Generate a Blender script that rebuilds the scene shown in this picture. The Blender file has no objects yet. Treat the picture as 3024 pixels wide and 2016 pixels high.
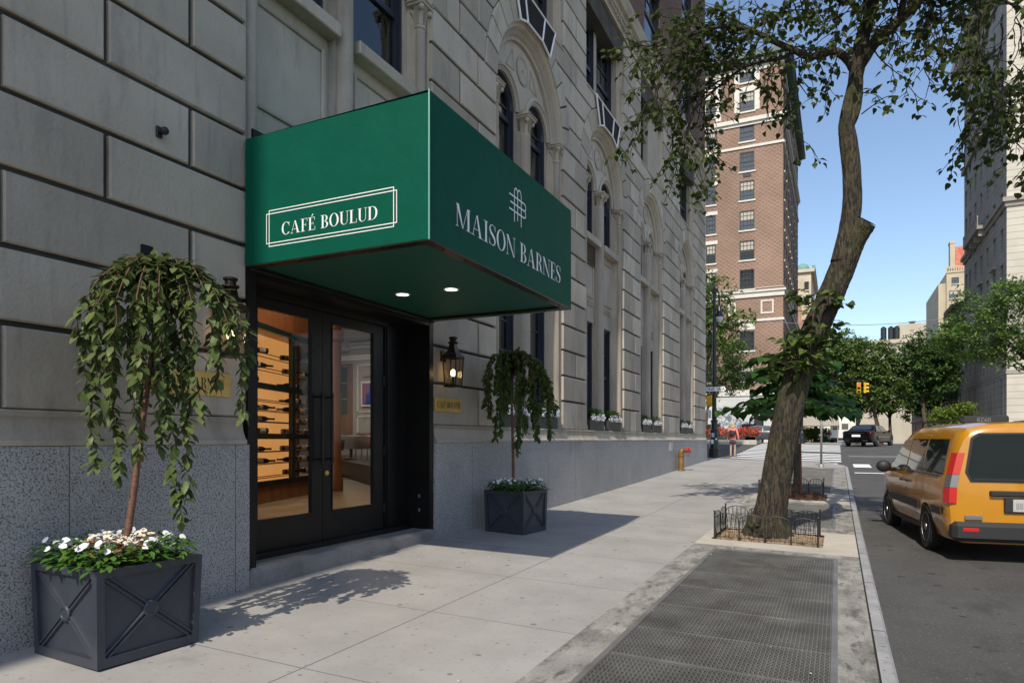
import bpy, bmesh, math, random
from mathutils import Vector, Matrix
R_=math.radians
rnd=random.Random(7)
sc=bpy.context.scene
col=sc.collection

# ---------------------------------------------------------------- camera, sky, sun
H_CAM=1.393
cam=bpy.data.cameras.new('camera'); cam_o=bpy.data.objects.new('camera',cam); col.objects.link(cam_o)
cam.sensor_width=36; cam.lens=24; cam.shift_y=289/3024; cam.clip_start=.05; cam.clip_end=3000
cam_o.location=(0,0,H_CAM); cam_o.rotation_euler=(R_(90),0,math.atan(962/2016))
sc.camera=cam_o
SUN_EL=46.0; SUN_AZ=2.6
w=bpy.data.worlds.new('World'); sc.world=w; w.use_nodes=True
nt=w.node_tree; nt.nodes.clear()
sky=nt.nodes.new('ShaderNodeTexSky'); sky.sky_type='NISHITA'; sky.sun_disc=False
sky.sun_elevation=R_(SUN_EL); sky.sun_rotation=R_(180-SUN_AZ); sky.air_density=1.0; sky.dust_density=.9; sky.ozone_density=1.4
bg=nt.nodes.new('ShaderNodeBackground'); bg.inputs['Strength'].default_value=.122
wo=nt.nodes.new('ShaderNodeOutputWorld')
nt.links.new(sky.outputs[0],bg.inputs[0]); nt.links.new(bg.outputs[0],wo.inputs[0])
sl=bpy.data.lights.new('sun','SUN'); sl.energy=2.75; sl.angle=R_(.5); sl.color=(1,.92,.78)
so=bpy.data.objects.new('sun',sl); col.objects.link(so)
e,a=R_(SUN_EL),R_(SUN_AZ)
SUN_DIR=Vector((-math.sin(a)*math.cos(e),math.cos(a)*math.cos(e),-math.sin(e)))
so.rotation_euler=SUN_DIR.to_track_quat('-Z','Y').to_euler(); so.location=(5,-30,40)
sc.view_settings.view_transform='Standard'; sc.view_settings.look='None'; sc.view_settings.gamma=1
sc.view_settings.exposure=.62

# ---------------------------------------------------------------- materials
def mat(name,c,rough=.8,c2=None,scale=3.0,detail=6,bump=0,bscale=None,bdist=.01,metal=0,spec=.5,lo=.35,hi=.65,stretch=None,coat=0,emit=None,es=0):
    m=bpy.data.materials.new(name); m.use_nodes=True
    n=m.node_tree.nodes; l=m.node_tree.links; b=n['Principled BSDF']
    b.inputs['Base Color'].default_value=(*c,1); b.inputs['Roughness'].default_value=rough
    b.inputs['Metallic'].default_value=metal; b.inputs['Specular IOR Level'].default_value=spec
    if coat: b.inputs['Coat Weight'].default_value=coat; b.inputs['Coat Roughness'].default_value=.06
    if emit: b.inputs['Emission Color'].default_value=(*emit,1); b.inputs['Emission Strength'].default_value=es
    if c2 or bump:
        tc=n.new('ShaderNodeTexCoord'); mp=n.new('ShaderNodeMapping'); l.new(tc.outputs['Object'],mp.inputs[0])
        if stretch: mp.inputs['Scale'].default_value=stretch
        if c2:
            t=n.new('ShaderNodeTexNoise'); t.inputs['Scale'].default_value=scale; t.inputs['Detail'].default_value=detail; t.inputs['Roughness'].default_value=.62
            l.new(mp.outputs[0],t.inputs[0])
            r=n.new('ShaderNodeValToRGB'); r.color_ramp.elements[0].color=(*c,1); r.color_ramp.elements[1].color=(*c2,1)
            r.color_ramp.elements[0].position=lo; r.color_ramp.elements[1].position=hi
            l.new(t.outputs['Fac'],r.inputs[0]); l.new(r.outputs[0],b.inputs['Base Color']); m['ramp']=r.name
        if bump:
            t2=n.new('ShaderNodeTexNoise'); t2.inputs['Scale'].default_value=bscale or scale*6; t2.inputs['Detail'].default_value=5
            l.new(mp.outputs[0],t2.inputs[0])
            bp=n.new('ShaderNodeBump'); bp.inputs['Strength'].default_value=bump; bp.inputs['Distance'].default_value=bdist
            l.new(t2.outputs['Fac'],bp.inputs['Height']); l.new(bp.outputs[0],b.inputs['Normal'])
    return m
def overlay(m,c,scale,lo,hi,fac=1.0,stretch=None,kind='noise',mode='MIX'):
    """a second colour with its own pattern over a material's base colour (stains, speckle, joints)"""
    n=m.node_tree.nodes; l=m.node_tree.links; b=n['Principled BSDF']; s=b.inputs['Base Color']
    tc=n.new('ShaderNodeTexCoord'); mp=n.new('ShaderNodeMapping'); l.new(tc.outputs['Object'],mp.inputs[0])
    if stretch: mp.inputs['Scale'].default_value=stretch
    if kind=='voronoi':
        t=n.new('ShaderNodeTexVoronoi'); out=t.outputs['Color']
    else:
        t=n.new('ShaderNodeTexNoise'); t.inputs['Detail'].default_value=8; t.inputs['Roughness'].default_value=.65; out=t.outputs['Fac']
    t.inputs['Scale'].default_value=scale; l.new(mp.outputs[0],t.inputs[0])
    mr=n.new('ShaderNodeMapRange'); mr.inputs[1].default_value=lo; mr.inputs[2].default_value=hi; mr.inputs[4].default_value=fac
    if kind=='voronoi':
        sx=n.new('ShaderNodeSeparateColor'); l.new(out,sx.inputs[0]); l.new(sx.outputs[0],mr.inputs[0])
    else: l.new(out,mr.inputs[0])
    mx=n.new('ShaderNodeMix'); mx.data_type='RGBA'; mx.blend_type=mode
    if s.is_linked: l.new(s.links[0].from_socket,mx.inputs[6])
    else: mx.inputs[6].default_value=s.default_value
    mx.inputs[7].default_value=(*c,1); l.new(mr.outputs[0],mx.inputs[0]); l.new(mx.outputs[2],s)
    return m
def spots(m,c,scale,size,share,fac=.9):
    """scattered round spots: gum on paving, flecks on asphalt"""
    n=m.node_tree.nodes; l=m.node_tree.links; b=n['Principled BSDF']; s=b.inputs['Base Color']
    tc=n.new('ShaderNodeTexCoord'); t=n.new('ShaderNodeTexVoronoi'); t.inputs['Scale'].default_value=scale; t.voronoi_dimensions='2D'; l.new(tc.outputs['Object'],t.inputs['Vector'])
    a=n.new('ShaderNodeSeparateColor'); l.new(t.outputs['Color'],a.inputs[0])
    k=n.new('ShaderNodeMath'); k.operation='MULTIPLY'; l.new(a.outputs[1],k.inputs[0]); k.inputs[1].default_value=size*scale
    q=n.new('ShaderNodeMath'); q.operation='LESS_THAN'; l.new(t.outputs['Distance'],q.inputs[0]); l.new(k.outputs[0],q.inputs[1])
    p=n.new('ShaderNodeMath'); p.operation='LESS_THAN'; l.new(a.outputs[0],p.inputs[0]); p.inputs[1].default_value=share
    f=n.new('ShaderNodeMath'); f.operation='MULTIPLY'; l.new(q.outputs[0],f.inputs[0]); l.new(p.outputs[0],f.inputs[1])
    f2=n.new('ShaderNodeMath'); f2.operation='MULTIPLY'; l.new(f.outputs[0],f2.inputs[0]); f2.inputs[1].default_value=fac
    mx=n.new('ShaderNodeMix'); mx.data_type='RGBA'; l.new(f2.outputs[0],mx.inputs[0])
    if s.is_linked: l.new(s.links[0].from_socket,mx.inputs[6])
    else: mx.inputs[6].default_value=s.default_value
    mx.inputs[7].default_value=(*c,1); l.new(mx.outputs[2],s)
def joints(m,c,axis,period,offset,width):
    """thin joint lines across one axis"""
    n=m.node_tree.nodes; l=m.node_tree.links; b=n['Principled BSDF']; s=b.inputs['Base Color']
    g_=n.new('ShaderNodeNewGeometry'); sp=n.new('ShaderNodeSeparateXYZ'); l.new(g_.outputs['Position'],sp.inputs[0])
    def M(op,x,y):
        k=n.new('ShaderNodeMath'); k.operation=op
        for i,v in enumerate((x,y)):
            if isinstance(v,(int,float)): k.inputs[i].default_value=v
            else: l.new(v,k.inputs[i])
        return k.outputs[0]
    d=M('PINGPONG',M('ADD',sp.outputs[axis],-offset+1000*period),period/2)
    f=M('LESS_THAN',d,width/2)
    mx=n.new('ShaderNodeMix'); mx.data_type='RGBA'
    if s.is_linked: l.new(s.links[0].from_socket,mx.inputs[6])
    else: mx.inputs[6].default_value=s.default_value
    mx.inputs[7].default_value=(*c,1); l.new(f,mx.inputs[0]); l.new(mx.outputs[2],s)
    return m
def brickmat(name,c1,c2,mortar,sc_=1.0,diaper=None,axis='xz'):
    m=bpy.data.materials.new(name); m.use_nodes=True
    n=m.node_tree.nodes; l=m.node_tree.links; b=n['Principled BSDF']; b.inputs['Roughness'].default_value=.9
    g_=n.new('ShaderNodeNewGeometry'); sp=n.new('ShaderNodeSeparateXYZ'); l.new(g_.outputs['Position'],sp.inputs[0])
    cb=n.new('ShaderNodeCombineXYZ')
    ad=n.new('ShaderNodeMath'); l.new(sp.outputs[0],ad.inputs[0]); l.new(sp.outputs[1],ad.inputs[1])
    l.new(ad.outputs[0],cb.inputs[0]); l.new(sp.outputs[2],cb.inputs[1])
    t=n.new('ShaderNodeTexBrick'); t.inputs['Scale'].default_value=1; t.inputs['Brick Width'].default_value=.21*sc_; t.inputs['Row Height'].default_value=.07*sc_
    t.inputs['Mortar Size'].default_value=.009*sc_; t.inputs['Color1'].default_value=(*c1,1); t.inputs['Color2'].default_value=(*c2,1); t.inputs['Mortar'].default_value=(*mortar,1)
    l.new(cb.outputs[0],t.inputs[0])
    last=t.outputs['Color']
    if diaper:
        vals=[]
        for s in (1,-1):
            q=n.new('ShaderNodeMath'); q.operation='MULTIPLY'; l.new(sp.outputs[2],q.inputs[0]); q.inputs[1].default_value=1.35*s
            p=n.new('ShaderNodeMath'); l.new(ad.outputs[0],p.inputs[0]); l.new(q.outputs[0],p.inputs[1])
            r=n.new('ShaderNodeMath'); r.operation='PINGPONG'; l.new(p.outputs[0],r.inputs[0]); r.inputs[1].default_value=.28
            k=n.new('ShaderNodeMath'); k.operation='LESS_THAN'; l.new(r.outputs[0],k.inputs[0]); k.inputs[1].default_value=.06; vals.append(k.outputs[0])
        mxm=n.new('ShaderNodeMath'); mxm.operation='MAXIMUM'; l.new(vals[0],mxm.inputs[0]); l.new(vals[1],mxm.inputs[1])
        k2=n.new('ShaderNodeMath'); k2.operation='MULTIPLY'; l.new(mxm.outputs[0],k2.inputs[0]); k2.inputs[1].default_value=.75
        mx=n.new('ShaderNodeMix'); mx.data_type='RGBA'; l.new(k2.outputs[0],mx.inputs[0]); l.new(last,mx.inputs[6]); mx.inputs[7].default_value=(*diaper,1); last=mx.outputs[2]
    tn=n.new('ShaderNodeTexNoise'); tn.inputs['Scale'].default_value=.25; tn.inputs['Detail'].default_value=6; l.new(g_.outputs['Position'],tn.inputs[0])
    mr=n.new('ShaderNodeMapRange'); l.new(tn.outputs['Fac'],mr.inputs[0]); mr.inputs[1].default_value=.3; mr.inputs[2].default_value=.7; mr.inputs[3].default_value=.78; mr.inputs[4].default_value=1.15
    mu=n.new('ShaderNodeMix'); mu.data_type='RGBA'; mu.blend_type='MULTIPLY'; mu.inputs[0].default_value=1; l.new(last,mu.inputs[6]); l.new(mr.outputs[0],mu.inputs[7])
    l.new(mu.outputs[2],b.inputs['Base Color'])
    return m
def leafmat(name,c,c2,trans=.35,rough=.5,scale=1.5,var=.5):
    m=bpy.data.materials.new(name); m.use_nodes=True
    n=m.node_tree.nodes; l=m.node_tree.links; b=n['Principled BSDF']; b.inputs['Roughness'].default_value=rough; b.inputs['Specular IOR Level'].default_value=.2
    tc=n.new('ShaderNodeTexCoord'); t=n.new('ShaderNodeTexNoise'); t.inputs['Scale'].default_value=scale; t.inputs['Detail'].default_value=3; l.new(tc.outputs['Object'],t.inputs[0])
    gi=n.new('ShaderNodeNewGeometry')
    mxf=n.new('ShaderNodeMix'); mxf.inputs[0].default_value=var; l.new(t.outputs['Fac'],mxf.inputs[2]); l.new(gi.outputs['Random Per Island'],mxf.inputs[3])
    r=n.new('ShaderNodeValToRGB'); r.color_ramp.elements[0].color=(*c,1); r.color_ramp.elements[1].color=(*c2,1); r.color_ramp.elements[0].position=.25; r.color_ramp.elements[1].position=.8
    l.new(mxf.outputs[0],r.inputs[0]); l.new(r.outputs[0],b.inputs['Base Color'])
    tr=n.new('ShaderNodeBsdfTranslucent'); l.new(r.outputs[0],tr.inputs[0])
    ms=n.new('ShaderNodeMixShader'); ms.inputs[0].default_value=trans; l.new(b.outputs[0],ms.inputs[1]); l.new(tr.outputs[0],ms.inputs[2])
    l.new(ms.outputs[0],n['Material Output'].inputs[0])
    return m
def glassmat(name,tint=(.9,.95,.95),refl=.06,rough=.0):
    """thin pane: see-through with a mirror reflection that grows at a grazing view"""
    m=bpy.data.materials.new(name); m.use_nodes=True
    n=m.node_tree.nodes; l=m.node_tree.links; n.remove(n['Principled BSDF'])
    t=n.new('ShaderNodeBsdfTransparent'); t.inputs[0].default_value=(*tint,1)
    g_=n.new('ShaderNodeBsdfGlossy'); g_.inputs['Roughness'].default_value=rough
    f=n.new('ShaderNodeLayerWeight'); f.inputs[0].default_value=.5
    pw=n.new('ShaderNodeMath'); pw.operation='POWER'; l.new(f.outputs['Facing'],pw.inputs[0]); pw.inputs[1].default_value=5
    ad=n.new('ShaderNodeMath'); ad.operation='ADD'; ad.use_clamp=True; l.new(pw.outputs[0],ad.inputs[0]); ad.inputs[1].default_value=refl
    x=n.new('ShaderNodeMixShader'); l.new(ad.outputs[0],x.inputs[0]); l.new(t.outputs[0],x.inputs[1]); l.new(g_.outputs[0],x.inputs[2])
    l.new(x.outputs[0],n['Material Output'].inputs[0])
    return m

M={}
M['stone']=mat('limestone',(.45,.388,.305),.85,(.555,.487,.392),scale=.8,bump=.55,bscale=32)
overlay(M['stone'],(.22,.20,.165),.55,.54,.80,.7,(1,1,.5)); overlay(M['stone'],(.58,.55,.50),6,.56,.78,.5,(1,1,.15)); overlay(M['stone'],(.20,.185,.155),9,.56,.75,.45,(1,1,.12)); overlay(M['stone'],(.2,.19,.16),42,.58,.75,.45)
def per_block(m,lo,hi):
    n=m.node_tree.nodes; l=m.node_tree.links; s=n['Principled BSDF'].inputs['Base Color']
    g_=n.new('ShaderNodeNewGeometry'); r=n.new('ShaderNodeMapRange'); l.new(g_.outputs['Random Per Island'],r.inputs[0]); r.inputs[3].default_value=lo; r.inputs[4].default_value=hi
    mx=n.new('ShaderNodeMix'); mx.data_type='RGBA'; mx.blend_type='MULTIPLY'; mx.inputs[0].default_value=1; l.new(s.links[0].from_socket,mx.inputs[6]); l.new(r.outputs[0],mx.inputs[7]); l.new(mx.outputs[2],s)
overlay(M['stone'],(.17,.155,.13),1.7,.55,.74,.6,(1,1,.3)); overlay(M['stone'],(.62,.58,.50),2.6,.60,.78,.45,(1,1,.6)); per_block(M['stone'],.72,1.10)
M['stone_shade']=mat('limestone_joint',(.055,.05,.04),.95,(.09,.08,.065),scale=2)
M['granite']=mat('granite',(.39,.385,.375),.6,(.48,.475,.46),scale=.9,bump=.12,bscale=90)
overlay(M['granite'],(.05,.05,.055),70,.50,.60,.9); overlay(M['granite'],(.66,.66,.66),80,.56,.68,.8); overlay(M['granite'],(.13,.13,.13),.7,.55,.8,.5)
joints(M['granite'],(.09,.09,.09),1,1.49,9.0,.008)
M['step']=mat('granite_step',(.24,.235,.225),.75,(.34,.33,.31),scale=2,bump=.5,bscale=60)
overlay(M['step'],(.07,.07,.07),90,.52,.66,.7); overlay(M['step'],(.10,.09,.08),2.2,.5,.75,.6)
M['walk']=mat('sidewalk_concrete',(.31,.295,.275),.9,(.385,.37,.35),scale=.9,bump=.12,bscale=160)
overlay(M['walk'],(.22,.215,.21),2.6,.58,.8,.5); overlay(M['walk'],(.17,.17,.17),55,.66,.76,.5); overlay(M['walk'],(.07,.07,.07),3.5,.70,.72,.8); overlay(M['walk'],(.10,.098,.09),1.1,.62,.74,.4); overlay(M['walk'],(.46,.45,.43),4.3,.66,.74,.35)
joints(M['walk'],(.13,.125,.12),0,40,-3.08,.012); joints(M['walk'],(.14,.135,.13),1,1.52,3.35,.010)
spots(M['walk'],(.12,.115,.11),2.6,.030,.45,.7); spots(M['walk'],(.20,.195,.185),7,.018,.5,.6); overlay(M['walk'],(.20,.19,.18),26,.57,.68,.4)
M['oldcon']=mat('weathered_concrete',(.25,.24,.225),.95,(.36,.345,.31),scale=2.2,bump=.5,bscale=45)
overlay(M['oldcon'],(.06,.056,.048),2.1,.46,.68,.85,(2.2,1,1)); overlay(M['oldcon'],(.10,.09,.08),34,.54,.68,.6); overlay(M['oldcon'],(.47,.45,.41),1.5,.6,.75,.5)
overlay(M['oldcon'],(.52,.50,.45),50,.58,.68,.6); overlay(M['oldcon'],(.05,.047,.04),5,.56,.66,.7,(2.4,1,1))
M['pad']=mat('new_concrete',(.44,.40,.34),.95,(.54,.50,.43),scale=2,bump=.4,bscale=40)
overlay(M['pad'],(.25,.22,.18),5,.52,.72,.6,(1,9,1))
M['kerb']=mat('kerb_granite',(.27,.27,.28),.8,(.38,.38,.38),scale=3,bump=.3,bscale=60); overlay(M['kerb'],(.12,.12,.12),8,.55,.75,.6); overlay(M['kerb'],(.05,.05,.05),14,.6,.68,.7); joints(M['kerb'],(.07,.06,.05),1,1.9,.4,.02)
M['road']=mat('asphalt',(.066,.064,.062),.9,(.092,.09,.087),scale=.7,bump=.6,bscale=120)
overlay(M['road'],(.25,.245,.235),48,.58,.70,.7); overlay(M['road'],(.02,.02,.02),60,.55,.66,.6); overlay(M['road'],(.026,.026,.027),.5,.58,.72,.6); overlay(M['road'],(.09,.088,.084),.32,.55,.7,.6,(2.5,.25,1)); overlay(M['road'],(.02,.02,.02),2.4,.64,.70,.6)
spots(M['road'],(.20,.195,.19),16,.009,.4,.6); spots(M['road'],(.02,.02,.02),3,.05,.25,.7); overlay(M['road'],(.03,.03,.032),1.1,.56,.66,.55,(1,.35,1))
M['patch']=mat('asphalt_patch',(.14,.135,.13),.9,(.19,.185,.175),scale=1.5)
M['paint']=mat('road_paint',(.85,.85,.83),.7,(.72,.72,.70),scale=6,lo=.55,hi=.8); overlay(M['paint'],(.16,.16,.16),9,.62,.7,.7)
M['grate']=mat('galvanised_grating',(.19,.185,.175),.5,(.28,.275,.26),scale=3,metal=.4); overlay(M['grate'],(.13,.10,.075),1.6,.5,.7,.4); overlay(M['grate'],(.55,.54,.5),1.1,.58,.75,.35)
M['pit']=mat('pit_dark',(.012,.012,.012),1)
M['soil']=mat('sandy_soil',(.27,.19,.115),1,(.40,.29,.18),scale=9,bump=1,bscale=30); overlay(M['soil'],(.06,.04,.025),13,.55,.68,.8)
M['mulch']=mat('red_mulch',(.10,.04,.022),1,(.19,.08,.04),scale=14,bump=1,bscale=30); overlay(M['mulch'],(.03,.015,.01),18,.5,.62,.8)
M['iron']=mat('black_iron',(.014,.014,.016),.5,(.022,.022,.024),scale=5)
M['green_iron']=mat('lamp_post_paint',(.010,.012,.013),.35,(.02,.022,.022),scale=6)
M['awn']=mat('awning_green',(.000,.085,.053),.6,(.000,.077,.048),scale=4,spec=.12,bump=.25,bscale=2.2,bdist=.06)
M['awn2']=mat('awning_soffit_green',(.001,.085,.055),.6)
M['white']=mat('white_lettering',(.86,.87,.86),.5)
M['alum']=mat('pale_trim',(.16,.38,.30),.35,metal=.2)
M['door']=mat('black_door_paint',(.008,.0075,.0075),.4,(.011,.0105,.0105),scale=4,spec=.3)
M['navy']=mat('navy_window_paint',(.018,.022,.034),.45,(.028,.033,.048),scale=4,stretch=(1,1,.3))
M['glass']=glassmat('window_glass',(.6,.64,.65),.10)
M['doorglass']=glassmat('door_glass',(.96,.96,.95),.012)
M['lampglass']=glassmat('lantern_glass',(.86,.8,.7),.06)
M['curtain']=mat('curtain_fabric',(.42,.44,.45),.95,(.55,.57,.57),scale=3,stretch=(1,9,.1))
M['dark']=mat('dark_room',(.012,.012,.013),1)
M['brass']=mat('brass_plate',(.72,.46,.10),.45,(.82,.58,.18),scale=2.4,metal=.45,stretch=(1,1,3)); overlay(M['brass'],(.30,.17,.03),5,.52,.75,.6)
M['pipe']=mat('tarnished_brass',(.26,.155,.05),.4,(.40,.25,.09),scale=6,metal=.6)
M['engrave']=mat('engraved_letter',(.03,.018,.008),.6)
M['bronze']=mat('aged_bronze',(.035,.022,.017),.35,(.06,.038,.028),scale=7,metal=.6)
M['bulb']=mat('bulb_glow',(1,.8,.5),.4,emit=(1,.72,.36),es=9)
M['down']=mat('downlight_glow',(1,.95,.85),.4,emit=(1,.93,.8),es=5)
M['planter']=mat('planter_blue_black',(.036,.042,.058),.4,(.05,.056,.075),scale=3,bump=.1,bscale=30); overlay(M['planter'],(.07,.075,.085),9,.66,.78,.35)
M['leaf']=leafmat('weeping_leaf',(.06,.10,.03),(.165,.205,.07),.3,.42,2)
M['leaf2']=leafmat('weeping_leaf_dark',(.05,.09,.022),(.14,.19,.05),.3,.42,2)
M['bark_red']=mat('cherry_bark',(.11,.045,.03),.55,(.20,.10,.065),scale=14,bump=.3,bscale=40,stretch=(1,1,3)); overlay(M['bark_red'],(.28,.2,.15),20,.66,.72,.7,(1,1,6))
M['twig']=mat('twig_brown',(.14,.07,.04),.7,(.09,.05,.03),scale=8)
M['bark']=mat('street_tree_bark',(.040,.032,.022),.95,(.085,.068,.047),scale=9,bump=1.0,bscale=30,stretch=(1,1,.28),bdist=.05); overlay(M['bark'],(.012,.010,.008),30,.47,.55,.9,(1,1,.2)); overlay(M['bark'],(.15,.13,.10),34,.60,.68,.6,(1,1,.2))
overlay(M['bark'],(.075,.085,.02),1.7,.50,.72,.75); overlay(M['bark'],(.17,.07,.035),3.0,.70,.78,.6)
M['cutwood']=mat('sawn_wood',(.09,.055,.03),.9,(.17,.11,.065),scale=12)
M['linden']=leafmat('street_tree_leaf',(.034,.062,.016),(.12,.155,.042),.5,.4,1)
M['sprout']=leafmat('trunk_sprout_leaf',(.05,.10,.022),(.13,.17,.045),.3,.45,3)
M['catalpa']=leafmat('sapling_leaf',(.020,.066,.014),(.060,.14,.028),.35,.4,2)
M['fol_a']=leafmat('far_foliage_green',(.075,.135,.034),(.17,.24,.065),.3,.6,.6)
M['fol_b']=leafmat('far_foliage_deep',(.045,.10,.027),(.11,.18,.05),.3,.6,.6)
M['fol_c']=leafmat('locust_foliage',(.08,.16,.035),(.18,.27,.07),.35,.6,.5)
M['fol_d']=leafmat('young_yellow_foliage',(.12,.2,.03),(.26,.33,.06),.4,.6,.8)
M['trunk']=mat('far_trunk_bark',(.06,.045,.032),.95,(.11,.085,.06),scale=4)
M['petal']=mat('white_petal',(.83,.83,.84),.6,(.75,.76,.78),scale=9)
M['silver']=mat('dusty_miller_leaf',(.52,.57,.55),.8,(.64,.68,.65),scale=8)
M['imp']=leafmat('impatiens_leaf',(.05,.14,.02),(.14,.27,.05),.3,.4,6)
M['dry']=leafmat('begonia_bronze_leaf',(.16,.06,.02),(.36,.2,.08),.2,.6,8)
M['buff']=mat('cream_blossom',(.66,.55,.40),.7,(.8,.75,.62),scale=20)
M['box']=leafmat('boxwood_leaf',(.03,.09,.018),(.10,.20,.045),.25,.5,6)
M['red']=mat('red_petal',(.34,.010,.010),.6,(.45,.025,.018),scale=9)
M['tin']=mat('window_box_grey',(.03,.03,.032),.5,(.045,.045,.046),scale=5)
# ---------------------------------------------------------------- mesh builder
WORLD={}
def wmat(o):
    m=o.matrix_basis.copy()
    return WORLD.get(o.name,m)
class MB:
    def __init__(s): s.v=[]; s.f=[]; s.T=Matrix.Identity(4)
    def add(s,vs,fs):
        b=len(s.v)
        s.v+= [s.T@Vector(p) for p in vs]
        s.f+= [tuple(b+i for i in f) for f in fs]
        return s
    def box(s,x0,x1,y0,y1,z0,z1):
        return s.add([(x0,y0,z0),(x1,y0,z0),(x1,y1,z0),(x0,y1,z0),(x0,y0,z1),(x1,y0,z1),(x1,y1,z1),(x0,y1,z1)],
              [(3,2,1,0),(4,5,6,7),(0,1,5,4),(1,2,6,5),(2,3,7,6),(3,0,4,7)])
    def cbox(s,x0,x1,y0,y1,z0,z1,c=.01):
        """box with chamfered edges all round"""
        P=[]
        for z,k in ((z0,c),(z0+c,0),(z1-c,0),(z1,c)):
            P+=[(x0+k,y0+c,z),(x0+c+0*k,y0+k,z),(x1-c,y0+k,z),(x1-k,y0+c,z),(x1-k,y1-c,z),(x1-c,y1-k,z),(x0+c,y1-k,z),(x0+k,y1-c,z)]
        F=[tuple(range(7,-1,-1)),tuple(range(24,32))]
        for r in range(3):
            for i in range(8):
                j=(i+1)%8; F.append((r*8+i,r*8+j,r*8+8+j,r*8+8+i))
        return s.add(P,F)
    def prism_x(s,pts,x0,x1,cham=0):
        """polygon in (y,z), counter-clockwise seen from +x, drawn out from x0 to x1, front edge chamfered"""
        n=len(pts)
        ar=sum(pts[i][0]*pts[(i+1)%n][1]-pts[(i+1)%n][0]*pts[i][1] for i in range(n))
        if ar<0: pts=pts[::-1]
        P=[(x0,y,z) for y,z in pts]; F=[tuple(range(n-1,-1,-1))]
        if cham:
            ys=[p[0] for p in pts]; zs=[p[1] for p in pts]; cy=(min(ys)+max(ys))/2; cz=(min(zs)+max(zs))/2
            ky=1-2*cham/max(max(ys)-min(ys),.05); kz=1-2*cham/max(max(zs)-min(zs),.05)
            P+=[(x1-cham,y,z) for y,z in pts]+[(x1,cy+(y-cy)*ky,cz+(z-cz)*kz) for y,z in pts]
            rings=3
        else: P+=[(x1,y,z) for y,z in pts]; rings=2
        for r in range(rings-1):
            for i in range(n):
                j=(i+1)%n; F.append((r*n+i,r*n+j,r*n+n+j,r*n+n+i))
        F.append(tuple(range((rings-1)*n,rings*n)))
        return s.add(P,F)
    def quad(s,a,b,c,d): return s.add([a,b,c,d],[(0,1,2,3)])
    def tube(s,pts,rad,n=8,cap=True):
        pts=[Vector(p) for p in pts]
        if isinstance(rad,(int,float)): rad=[rad]*len(pts)
        P=[];F=[]; up=None
        for i,p in enumerate(pts):
            d=(pts[min(i+1,len(pts)-1)]-pts[max(i-1,0)])
            d=d.normalized() if d.length>1e-9 else Vector((0,0,1))
            if up is None: up=Vector((1,0,0)) if abs(d.x)<.9 else Vector((0,1,0))
            a=(up-d*up.dot(d)); a=a.normalized() if a.length>1e-6 else d.orthogonal().normalized()
            b=d.cross(a); up=a
            for k in range(n):
                t=2*math.pi*k/n; P.append(p+(a*math.cos(t)+b*math.sin(t))*rad[i])
        for i in range(len(pts)-1):
            for k in range(n):
                j=(k+1)%n; F.append((i*n+k,i*n+j,i*n+n+j,i*n+n+k))
        if cap: F.append(tuple(range(n-1,-1,-1))); F.append(tuple(range((len(pts)-1)*n,len(pts)*n)))
        return s.add(P,F)
    def lathe(s,prof,c,n=16,sq=0):
        """profile of (radius, z) about a vertical axis at c=(x,y)"""
        P=[];F=[]
        for r,z in prof:
            for k in range(n):
                t=2*math.pi*(k+.5*(sq))/n; P.append((c[0]+r*math.cos(t),c[1]+r*math.sin(t),z))
        m=len(prof)
        for i in range(m-1):
            for k in range(n):
                j=(k+1)%n; F.append((i*n+k,i*n+j,i*n+n+j,i*n+n+k))
        F.append(tuple(range(n-1,-1,-1))); F.append(tuple(range((m-1)*n,m*n)))
        return s.add(P,F)
    def extrude_y(s,prof,y0,y1):
        """closed profile in (x,z) drawn along y"""
        n=len(prof)
        P=[(x,y0,z) for x,z in prof]+[(x,y1,z) for x,z in prof]
        F=[tuple(range(n)),tuple(range(2*n-1,n-1,-1))]+[(i,n+i,n+(i+1)%n,(i+1)%n) for i in range(n)]
        return s.add(P,F)
    def arcsweep(s,prof,cy,cz,a0=0,a1=math.pi,n=24):
        """open profile of (radius, x) swept round a horizontal axis along x"""
        m=len(prof);P=[];F=[]
        for i in range(n+1):
            t=a0+(a1-a0)*i/n
            P+=[(x,cy+r*math.cos(t),cz+r*math.sin(t)) for r,x in prof]
        for i in range(n):
            for k in range(m-1): F.append((i*m+k,i*m+k+1,i*m+m+k+1,i*m+m+k))
        return s.add(P,F)
    def sphere(s,c,r,n=10,m=6,sz=(1,1,1)):
        P=[];F=[]
        for i in range(m+1):
            ph=math.pi*i/m
            for k in range(n):
                t=2*math.pi*k/n; P.append((c[0]+r*sz[0]*math.sin(ph)*math.cos(t),c[1]+r*sz[1]*math.sin(ph)*math.sin(t),c[2]+r*sz[2]*math.cos(ph)))
        for i in range(m):
            for k in range(n):
                j=(k+1)%n; F.append((i*n+k,i*n+n+k,i*n+n+j,i*n+j))
        return s.add(P,F)
    def build(s,name,m,parent=None,smooth=False,label=None,**kw):
        me=bpy.data.meshes.new(name); V=s.v; loc=None
        if parent is None and V and not kw.get('keep'):
            xs=[v.x for v in V]; ys=[v.y for v in V]; loc=Vector(((min(xs)+max(xs))/2,(min(ys)+max(ys))/2,min(v.z for v in V)))
            V=[v-loc for v in V]
        me.from_pydata([tuple(v) for v in V],[],s.f)
        if smooth is True: me.shade_smooth()
        elif smooth: me.shade_smooth(); me.set_sharp_from_angle(angle=R_(smooth))
        me.validate()
        o=bpy.data.objects.new(name,me); col.objects.link(o)
        if loc is not None: o.location=loc
        if m: me.materials.append(m if not isinstance(m,str) else M[m])
        if parent is not None: attach(o,parent)
        if label: o['label']=label
        return o
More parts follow.
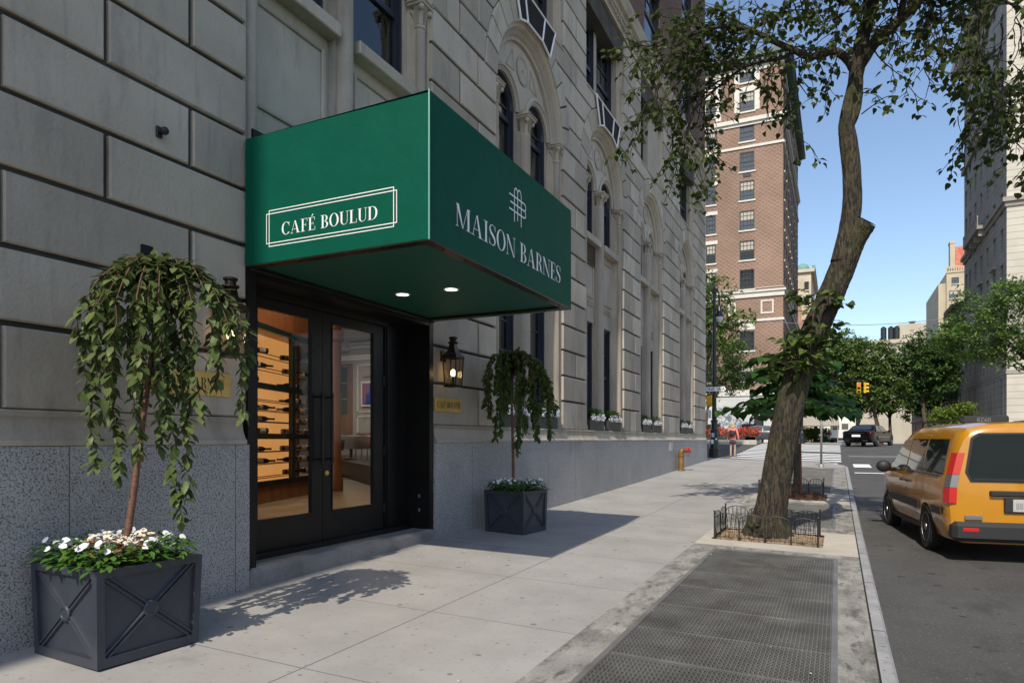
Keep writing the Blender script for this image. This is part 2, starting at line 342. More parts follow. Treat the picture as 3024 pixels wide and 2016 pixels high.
def attach(o,parent):
    o.parent=parent; o.matrix_parent_inverse=wmat(parent).inverted(); WORLD[o.name]=o.matrix_basis.copy()
def tag(o,label,cat,group=None):
    o['label']=label; o['category']=cat
    if group: o['group']=group
    return o
def kind(o,k='structure'): o['kind']=k; return o
def thing(name,loc,label,cat,group=None,rz=0):
    o=bpy.data.objects.new(name,None); col.objects.link(o); o.location=loc; o.rotation_euler=(0,0,rz); o.empty_display_size=.2
    WORLD[o.name]=Matrix.Translation(Vector(loc))@Matrix.Rotation(rz,4,'Z')
    return tag(o,label,cat,group)
def kids(o): return [c for c in bpy.data.objects if c.parent==o]
def dup(o,parent=None,M4=None,label=None):
    """a copy of a thing with copies of its parts; M4 moves it in the world"""
    c=o.copy(); col.objects.link(c)
    if parent is not None:
        c.parent=parent
    if M4 is not None: c.matrix_basis=M4@o.matrix_basis
    if label: c['label']=label
    for k in kids(o): dup(k,c)
    return c
def boolean(o,cutters):
    for c in cutters:
        md=o.modifiers.new('b','BOOLEAN'); md.operation='DIFFERENCE'; md.object=c; md.solver='EXACT'
    dg=bpy.context.evaluated_depsgraph_get(); dg.update()
    me=bpy.data.meshes.new_from_object(o.evaluated_get(dg)); o.modifiers.clear(); o.data=me
    for c in cutters: bpy.data.objects.remove(c)
    return o
def arc(cy,cz,r,a0,a1,n): return [(cy+r*math.cos(a0+(a1-a0)*i/n),cz+r*math.sin(a0+(a1-a0)*i/n)) for i in range(n+1)]

# ---------------------------------------------------------------- ground
GP=[(-60,-1.2),(-10,-.20),(2.6,-.02),(4.69,0),(7.94,.035),(12.27,.085),(15.3,.145),(18.3,.212),(21.5,.29),(29.75,.52),(35,.53),(40.5,.72),(46,.95),(52,1.15),(60,1.19),(75,1.10),(120,.5),(300,-2),(1500,-2)]
def g(Y):
    for (a,za),(b,zb) in zip(GP,GP[1:]):
        if Y<=b: return za+(zb-za)*(Y-a)/(b-a)
    return GP[-1][1]
CS=-.025
def S(x,y): return g(y)+CS*(min(max(x,-5),.5)+5)
def RD(x,y):
    t=min(max((y-30)/8,0),1)
    return S(x,y)-.15*(1-t)-.05*t
def sheet(mb,fn,x0,x1,y0,y1,dz=0,nx=2,step=1.0):
    ny=max(1,int(abs(y1-y0)/step)); P=[];F=[]
    for j in range(ny+1):
        y=y0+(y1-y0)*j/ny
        for i in range(nx+1):
            x=x0+(x1-x0)*i/nx; P.append((x,y,fn(x,y)+dz))
    for j in range(ny):
        for i in range(nx):
            k=j*(nx+1)+i; F.append((k,k+1,k+nx+2,k+nx+1))
    return mb.add(P,F)
mb=MB()
xs=[-900,-200,-60,-20,-5,-2.5,0,.5,3,6,10,11.2,60,200,900]; ys=[-60,-20,-10]+[i*1.5-8 for i in range(0,90)]+[140,170,220,300,500,900,1500]
P=[(x,y,RD(x,y)) for y in ys for x in xs]; nx=len(xs)
mb.add(P,[(j*nx+i,j*nx+i+1,j*nx+nx+i+1,j*nx+nx+i) for j in range(len(ys)-1) for i in range(nx-1)])
kind(mb.build('road',M['road'],keep=1,smooth=True))
# pavement: main slabs, then the strip of old concrete along the kerb with holes for gratings and tree pits
KX0,KX1=.25,.35
mb=MB(); sheet(mb,S,-5.0,-1.78,-14,29.3,nx=4,step=.75)
sheet(mb,S,-60,-1.78,29.3,34.2,nx=10,step=.75)
kind(mb.build('pavement',M['walk'],keep=1,smooth=True))
mb=MB()
G1=(-1.48,0,3.2,9.28); PIT1=(-1.63,-.18,10.05,11.28); G2=(-1.50,-.04,12.1,15.5); PIT2=(-1.66,-.22,16.35,17.9); G3=(-1.5,-.12,18.3,27.6)
sheet(mb,S,-1.78,KX0,-14,G1[2],step=.7)
def around(h,y0,y1):
    sheet(mb,S,-1.78,h[0],y0,y1,nx=1,step=.6); sheet(mb,S,h[1],KX0,y0,y1,nx=1,step=.6)
    sheet(mb,S,h[0],h[1],y0,h[2],nx=1,step=2) if h[2]>y0 else 0
    sheet(mb,S,h[0],h[1],h[3],y1,nx=1,step=2) if h[3]<y1 else 0
around(G1,G1[2],9.55); around(G2,11.6,15.7)
sheet(mb,S,-1.78,KX0,15.7,15.95); around(G3,18.15,27.9); 
kind(mb.build('kerbside_concrete',M['oldcon'],keep=1,smooth=True))
mb=MB(); around(PIT1,9.55,11.6); around(PIT2,15.95,18.15)
kind(mb.build('tree_pit_concrete',M['pad'],keep=1,smooth=True))
mb=MB(); 
sheet(mb,S,-1.78,-1.78+1.5,27.9,34.2,nx=1); sheet(mb,S,-.28,KX0,27.9,28.6,nx=1,step=.3)
# rounded corner of the pavement
P=[(-.28,34.2)]+[(KX0-.48*(0)+0,28.6)]
cx,cy=-5.2,28.6
pts=[(KX0,28.6)]+[(cx+5.4*math.cos(t),cy+5.6*math.sin(t)) for t in [i*math.pi/2/10 for i in range(1,11)]]
mb.add([(x,y,S(x,y)) for x,y in [(-.28,28.6)]+pts]+[(-.28,34.2,S(-.28,34.2))],[tuple(range(len(pts)+1))])
kind(mb.build('corner_pavement',M['walk'],keep=1))
mb=MB()
path=[(KX0,-14+i*1.0) for i in range(43)]+pts
def kerbrun(mb,path,wd=.10,h=.16):
    n=len(path);P=[]
    for i,(x,y) in enumerate(path):
        a=Vector(path[max(i-1,0)]); b=Vector(path[min(i+1,n-1)]); d=(b-a).normalized(); nrm=Vector((d.y,-d.x))
        z=S(x,y); o=(x+nrm.x*wd,y+nrm.y*wd); o2=(x+nrm.x*(wd-.02),y+nrm.y*(wd-.02))
        P+=[(x,y,z-h),(x,y,z+.004),(o2[0],o2[1],z+.004),(o[0],o[1],z-.018),(o[0]+nrm.x*.015,o[1]+nrm.y*.015,z-h-.05)]
    return mb.add(P,[(i*5+k,i*5+k+1,i*5+k+6,i*5+k+5) for i in range(n-1) for k in range(4)])
kerbrun(mb,path)
kind(mb.build('kerb',M['kerb'],keep=1,smooth=35))
mb=MB(); sheet(mb,S,KX0-.013,KX0,-14,28.6,.006,nx=1); kind(mb.build('kerb_joint',M['pit'],keep=1))
# far pavements across the avenue and across the street
mb=MB()
FK=70.0
for x0,x1,y0,y1 in ((-60,.35,FK,160),(10.9,60,FK,160),(10.9,60,-14,34.2)):
    nyy=int((y1-y0)/3); 
    for j in range(nyy):
        ya=y0+(y1-y0)*j/nyy; yb=y0+(y1-y0)*(j+1)/nyy
        mb.add([(x0,ya,RD(x0,ya)+.14),(x1,ya,RD(x1,ya)+.14),(x1,yb,RD(x1,yb)+.14),(x0,yb,RD(x0,yb)+.14),(x0,ya,RD(x0,ya)-.1),(x1,ya,RD(x1,ya)-.1),(x1,yb,RD(x1,yb)-.1),(x0,yb,RD(x0,yb)-.1)],[(0,1,2,3),(4,5,1,0),(5,6,2,1),(7,4,0,3)])
kind(mb.build('far_pavement',M['walk'],keep=1))
# pits under the gratings, soil and mulch
mb=MB()
for h in (G1,G2,G3):
    x0,x1,y0,y1=h; ny=6
    for a,b in ((x0,x0),(x1,x1)):
        sheet(mb,lambda x,y:S(x,y)-.10,a-.001,a+.001,y0,y1,nx=1,step=1)
    for j in range(ny):
        ya=y0+(y1-y0)*j/ny; yb=y0+(y1-y0)*(j+1)/ny
        mb.add([(x0,ya,S(x0,ya)-.12),(x1,ya,S(x1,ya)-.12),(x1,yb,S(x1,yb)-.12),(x0,yb,S(x0,yb)-.12),(x0,ya,S(x0,ya)),(x0,yb,S(x0,yb)),(x1,ya,S(x1,ya)),(x1,yb,S(x1,yb))],[(0,1,2,3),(4,0,3,5),(1,6,7,2)])
    mb.quad((x0,y0,S(x0,y0)),(x1,y0,S(x1,y0)),(x1,y0,S(x1,y0)-.2),(x0,y0,S(x0,y0)-.2)); mb.quad((x0,y1,S(x0,y1)),(x1,y1,S(x1,y1)),(x1,y1,S(x1,y1)-.2),(x0,y1,S(x0,y1)-.2))
kind(mb.build('vent_pit_ground',M['pit'],keep=1))  # shallow pits coloured near-black in place of deep shade
def bumpy(h,base,amp,seed,name,m):
    r=random.Random(seed); x0,x1,y0,y1=h; nx,ny=40,34; mb=MB(); P=[]
    hs=[[r.random() for _ in range(nx+1)] for _ in range(ny+1)]
    for j in range(ny+1):
        for i in range(nx+1):
            x=x0+(x1-x0)*i/nx; y=y0+(y1-y0)*j/ny; ed=min(i,nx-i,j,ny-j)/6
            P.append((x,y,S(x,y)+base+amp*hs[j][i]*min(ed,1)+min(ed,1)*.025))
    mb.add(P,[(j*(nx+1)+i,j*(nx+1)+i+1,(j+1)*(nx+1)+i+1,(j+1)*(nx+1)+i) for j in range(ny) for i in range(nx)])
    return kind(mb.build(name,m,keep=1,smooth=True))
bumpy(PIT1,-.03,.03,3,'tree_pit_soil',M['soil']); bumpy(PIT2,.0,.05,4,'tree_pit_mulch',M['mulch'])
mb=MB()
for i in range(260):
    x=rnd.uniform(PIT1[0],PIT1[1]); y=rnd.uniform(PIT1[2],PIT1[3]); z=S(x,y)+.012; a=rnd.uniform(0,6.28); L_=rnd.uniform(.012,.035)
    mb.T=Matrix.Translation((x,y,z))@Matrix.Rotation(a,4,'Z')@Matrix.Rotation(rnd.uniform(-.5,.5),4,'X'); mb.add([(-L_,0,0),(0,-L_*.4,.004),(L_,0,0),(0,L_*.4,.006)],[(0,1,2,3)])
mb.T=Matrix.Identity(4)
kind(mb.build('leaf_litter',M['dry'],keep=1),'stuff')
mb=MB(); rr3=random.Random(12)
for i in range(34):
    x=rr3.uniform(-4.4,.2) if i%2 else rr3.uniform(G1[0],G1[1]); y=rr3.uniform(3.4,12); z=S(x,y)+.008; a=rr3.uniform(0,6.28); L_=rr3.uniform(.004,.010)
    mb.T=Matrix.Translation((x,y,z))@Matrix.Rotation(a,4,'Z'); mb.add([(-L_,-L_*.5,0),(L_,-L_*.6,.002),(L_*.8,L_*.5,.006),(-L_,L_*.6,.003)],[(0,1,2,3)])
mb.T=Matrix.Identity(4)
kind(mb.build('pavement_litter',M['buff'],keep=1),'stuff')
# gratings: bars along the street with zig-zag strips between them
def grating(h,step,zig,label,seams=()):
    x0,x1,y0,y1=h; t=thing('steel_grating',((x0+x1)/2,y0,S((x0+x1)/2,y0)),label,'grating')
    def bar(mb,pts,th,top,bot):
        P=[]
        for i,(x,y) in enumerate(pts):
            a=Vector(pts[max(i-1,0)]); b=Vector(pts[min(i+1,len(pts)-1)]); d=(b-a).normalized(); nx_,ny_=d.y*th,-d.x*th
            z=S(x,y)
            P+=[(x-nx_,y-ny_,z+bot),(x-nx_,y-ny_,z+top),(x+nx_,y+ny_,z+top),(x+nx_,y+ny_,z+bot)]
        mb.add(P,[(i*4+k,i*4+k+4,i*4+k+5,i*4+k+1) for i in range(len(pts)-1) for k in range(3)])
    mb=MB(); n=int((x1-x0-.1)/step)
    xs=[x0+.05+i*(x1-x0-.1)/n for i in range(n+1)]; yy=[y0+.05+i*(y1-y0-.1)/8 for i in range(9)]
    for x in xs: bar(mb,[(x,y) for y in yy],.0030,.004,-.028)
    t0=mb.build('bearing_bars',M['grate'],t); 
    mb=MB()
    if zig:
        p=step*1.18; m_=int((y1-y0-.1)/p)
        for i in range(n):
            bar(mb,[(xs[i]+.004+(step-.008)*(k%2) ,y0+.05+k*p) for k in range(m_+1)],.0026,.003,-.024)
    else:
        m_=int((y1-y0-.1)/.1)
        for k in range(m_+1): bar(mb,[(x0+.05,y0+.05+k*.1),((x0+x1)/2,y0+.05+k*.1),(x1-.05,y0+.05+k*.1)],.003,.0,-.02)
    mb.build('cross_strips',M['grate'],t)
    mb=MB()
    for x in (x0+.022,x1-.022): bar(mb,[(x,y) for y in [y0+i*(y1-y0)/8 for i in range(9)]],.022,.006,-.05)
    for y in (y0+.02,y1-.02): bar(mb,[(x0+.02,y),(x1-.02,y)],.02,.0045,-.05)
    for y in seams: bar(mb,[(x0+.05,y),(x1-.05,y)],.0022,.0045,-.03)
    mb.build('edge_frame',M['grate'],t)
grating(G1,.029,True,'large steel pavement grating in the foreground, in front of the fenced tree pit',[4.6,5.3,6.1,6.9,7.65,8.4,9.0])
grating(G2,.034,False,'pavement grating between the two tree pits, barred with leaf shadow across it',[12.7,14.9])
grating(G3,.05,False,'long grating beyond the sapling, under the round foot of the sign post',[19.5,22,25])
# road markings
mb=MB()
def rq(x0,x1,y0,y1,dz=.005,n=6,m=2,sk=0):
    sheet(mb,lambda x,y:RD(x,y)+dz,x0,x1,y0,y1,nx=n,step=abs(y1-y0)/m+1e-6)
for k in range(15): rq(-4.9,.15 if k!=5 else -3.0,35.4+k*1.32,35.4+k*1.32+.66,n=4,m=1)
rq(-.6,-.0,33.6,34.2,n=2,m=1); rq(.55,8,27.6,27.95,n=4,m=1); rq(.6,1.25,31.2,34.0,n=1,m=2); rq(1.6,9,34.6,35.0,n=4,m=1)
rq(3.2,6,33.7,34.0,n=2,m=1)
kind(mb.build('road_markings',M['paint'],keep=1))
mb=MB(); rq(1.5,7.5,30.8,34.5,.003); rq(.5,5,39.2,40.6,.003)
kind(mb.build('road_patch',M['patch'],keep=1))
# ---------------------------------------------------------------- the limestone building
XW=-5.0
bld=thing('limestone_building',(-5,4.7,0),'grey limestone building with arched double windows, granite base and the restaurant doorway','building')
BAYS=[(6.325,1.625),(11.395,1.495),(15.76,1.47),(20.31,1.41),(25.535,1.385)]   # centre, half width
PIERS=[(-9,4.70),(7.95,9.90),(12.89,14.29),(17.23,18.90),(21.72,24.15),(26.92,29.35)]
ZC=[1.601]+[1.655+.5173*n for n in range(1,11)]+[6.828+.502*k for k in range(1,10)]+[11.75]   # course bottoms
ZA=7.31
def rout(h): return h+.38
def edge(side_bay,z,pier_edge,sgn):
    """where a course of the pier stops: at the pier edge below the springing, at the arch ring above it"""
    yc,h=side_bay; r=rout(h)+.012
    if z<=ZA or z>=ZA+r: return pier_edge if z<=ZA else (yc if 0 else None)
    return yc+sgn*math.sqrt(r*r-(z-ZA)**2)
mb=MB()
gap=.021
random.seed(5)
for pi,(ya,yb) in enumerate(PIERS):
    Lb=BAYS[pi-1] if pi>0 else None; Rb=BAYS[pi] if pi<5 else None
    for ci in range(len(ZC)-1):
        z0,z1=ZC[ci]+gap*(1 if ci else .2),ZC[ci+1]-gap
        def side(b,pe,sgn):
            if b is None: return [(pe,z0),(pe,z1)]
            top=ZA+rout(b[1])
            if z1<=ZA+.25 : return [(pe,z0),(pe,z1)]
            if z0>=9.2: return [(pe,z0),(pe,z1)]
            P=[]
            for k in range(7):
                z=z0+(z1-z0)*k/6
                r=rout(b[1])+.02
                y=b[0]+sgn*math.sqrt(max(r*r-(max(z,ZA)-ZA)**2,0)) if z<ZA+r else b[0]+sgn*.02
                if z>=9.2: y=pe
                P.append((y,z))
            return P
        Ls=side(Lb,ya,1); Rs=side(Rb,yb,-1)
        # joints
        if pi==0:
            js=[4.10-1.48*k for k in range(10)] if ci%2==0 else [3.35-1.48*k for k in range(10)]
        elif pi==1: js=[8.72] if ci%2 else [9.28]
        elif pi==2: js=[13.63] if ci%2==0 else []
        elif pi==3: js=[18.07] if ci%2 else [17.85,18.32]
        elif pi==4: js=[22.9] if ci%2 else [22.5,23.35]
        else: js=[28.1] if ci%2 else [27.7,28.6]
        if z0>ZA and z1<9.25 and pi>0:
            w_=(Rs[-1][0]-Ls[-1][0])
            if w_>2.2: js=js+[Ls[0][0]+w_*.28,Rs[0][0]-w_*.25] if ci%2 else js
        lo=max(p[0] for p in Ls)+.12; hi=min(p[0] for p in Rs)-.12
        js=sorted(j for j in js if lo<j<hi)
        cuts=[None]+js+[None]
        for k in range(len(cuts)-1):
            Lp=Ls if cuts[k] is None else [(cuts[k]+gap,z0),(cuts[k]+gap,z1)]
            Rp=Rs if cuts[k+1] is None else [(cuts[k+1]-gap,z0),(cuts[k+1]-gap,z1)]
            poly=Lp[::-1]+Rp        # left edge from top down, right edge from bottom up
            mb.prism_x(poly,XW-.05,XW+random.uniform(-.003,.003),cham=.012)
# voussoirs
for bi,(yc,h) in enumerate(BAYS):
    r0,r1=h-.02,rout(h); n=13
    for k in range(n):
        a0=math.pi*k/n+.009; a1=math.pi*(k+1)/n-.009
        if bi==0 and False: pass
        P=arc(yc,ZA,r0,a0,a1,4)+arc(yc,ZA,r1,a1,a0,4)
        mb.prism_x(P,XW-.05,XW+.012,cham=.012)
mb.build('ashlar_stone',M['stone'],bld,smooth=30)
mb=MB()
for ya,yb in PIERS: mb.box(-5.52,XW-.042,ya+.01,yb-.01,-.6,11.8)
for bi,(yc,h) in enumerate(BAYS):
    pts=[(yc-h-.02,ZA),(yc-h-.02,9.24),(yc+h+.02,9.24),(yc+h+.02,ZA)]+arc(yc,ZA,h-.02,0,math.pi,24)
    mb.prism_x(pts,XW-.30,XW-.043)
    mb.box(-6.2,XW-.04,yc-h-.01,yc+h+.01,11.19,11.8)
mb.build('wall_core',M['stone_shade'],bld)
# granite base with the moulded ledge above it
mb=MB()
for ya,yb in ((-9,4.695),(7.955,29.41)):
    mb.box(-5.5,XW+.045,ya,yb,-.8,1.345)
mb.build('granite_base',M['granite'],bld)
prof=[(XW-.5,1.349),(XW+.052,1.349),(XW+.055,1.385),(XW+.035,1.40),(XW+.02,1.43),(XW+.005,1.47),(XW-.003,1.52),(XW-.004,1.545),(XW+.008,1.55),(XW+.008,1.585),(XW-.02,1.60),(XW-.5,1.60)]
mb=MB()
for ya,yb in ((-9,4.66),(7.99,29.40)): mb.extrude_y(prof,ya,yb)
mb.build('ledge_moulding',M['stone'],bld,smooth=40)
# cornice and the brick storeys above
mb=MB()
prof=[(XW-.6,11.752),(XW+.03,11.752),(XW+.03,11.82),(XW+.05,11.84),(XW+.05,11.98),(XW+.10,12.0),(XW+.12,12.08),(XW+.2,12.12),(XW+.22,12.2),(XW+.27,12.26),(XW+.29,12.36),(XW-.6,12.40)]
mb.extrude_y(prof,-9,29.62)
y=-9
while y<29.5: mb.box(XW+.045,XW+.095,y,y+.075,11.855,11.965); y+=.15
mb.build('cornice',M['stone'],bld,smooth=30)
M['brown_brick']=brickmat('brown_brick',(.10,.045,.032),(.15,.07,.05),(.10,.085,.075))
mb=MB()
def wall_holes_x(mb,x,y0,y1,z0,z1,holes,depth):
    """flat wall at x with rectangular openings and their reveals"""
    ys=sorted({y0,y1,*[h[0] for h in holes],*[h[1] for h in holes]}); zs=sorted({z0,z1,*[h[2] for h in holes],*[h[3] for h in holes]})
    for i in range(len(ys)-1):
        for j in range(len(zs)-1):
            a,b,c,d=ys[i],ys[i+1],zs[j],zs[j+1]; m_=((a+b)/2,(c+d)/2)
            if any(h[0]<m_[0]<h[1] and h[2]<m_[1]<h[3] for h in holes): continue
            mb.quad((x,a,c),(x,b,c),(x,b,d),(x,a,d))
    for a,b,c,d in holes:
        q=x-depth
        mb.quad((x,a,c),(x,a,d),(q,a,d),(q,a,c)); mb.quad((x,b,c),(q,b,c),(q,b,d),(x,b,d)); mb.quad((x,a,d),(x,b,d),(q,b,d),(q,a,d)); mb.quad((x,a,c),(q,a,c),(q,b,c),(x,b,c))
holes=[(yc-.95,yc+.95,z,z+2.1) for yc,h in BAYS for z in (13.0,16.3,19.6)]
wall_holes_x(mb,XW-.02,-9,29.3,12.38,23,holes,.25)
mb.quad((XW-.02,29.3,12.38),(-25,29.3,12.38),(-25,29.3,23),(XW-.02,29.3,23)); mb.quad((XW-.02,-9,23),(XW-.02,29.3,23),(-25,29.3,23),(-25,-9,23))
mb.build('brick_storeys',M['brown_brick'],bld)
mb=MB(); mb.quad((XW-.02,29.35,-.8),(-25,29.35,-.8),(-25,29.35,12.3),(XW-.02,29.35,12.3)); mb.build('end_wall',M['stone'],bld)
# windows
def window(y0,y1,z0,z1,x=XW-.34,rail=None,nv=1,arch=False,up=1,lowbars=0,curtain=True,fw=.085):
    mb=MB(); yc=(y0+y1)/2; hw=(y1-y0)/2; zs=z1-hw if arch else z1
    if arch:
        out=[(y0,z0),(y1,z0)]+arc(yc,zs,hw,0,math.pi,20); inn=[(y0+fw,z0+fw),(y1-fw,z0+fw)]+arc(yc,zs,hw-fw,0,math.pi,20)
        n=len(out); P=[(x,*p) for p in out]+[(x,*p) for p in inn]+[(x-.07,*p) for p in inn]+[(x-.07,*p) for p in out]
        mb.add(P,[(i,(i+1)%n,n+(i+1)%n,n+i) for i in range(n)]+[(n+i,n+(i+1)%n,2*n+(i+1)%n,2*n+i) for i in range(n)])
        # brick-mould strip
        mb.arcsweep([(hw,x+.05),(hw-.03,x+.055),(hw-.05,x)],yc,zs,n=20)
    else:
        mb.box(x-.07,x,y0,y0+fw,z0,z1); mb.box(x-.07,x,y1-fw,y1,z0,z1); mb.box(x-.07,x,y0+fw,y1-fw,z1-fw,z1); mb.box(x-.07,x,y0+fw,y1-fw,z0,z0+fw)
    for s,yy in ((1,y0),(-1,y1)): mb.box(x+.001,x+.045,min(yy,yy+s*.035),max(yy,yy+s*.035),z0,zs)
    if rail:
        mb.box(x-.06,x-.005,y0+fw,y1-fw,rail-.04,rail+.04)
        # lower sash stands back, upper sash forward
        for s,yy in ((1,y0+fw),(-1,y1-fw)):
            mb.box(x-.05,x-.02,min(yy,yy+s*.04),max(yy,yy+s*.04),rail+.04,zs); mb.box(x-.1,x-.06,min(yy,yy+s*.045),max(yy,yy+s*.045),z0+fw,rail-.04)
        top=(z1-fw) if not arch else None
        for k in range(1,nv+1):
            yy=y0+fw+(y1-y0-2*fw)*k/(nv+1); zt=(z1-fw-.003) if not arch else zs+math.sqrt(max((hw-fw)**2-(yy-yc)**2,0))
            mb.box(x-.052,x-.022,yy-.013,yy+.013,rail+.041,zt)
        for k in range(1,up+1):
            zz=rail+(z1-fw-rail)*k/(up+1) if not arch else rail+(zs-rail)*k/(up)+.0
            mb.box(x-.054,x-.02,y0+fw+.002,y1-fw-.002,zz-.013,zz+.013)
    o=mb.build('window',M['navy'],bld)
    mb=MB()
    if arch: mb.prism_x([(y0+.02,z0+.02),(y1-.02,z0+.02)]+arc(yc,zs,hw-.02,0,math.pi,20),x-.048,x-.042)
    else: mb.box(x-.048,x-.042,y0+.02,y1-.02,z0+.02,z1-.02)
    mb.build('pane',M['glass'],o)
    if curtain:
        mb=MB()
        for a,b in ((y0+.03,y0+(y1-y0)*.30),(y1-(y1-y0)*.30,y1-.03)):
            n=14; P=[]
            for i in range(n+1):
                yy=a+(b-a)*i/n; P+=[(x-.2+.02*math.sin(i*2.1),yy,z0+.05),(x-.2+.02*math.sin(i*2.1+.3),yy,z1-.05)]
            mb.add(P,[(2*i,2*i+2,2*i+3,2*i+1) for i in range(n)])
        mb.build('curtain',M['curtain'],o,smooth=True)
    return o
def column(mb,x,y,z0,z1,r,half=False):
    pr=[(r*1.25,z0),(r*1.25,z0+.08),(r*1.1,z0+.12),(r,z0+.16),(r,z1)]
    mb.lathe(pr,(x,y),14)
def capital(mb,x,y,z0,z1,r):
    mb.lathe([(r*1.0,z0-.03),(r*1.18,z0-.015),(r*1.18,z0+.005),(r*1.0,z0+.02),(r*.98,z0+.12),(r*1.15,z0+.22),(r*1.5,z1-.075)],(x,y),14)
    for k in range(8):
        t=k*math.pi/4; mb.T=Matrix.Translation((x+math.cos(t)*r*1.05,y+math.sin(t)*r*1.05,z0))@Matrix.Rotation(t,4,'Z')
        mb.add([(0,-.03,.02),(0,.03,.02),(.012,.028,.12),(.05,.015,.2),(.05,-.015,.2),(.012,-.028,.12)],[(0,1,2,5),(5,2,3,4)])
    mb.T=Matrix.Identity(4)
    for sx in (1,):
        for sy in (1,-1):
            mb.sphere((x+r*1.15,y+sy*r*1.25,z1-.11),.042,8,5)
    mb.cbox(x-r*1.6,x+r*1.75,y-r*1.7,y+r*1.7,z1-.075,z1-.035,.008); mb.cbox(x-r*1.7,x+r*1.9,y-r*1.85,y+r*1.85,z1-.033,z1,.008)
for bi,(yc,h) in enumerate(BAYS):
    door=bi==0; stn=MB(); tym=MB()
    zl=3.2 if door else 1.60
    # jambs: plain return, engaged shaft, flat
    for s in (1,-1):
        e=yc+s*h
        def bx(x0,x1,d0,d1,z0,z1): stn.box(x0,x1,min(e-s*d0,e-s*d1),max(e-s*d0,e-s*d1),z0,z1)
        bx(-5.45,XW-.05,.0,.045,zl,ZA); bx(-5.45,XW-.11,.045,.21,zl,ZA-.0); bx(-5.45,XW-.27,.21,.30,zl,ZA)
        column(stn,XW-.115,e-s*.135,zl,6.94,.078); cap=MB(); capital(cap,XW-.115,e-s*.135,6.95,7.29,.078); cap.build('capital',M['stone'],bld,smooth=40)
    # centre mullion with its shaft
    stn.box(-5.45,XW-.27,yc-.235,yc+.235,zl,ZA); stn.box(-5.45,XW-.20,yc-.17,yc+.17,zl,6.98)
    column(stn,XW-.19,yc,zl,6.94,.115); cap=MB(); capital(cap,XW-.19,yc,6.95,7.29,.10); cap.build('capital',M['stone'],bld,smooth=40)
    stn.box(-5.45,XW-.12,yc-.16,yc+.16,ZA-.02,ZA+.05)
    # archivolt mouldings of the big arch
    stn.arcsweep([(h-.015,XW-.0),(h-.03,XW-.03),(h-.07,XW-.035),(h-.085,XW-.06),(h-.10,XW-.11),(h-.15,XW-.10),(h-.18,XW-.13),(h-.2,XW-.17),(h-.25,XW-.18),(h-.26,XW-.3)],yc,ZA,n=36)
    # tympanum with two small arches
    R=h-.245; ww=(h-.30-.235); ya0,ya1=yc-h+.30,yc-.235; yb0,yb1=yc+.235,yc+h-.30; rs=ww/2
    blank=bi==3
    out=[(yc+h-.24,ZA)]+arc(yc,ZA,R,0.0,math.pi,30)[0:]+[(yc-h+.24,ZA)]
    lower=[(ya0,ZA)]+arc((ya0+ya1)/2,ZA,rs,math.pi,0,14)[1:-1]+[(ya1,ZA),(yb0,ZA)]+arc((yb0+yb1)/2,ZA,rs,math.pi,0,14)[1:-1]+[(yb1,ZA)]
    tym.prism_x(out[1:-1]+lower,XW-.42,XW-.24)
    for c_ in ((ya0+ya1)/2,(yb0+yb1)/2):
        tym.arcsweep([(rs+.13,XW-.24),(rs+.13,XW-.215),(rs+.10,XW-.20),(rs+.07,XW-.20),(rs+.06,XW-.22),(rs+.03,XW-.225),(rs+.0,XW-.25),(rs-.005,XW-.42)],c_,ZA,n=20)
    tym.arcsweep([(.25,XW-.24),(.25,XW-.215),(.22,XW-.205),(.20,XW-.225),(.0,XW-.225)],yc,8.14,0,2*math.pi,28)
    tym.arcsweep([(.03,XW-.225),(.02,XW-.20),(0,XW-.2)],yc,8.14,0,2*math.pi,10)
    for s in (1,-1):     # little triangular sunk panels beside the medallion
        P=[(yc+s*.34,8.0),(yc+s*.66,7.97),(yc+s*.40,8.34)]
        for i in range(3):
            a_,b_=P[i],P[(i+1)%3]; tym.tube([(XW-.236,*a_),(XW-.236,*b_)],.012,5)
    # sills of the upper windows, spandrel panels, lintels
    for k,(a_,b_) in enumerate(((ya0,ya1),(yb0,yb1))):
        zt,zb=6.10,5.94; spn=MB()
        stn.cbox(XW-.45,XW-.075,a_-.07,b_+.07,zb,zt,.012)
        zlow=4.16 if not door else 4.3
        spn.box(XW-.45,XW-.26,a_-.02,b_+.02,zlow,zb)
        fr=.045; zp0,zp1=(4.72,5.80) if door else (4.72,5.80)
        for (c0,c1,d0,d1) in ((a_+.03,a_+.03+fr,zp0,zp1),(b_-.03-fr,b_-.03,zp0,zp1),(a_+.03+fr,b_-.03-fr,zp1-fr,zp1),(a_+.03+fr,b_-.03-fr,zp0,zp0+fr)): spn.cbox(XW-.262,XW-.232,c0,c1,d0,d1,.008)
        if not door:
            for q in range(3): spn.cbox(XW-.262,XW-.238,a_+.05,b_-.05,4.52+q*.055,4.545+q*.055,.004)
        if not door: window(a_-.0,b_+.0,1.62,4.16,rail=2.95,nv=1,up=1)
        if not (blank and k==1): window(a_,b_,6.10,ZA+rs,rail=7.1 if not door else 7.05,nv=1,arch=True,up=1,curtain=not door)
        else:
            spn.box(XW-.45,XW-.30,a_-.01,b_+.01,6.1,ZA+rs+.02)
        spn.build('spandrel_panel',M['stone'],bld)
    # third floor opening: sill, stone mullion, two sashes
    stn.cbox(XW-.4,XW+.02,yc-h,yc+h,9.20,9.27,.012)
    for s in (1,-1):
        e=yc+s*h; stn.box(XW-.5,XW-.05,min(e,e-s*.07),max(e,e-s*.07),9.27,11.19); stn.box(XW-.5,XW-.16,min(e-s*.07,e-s*.17),max(e-s*.07,e-s*.17),9.27,11.19)
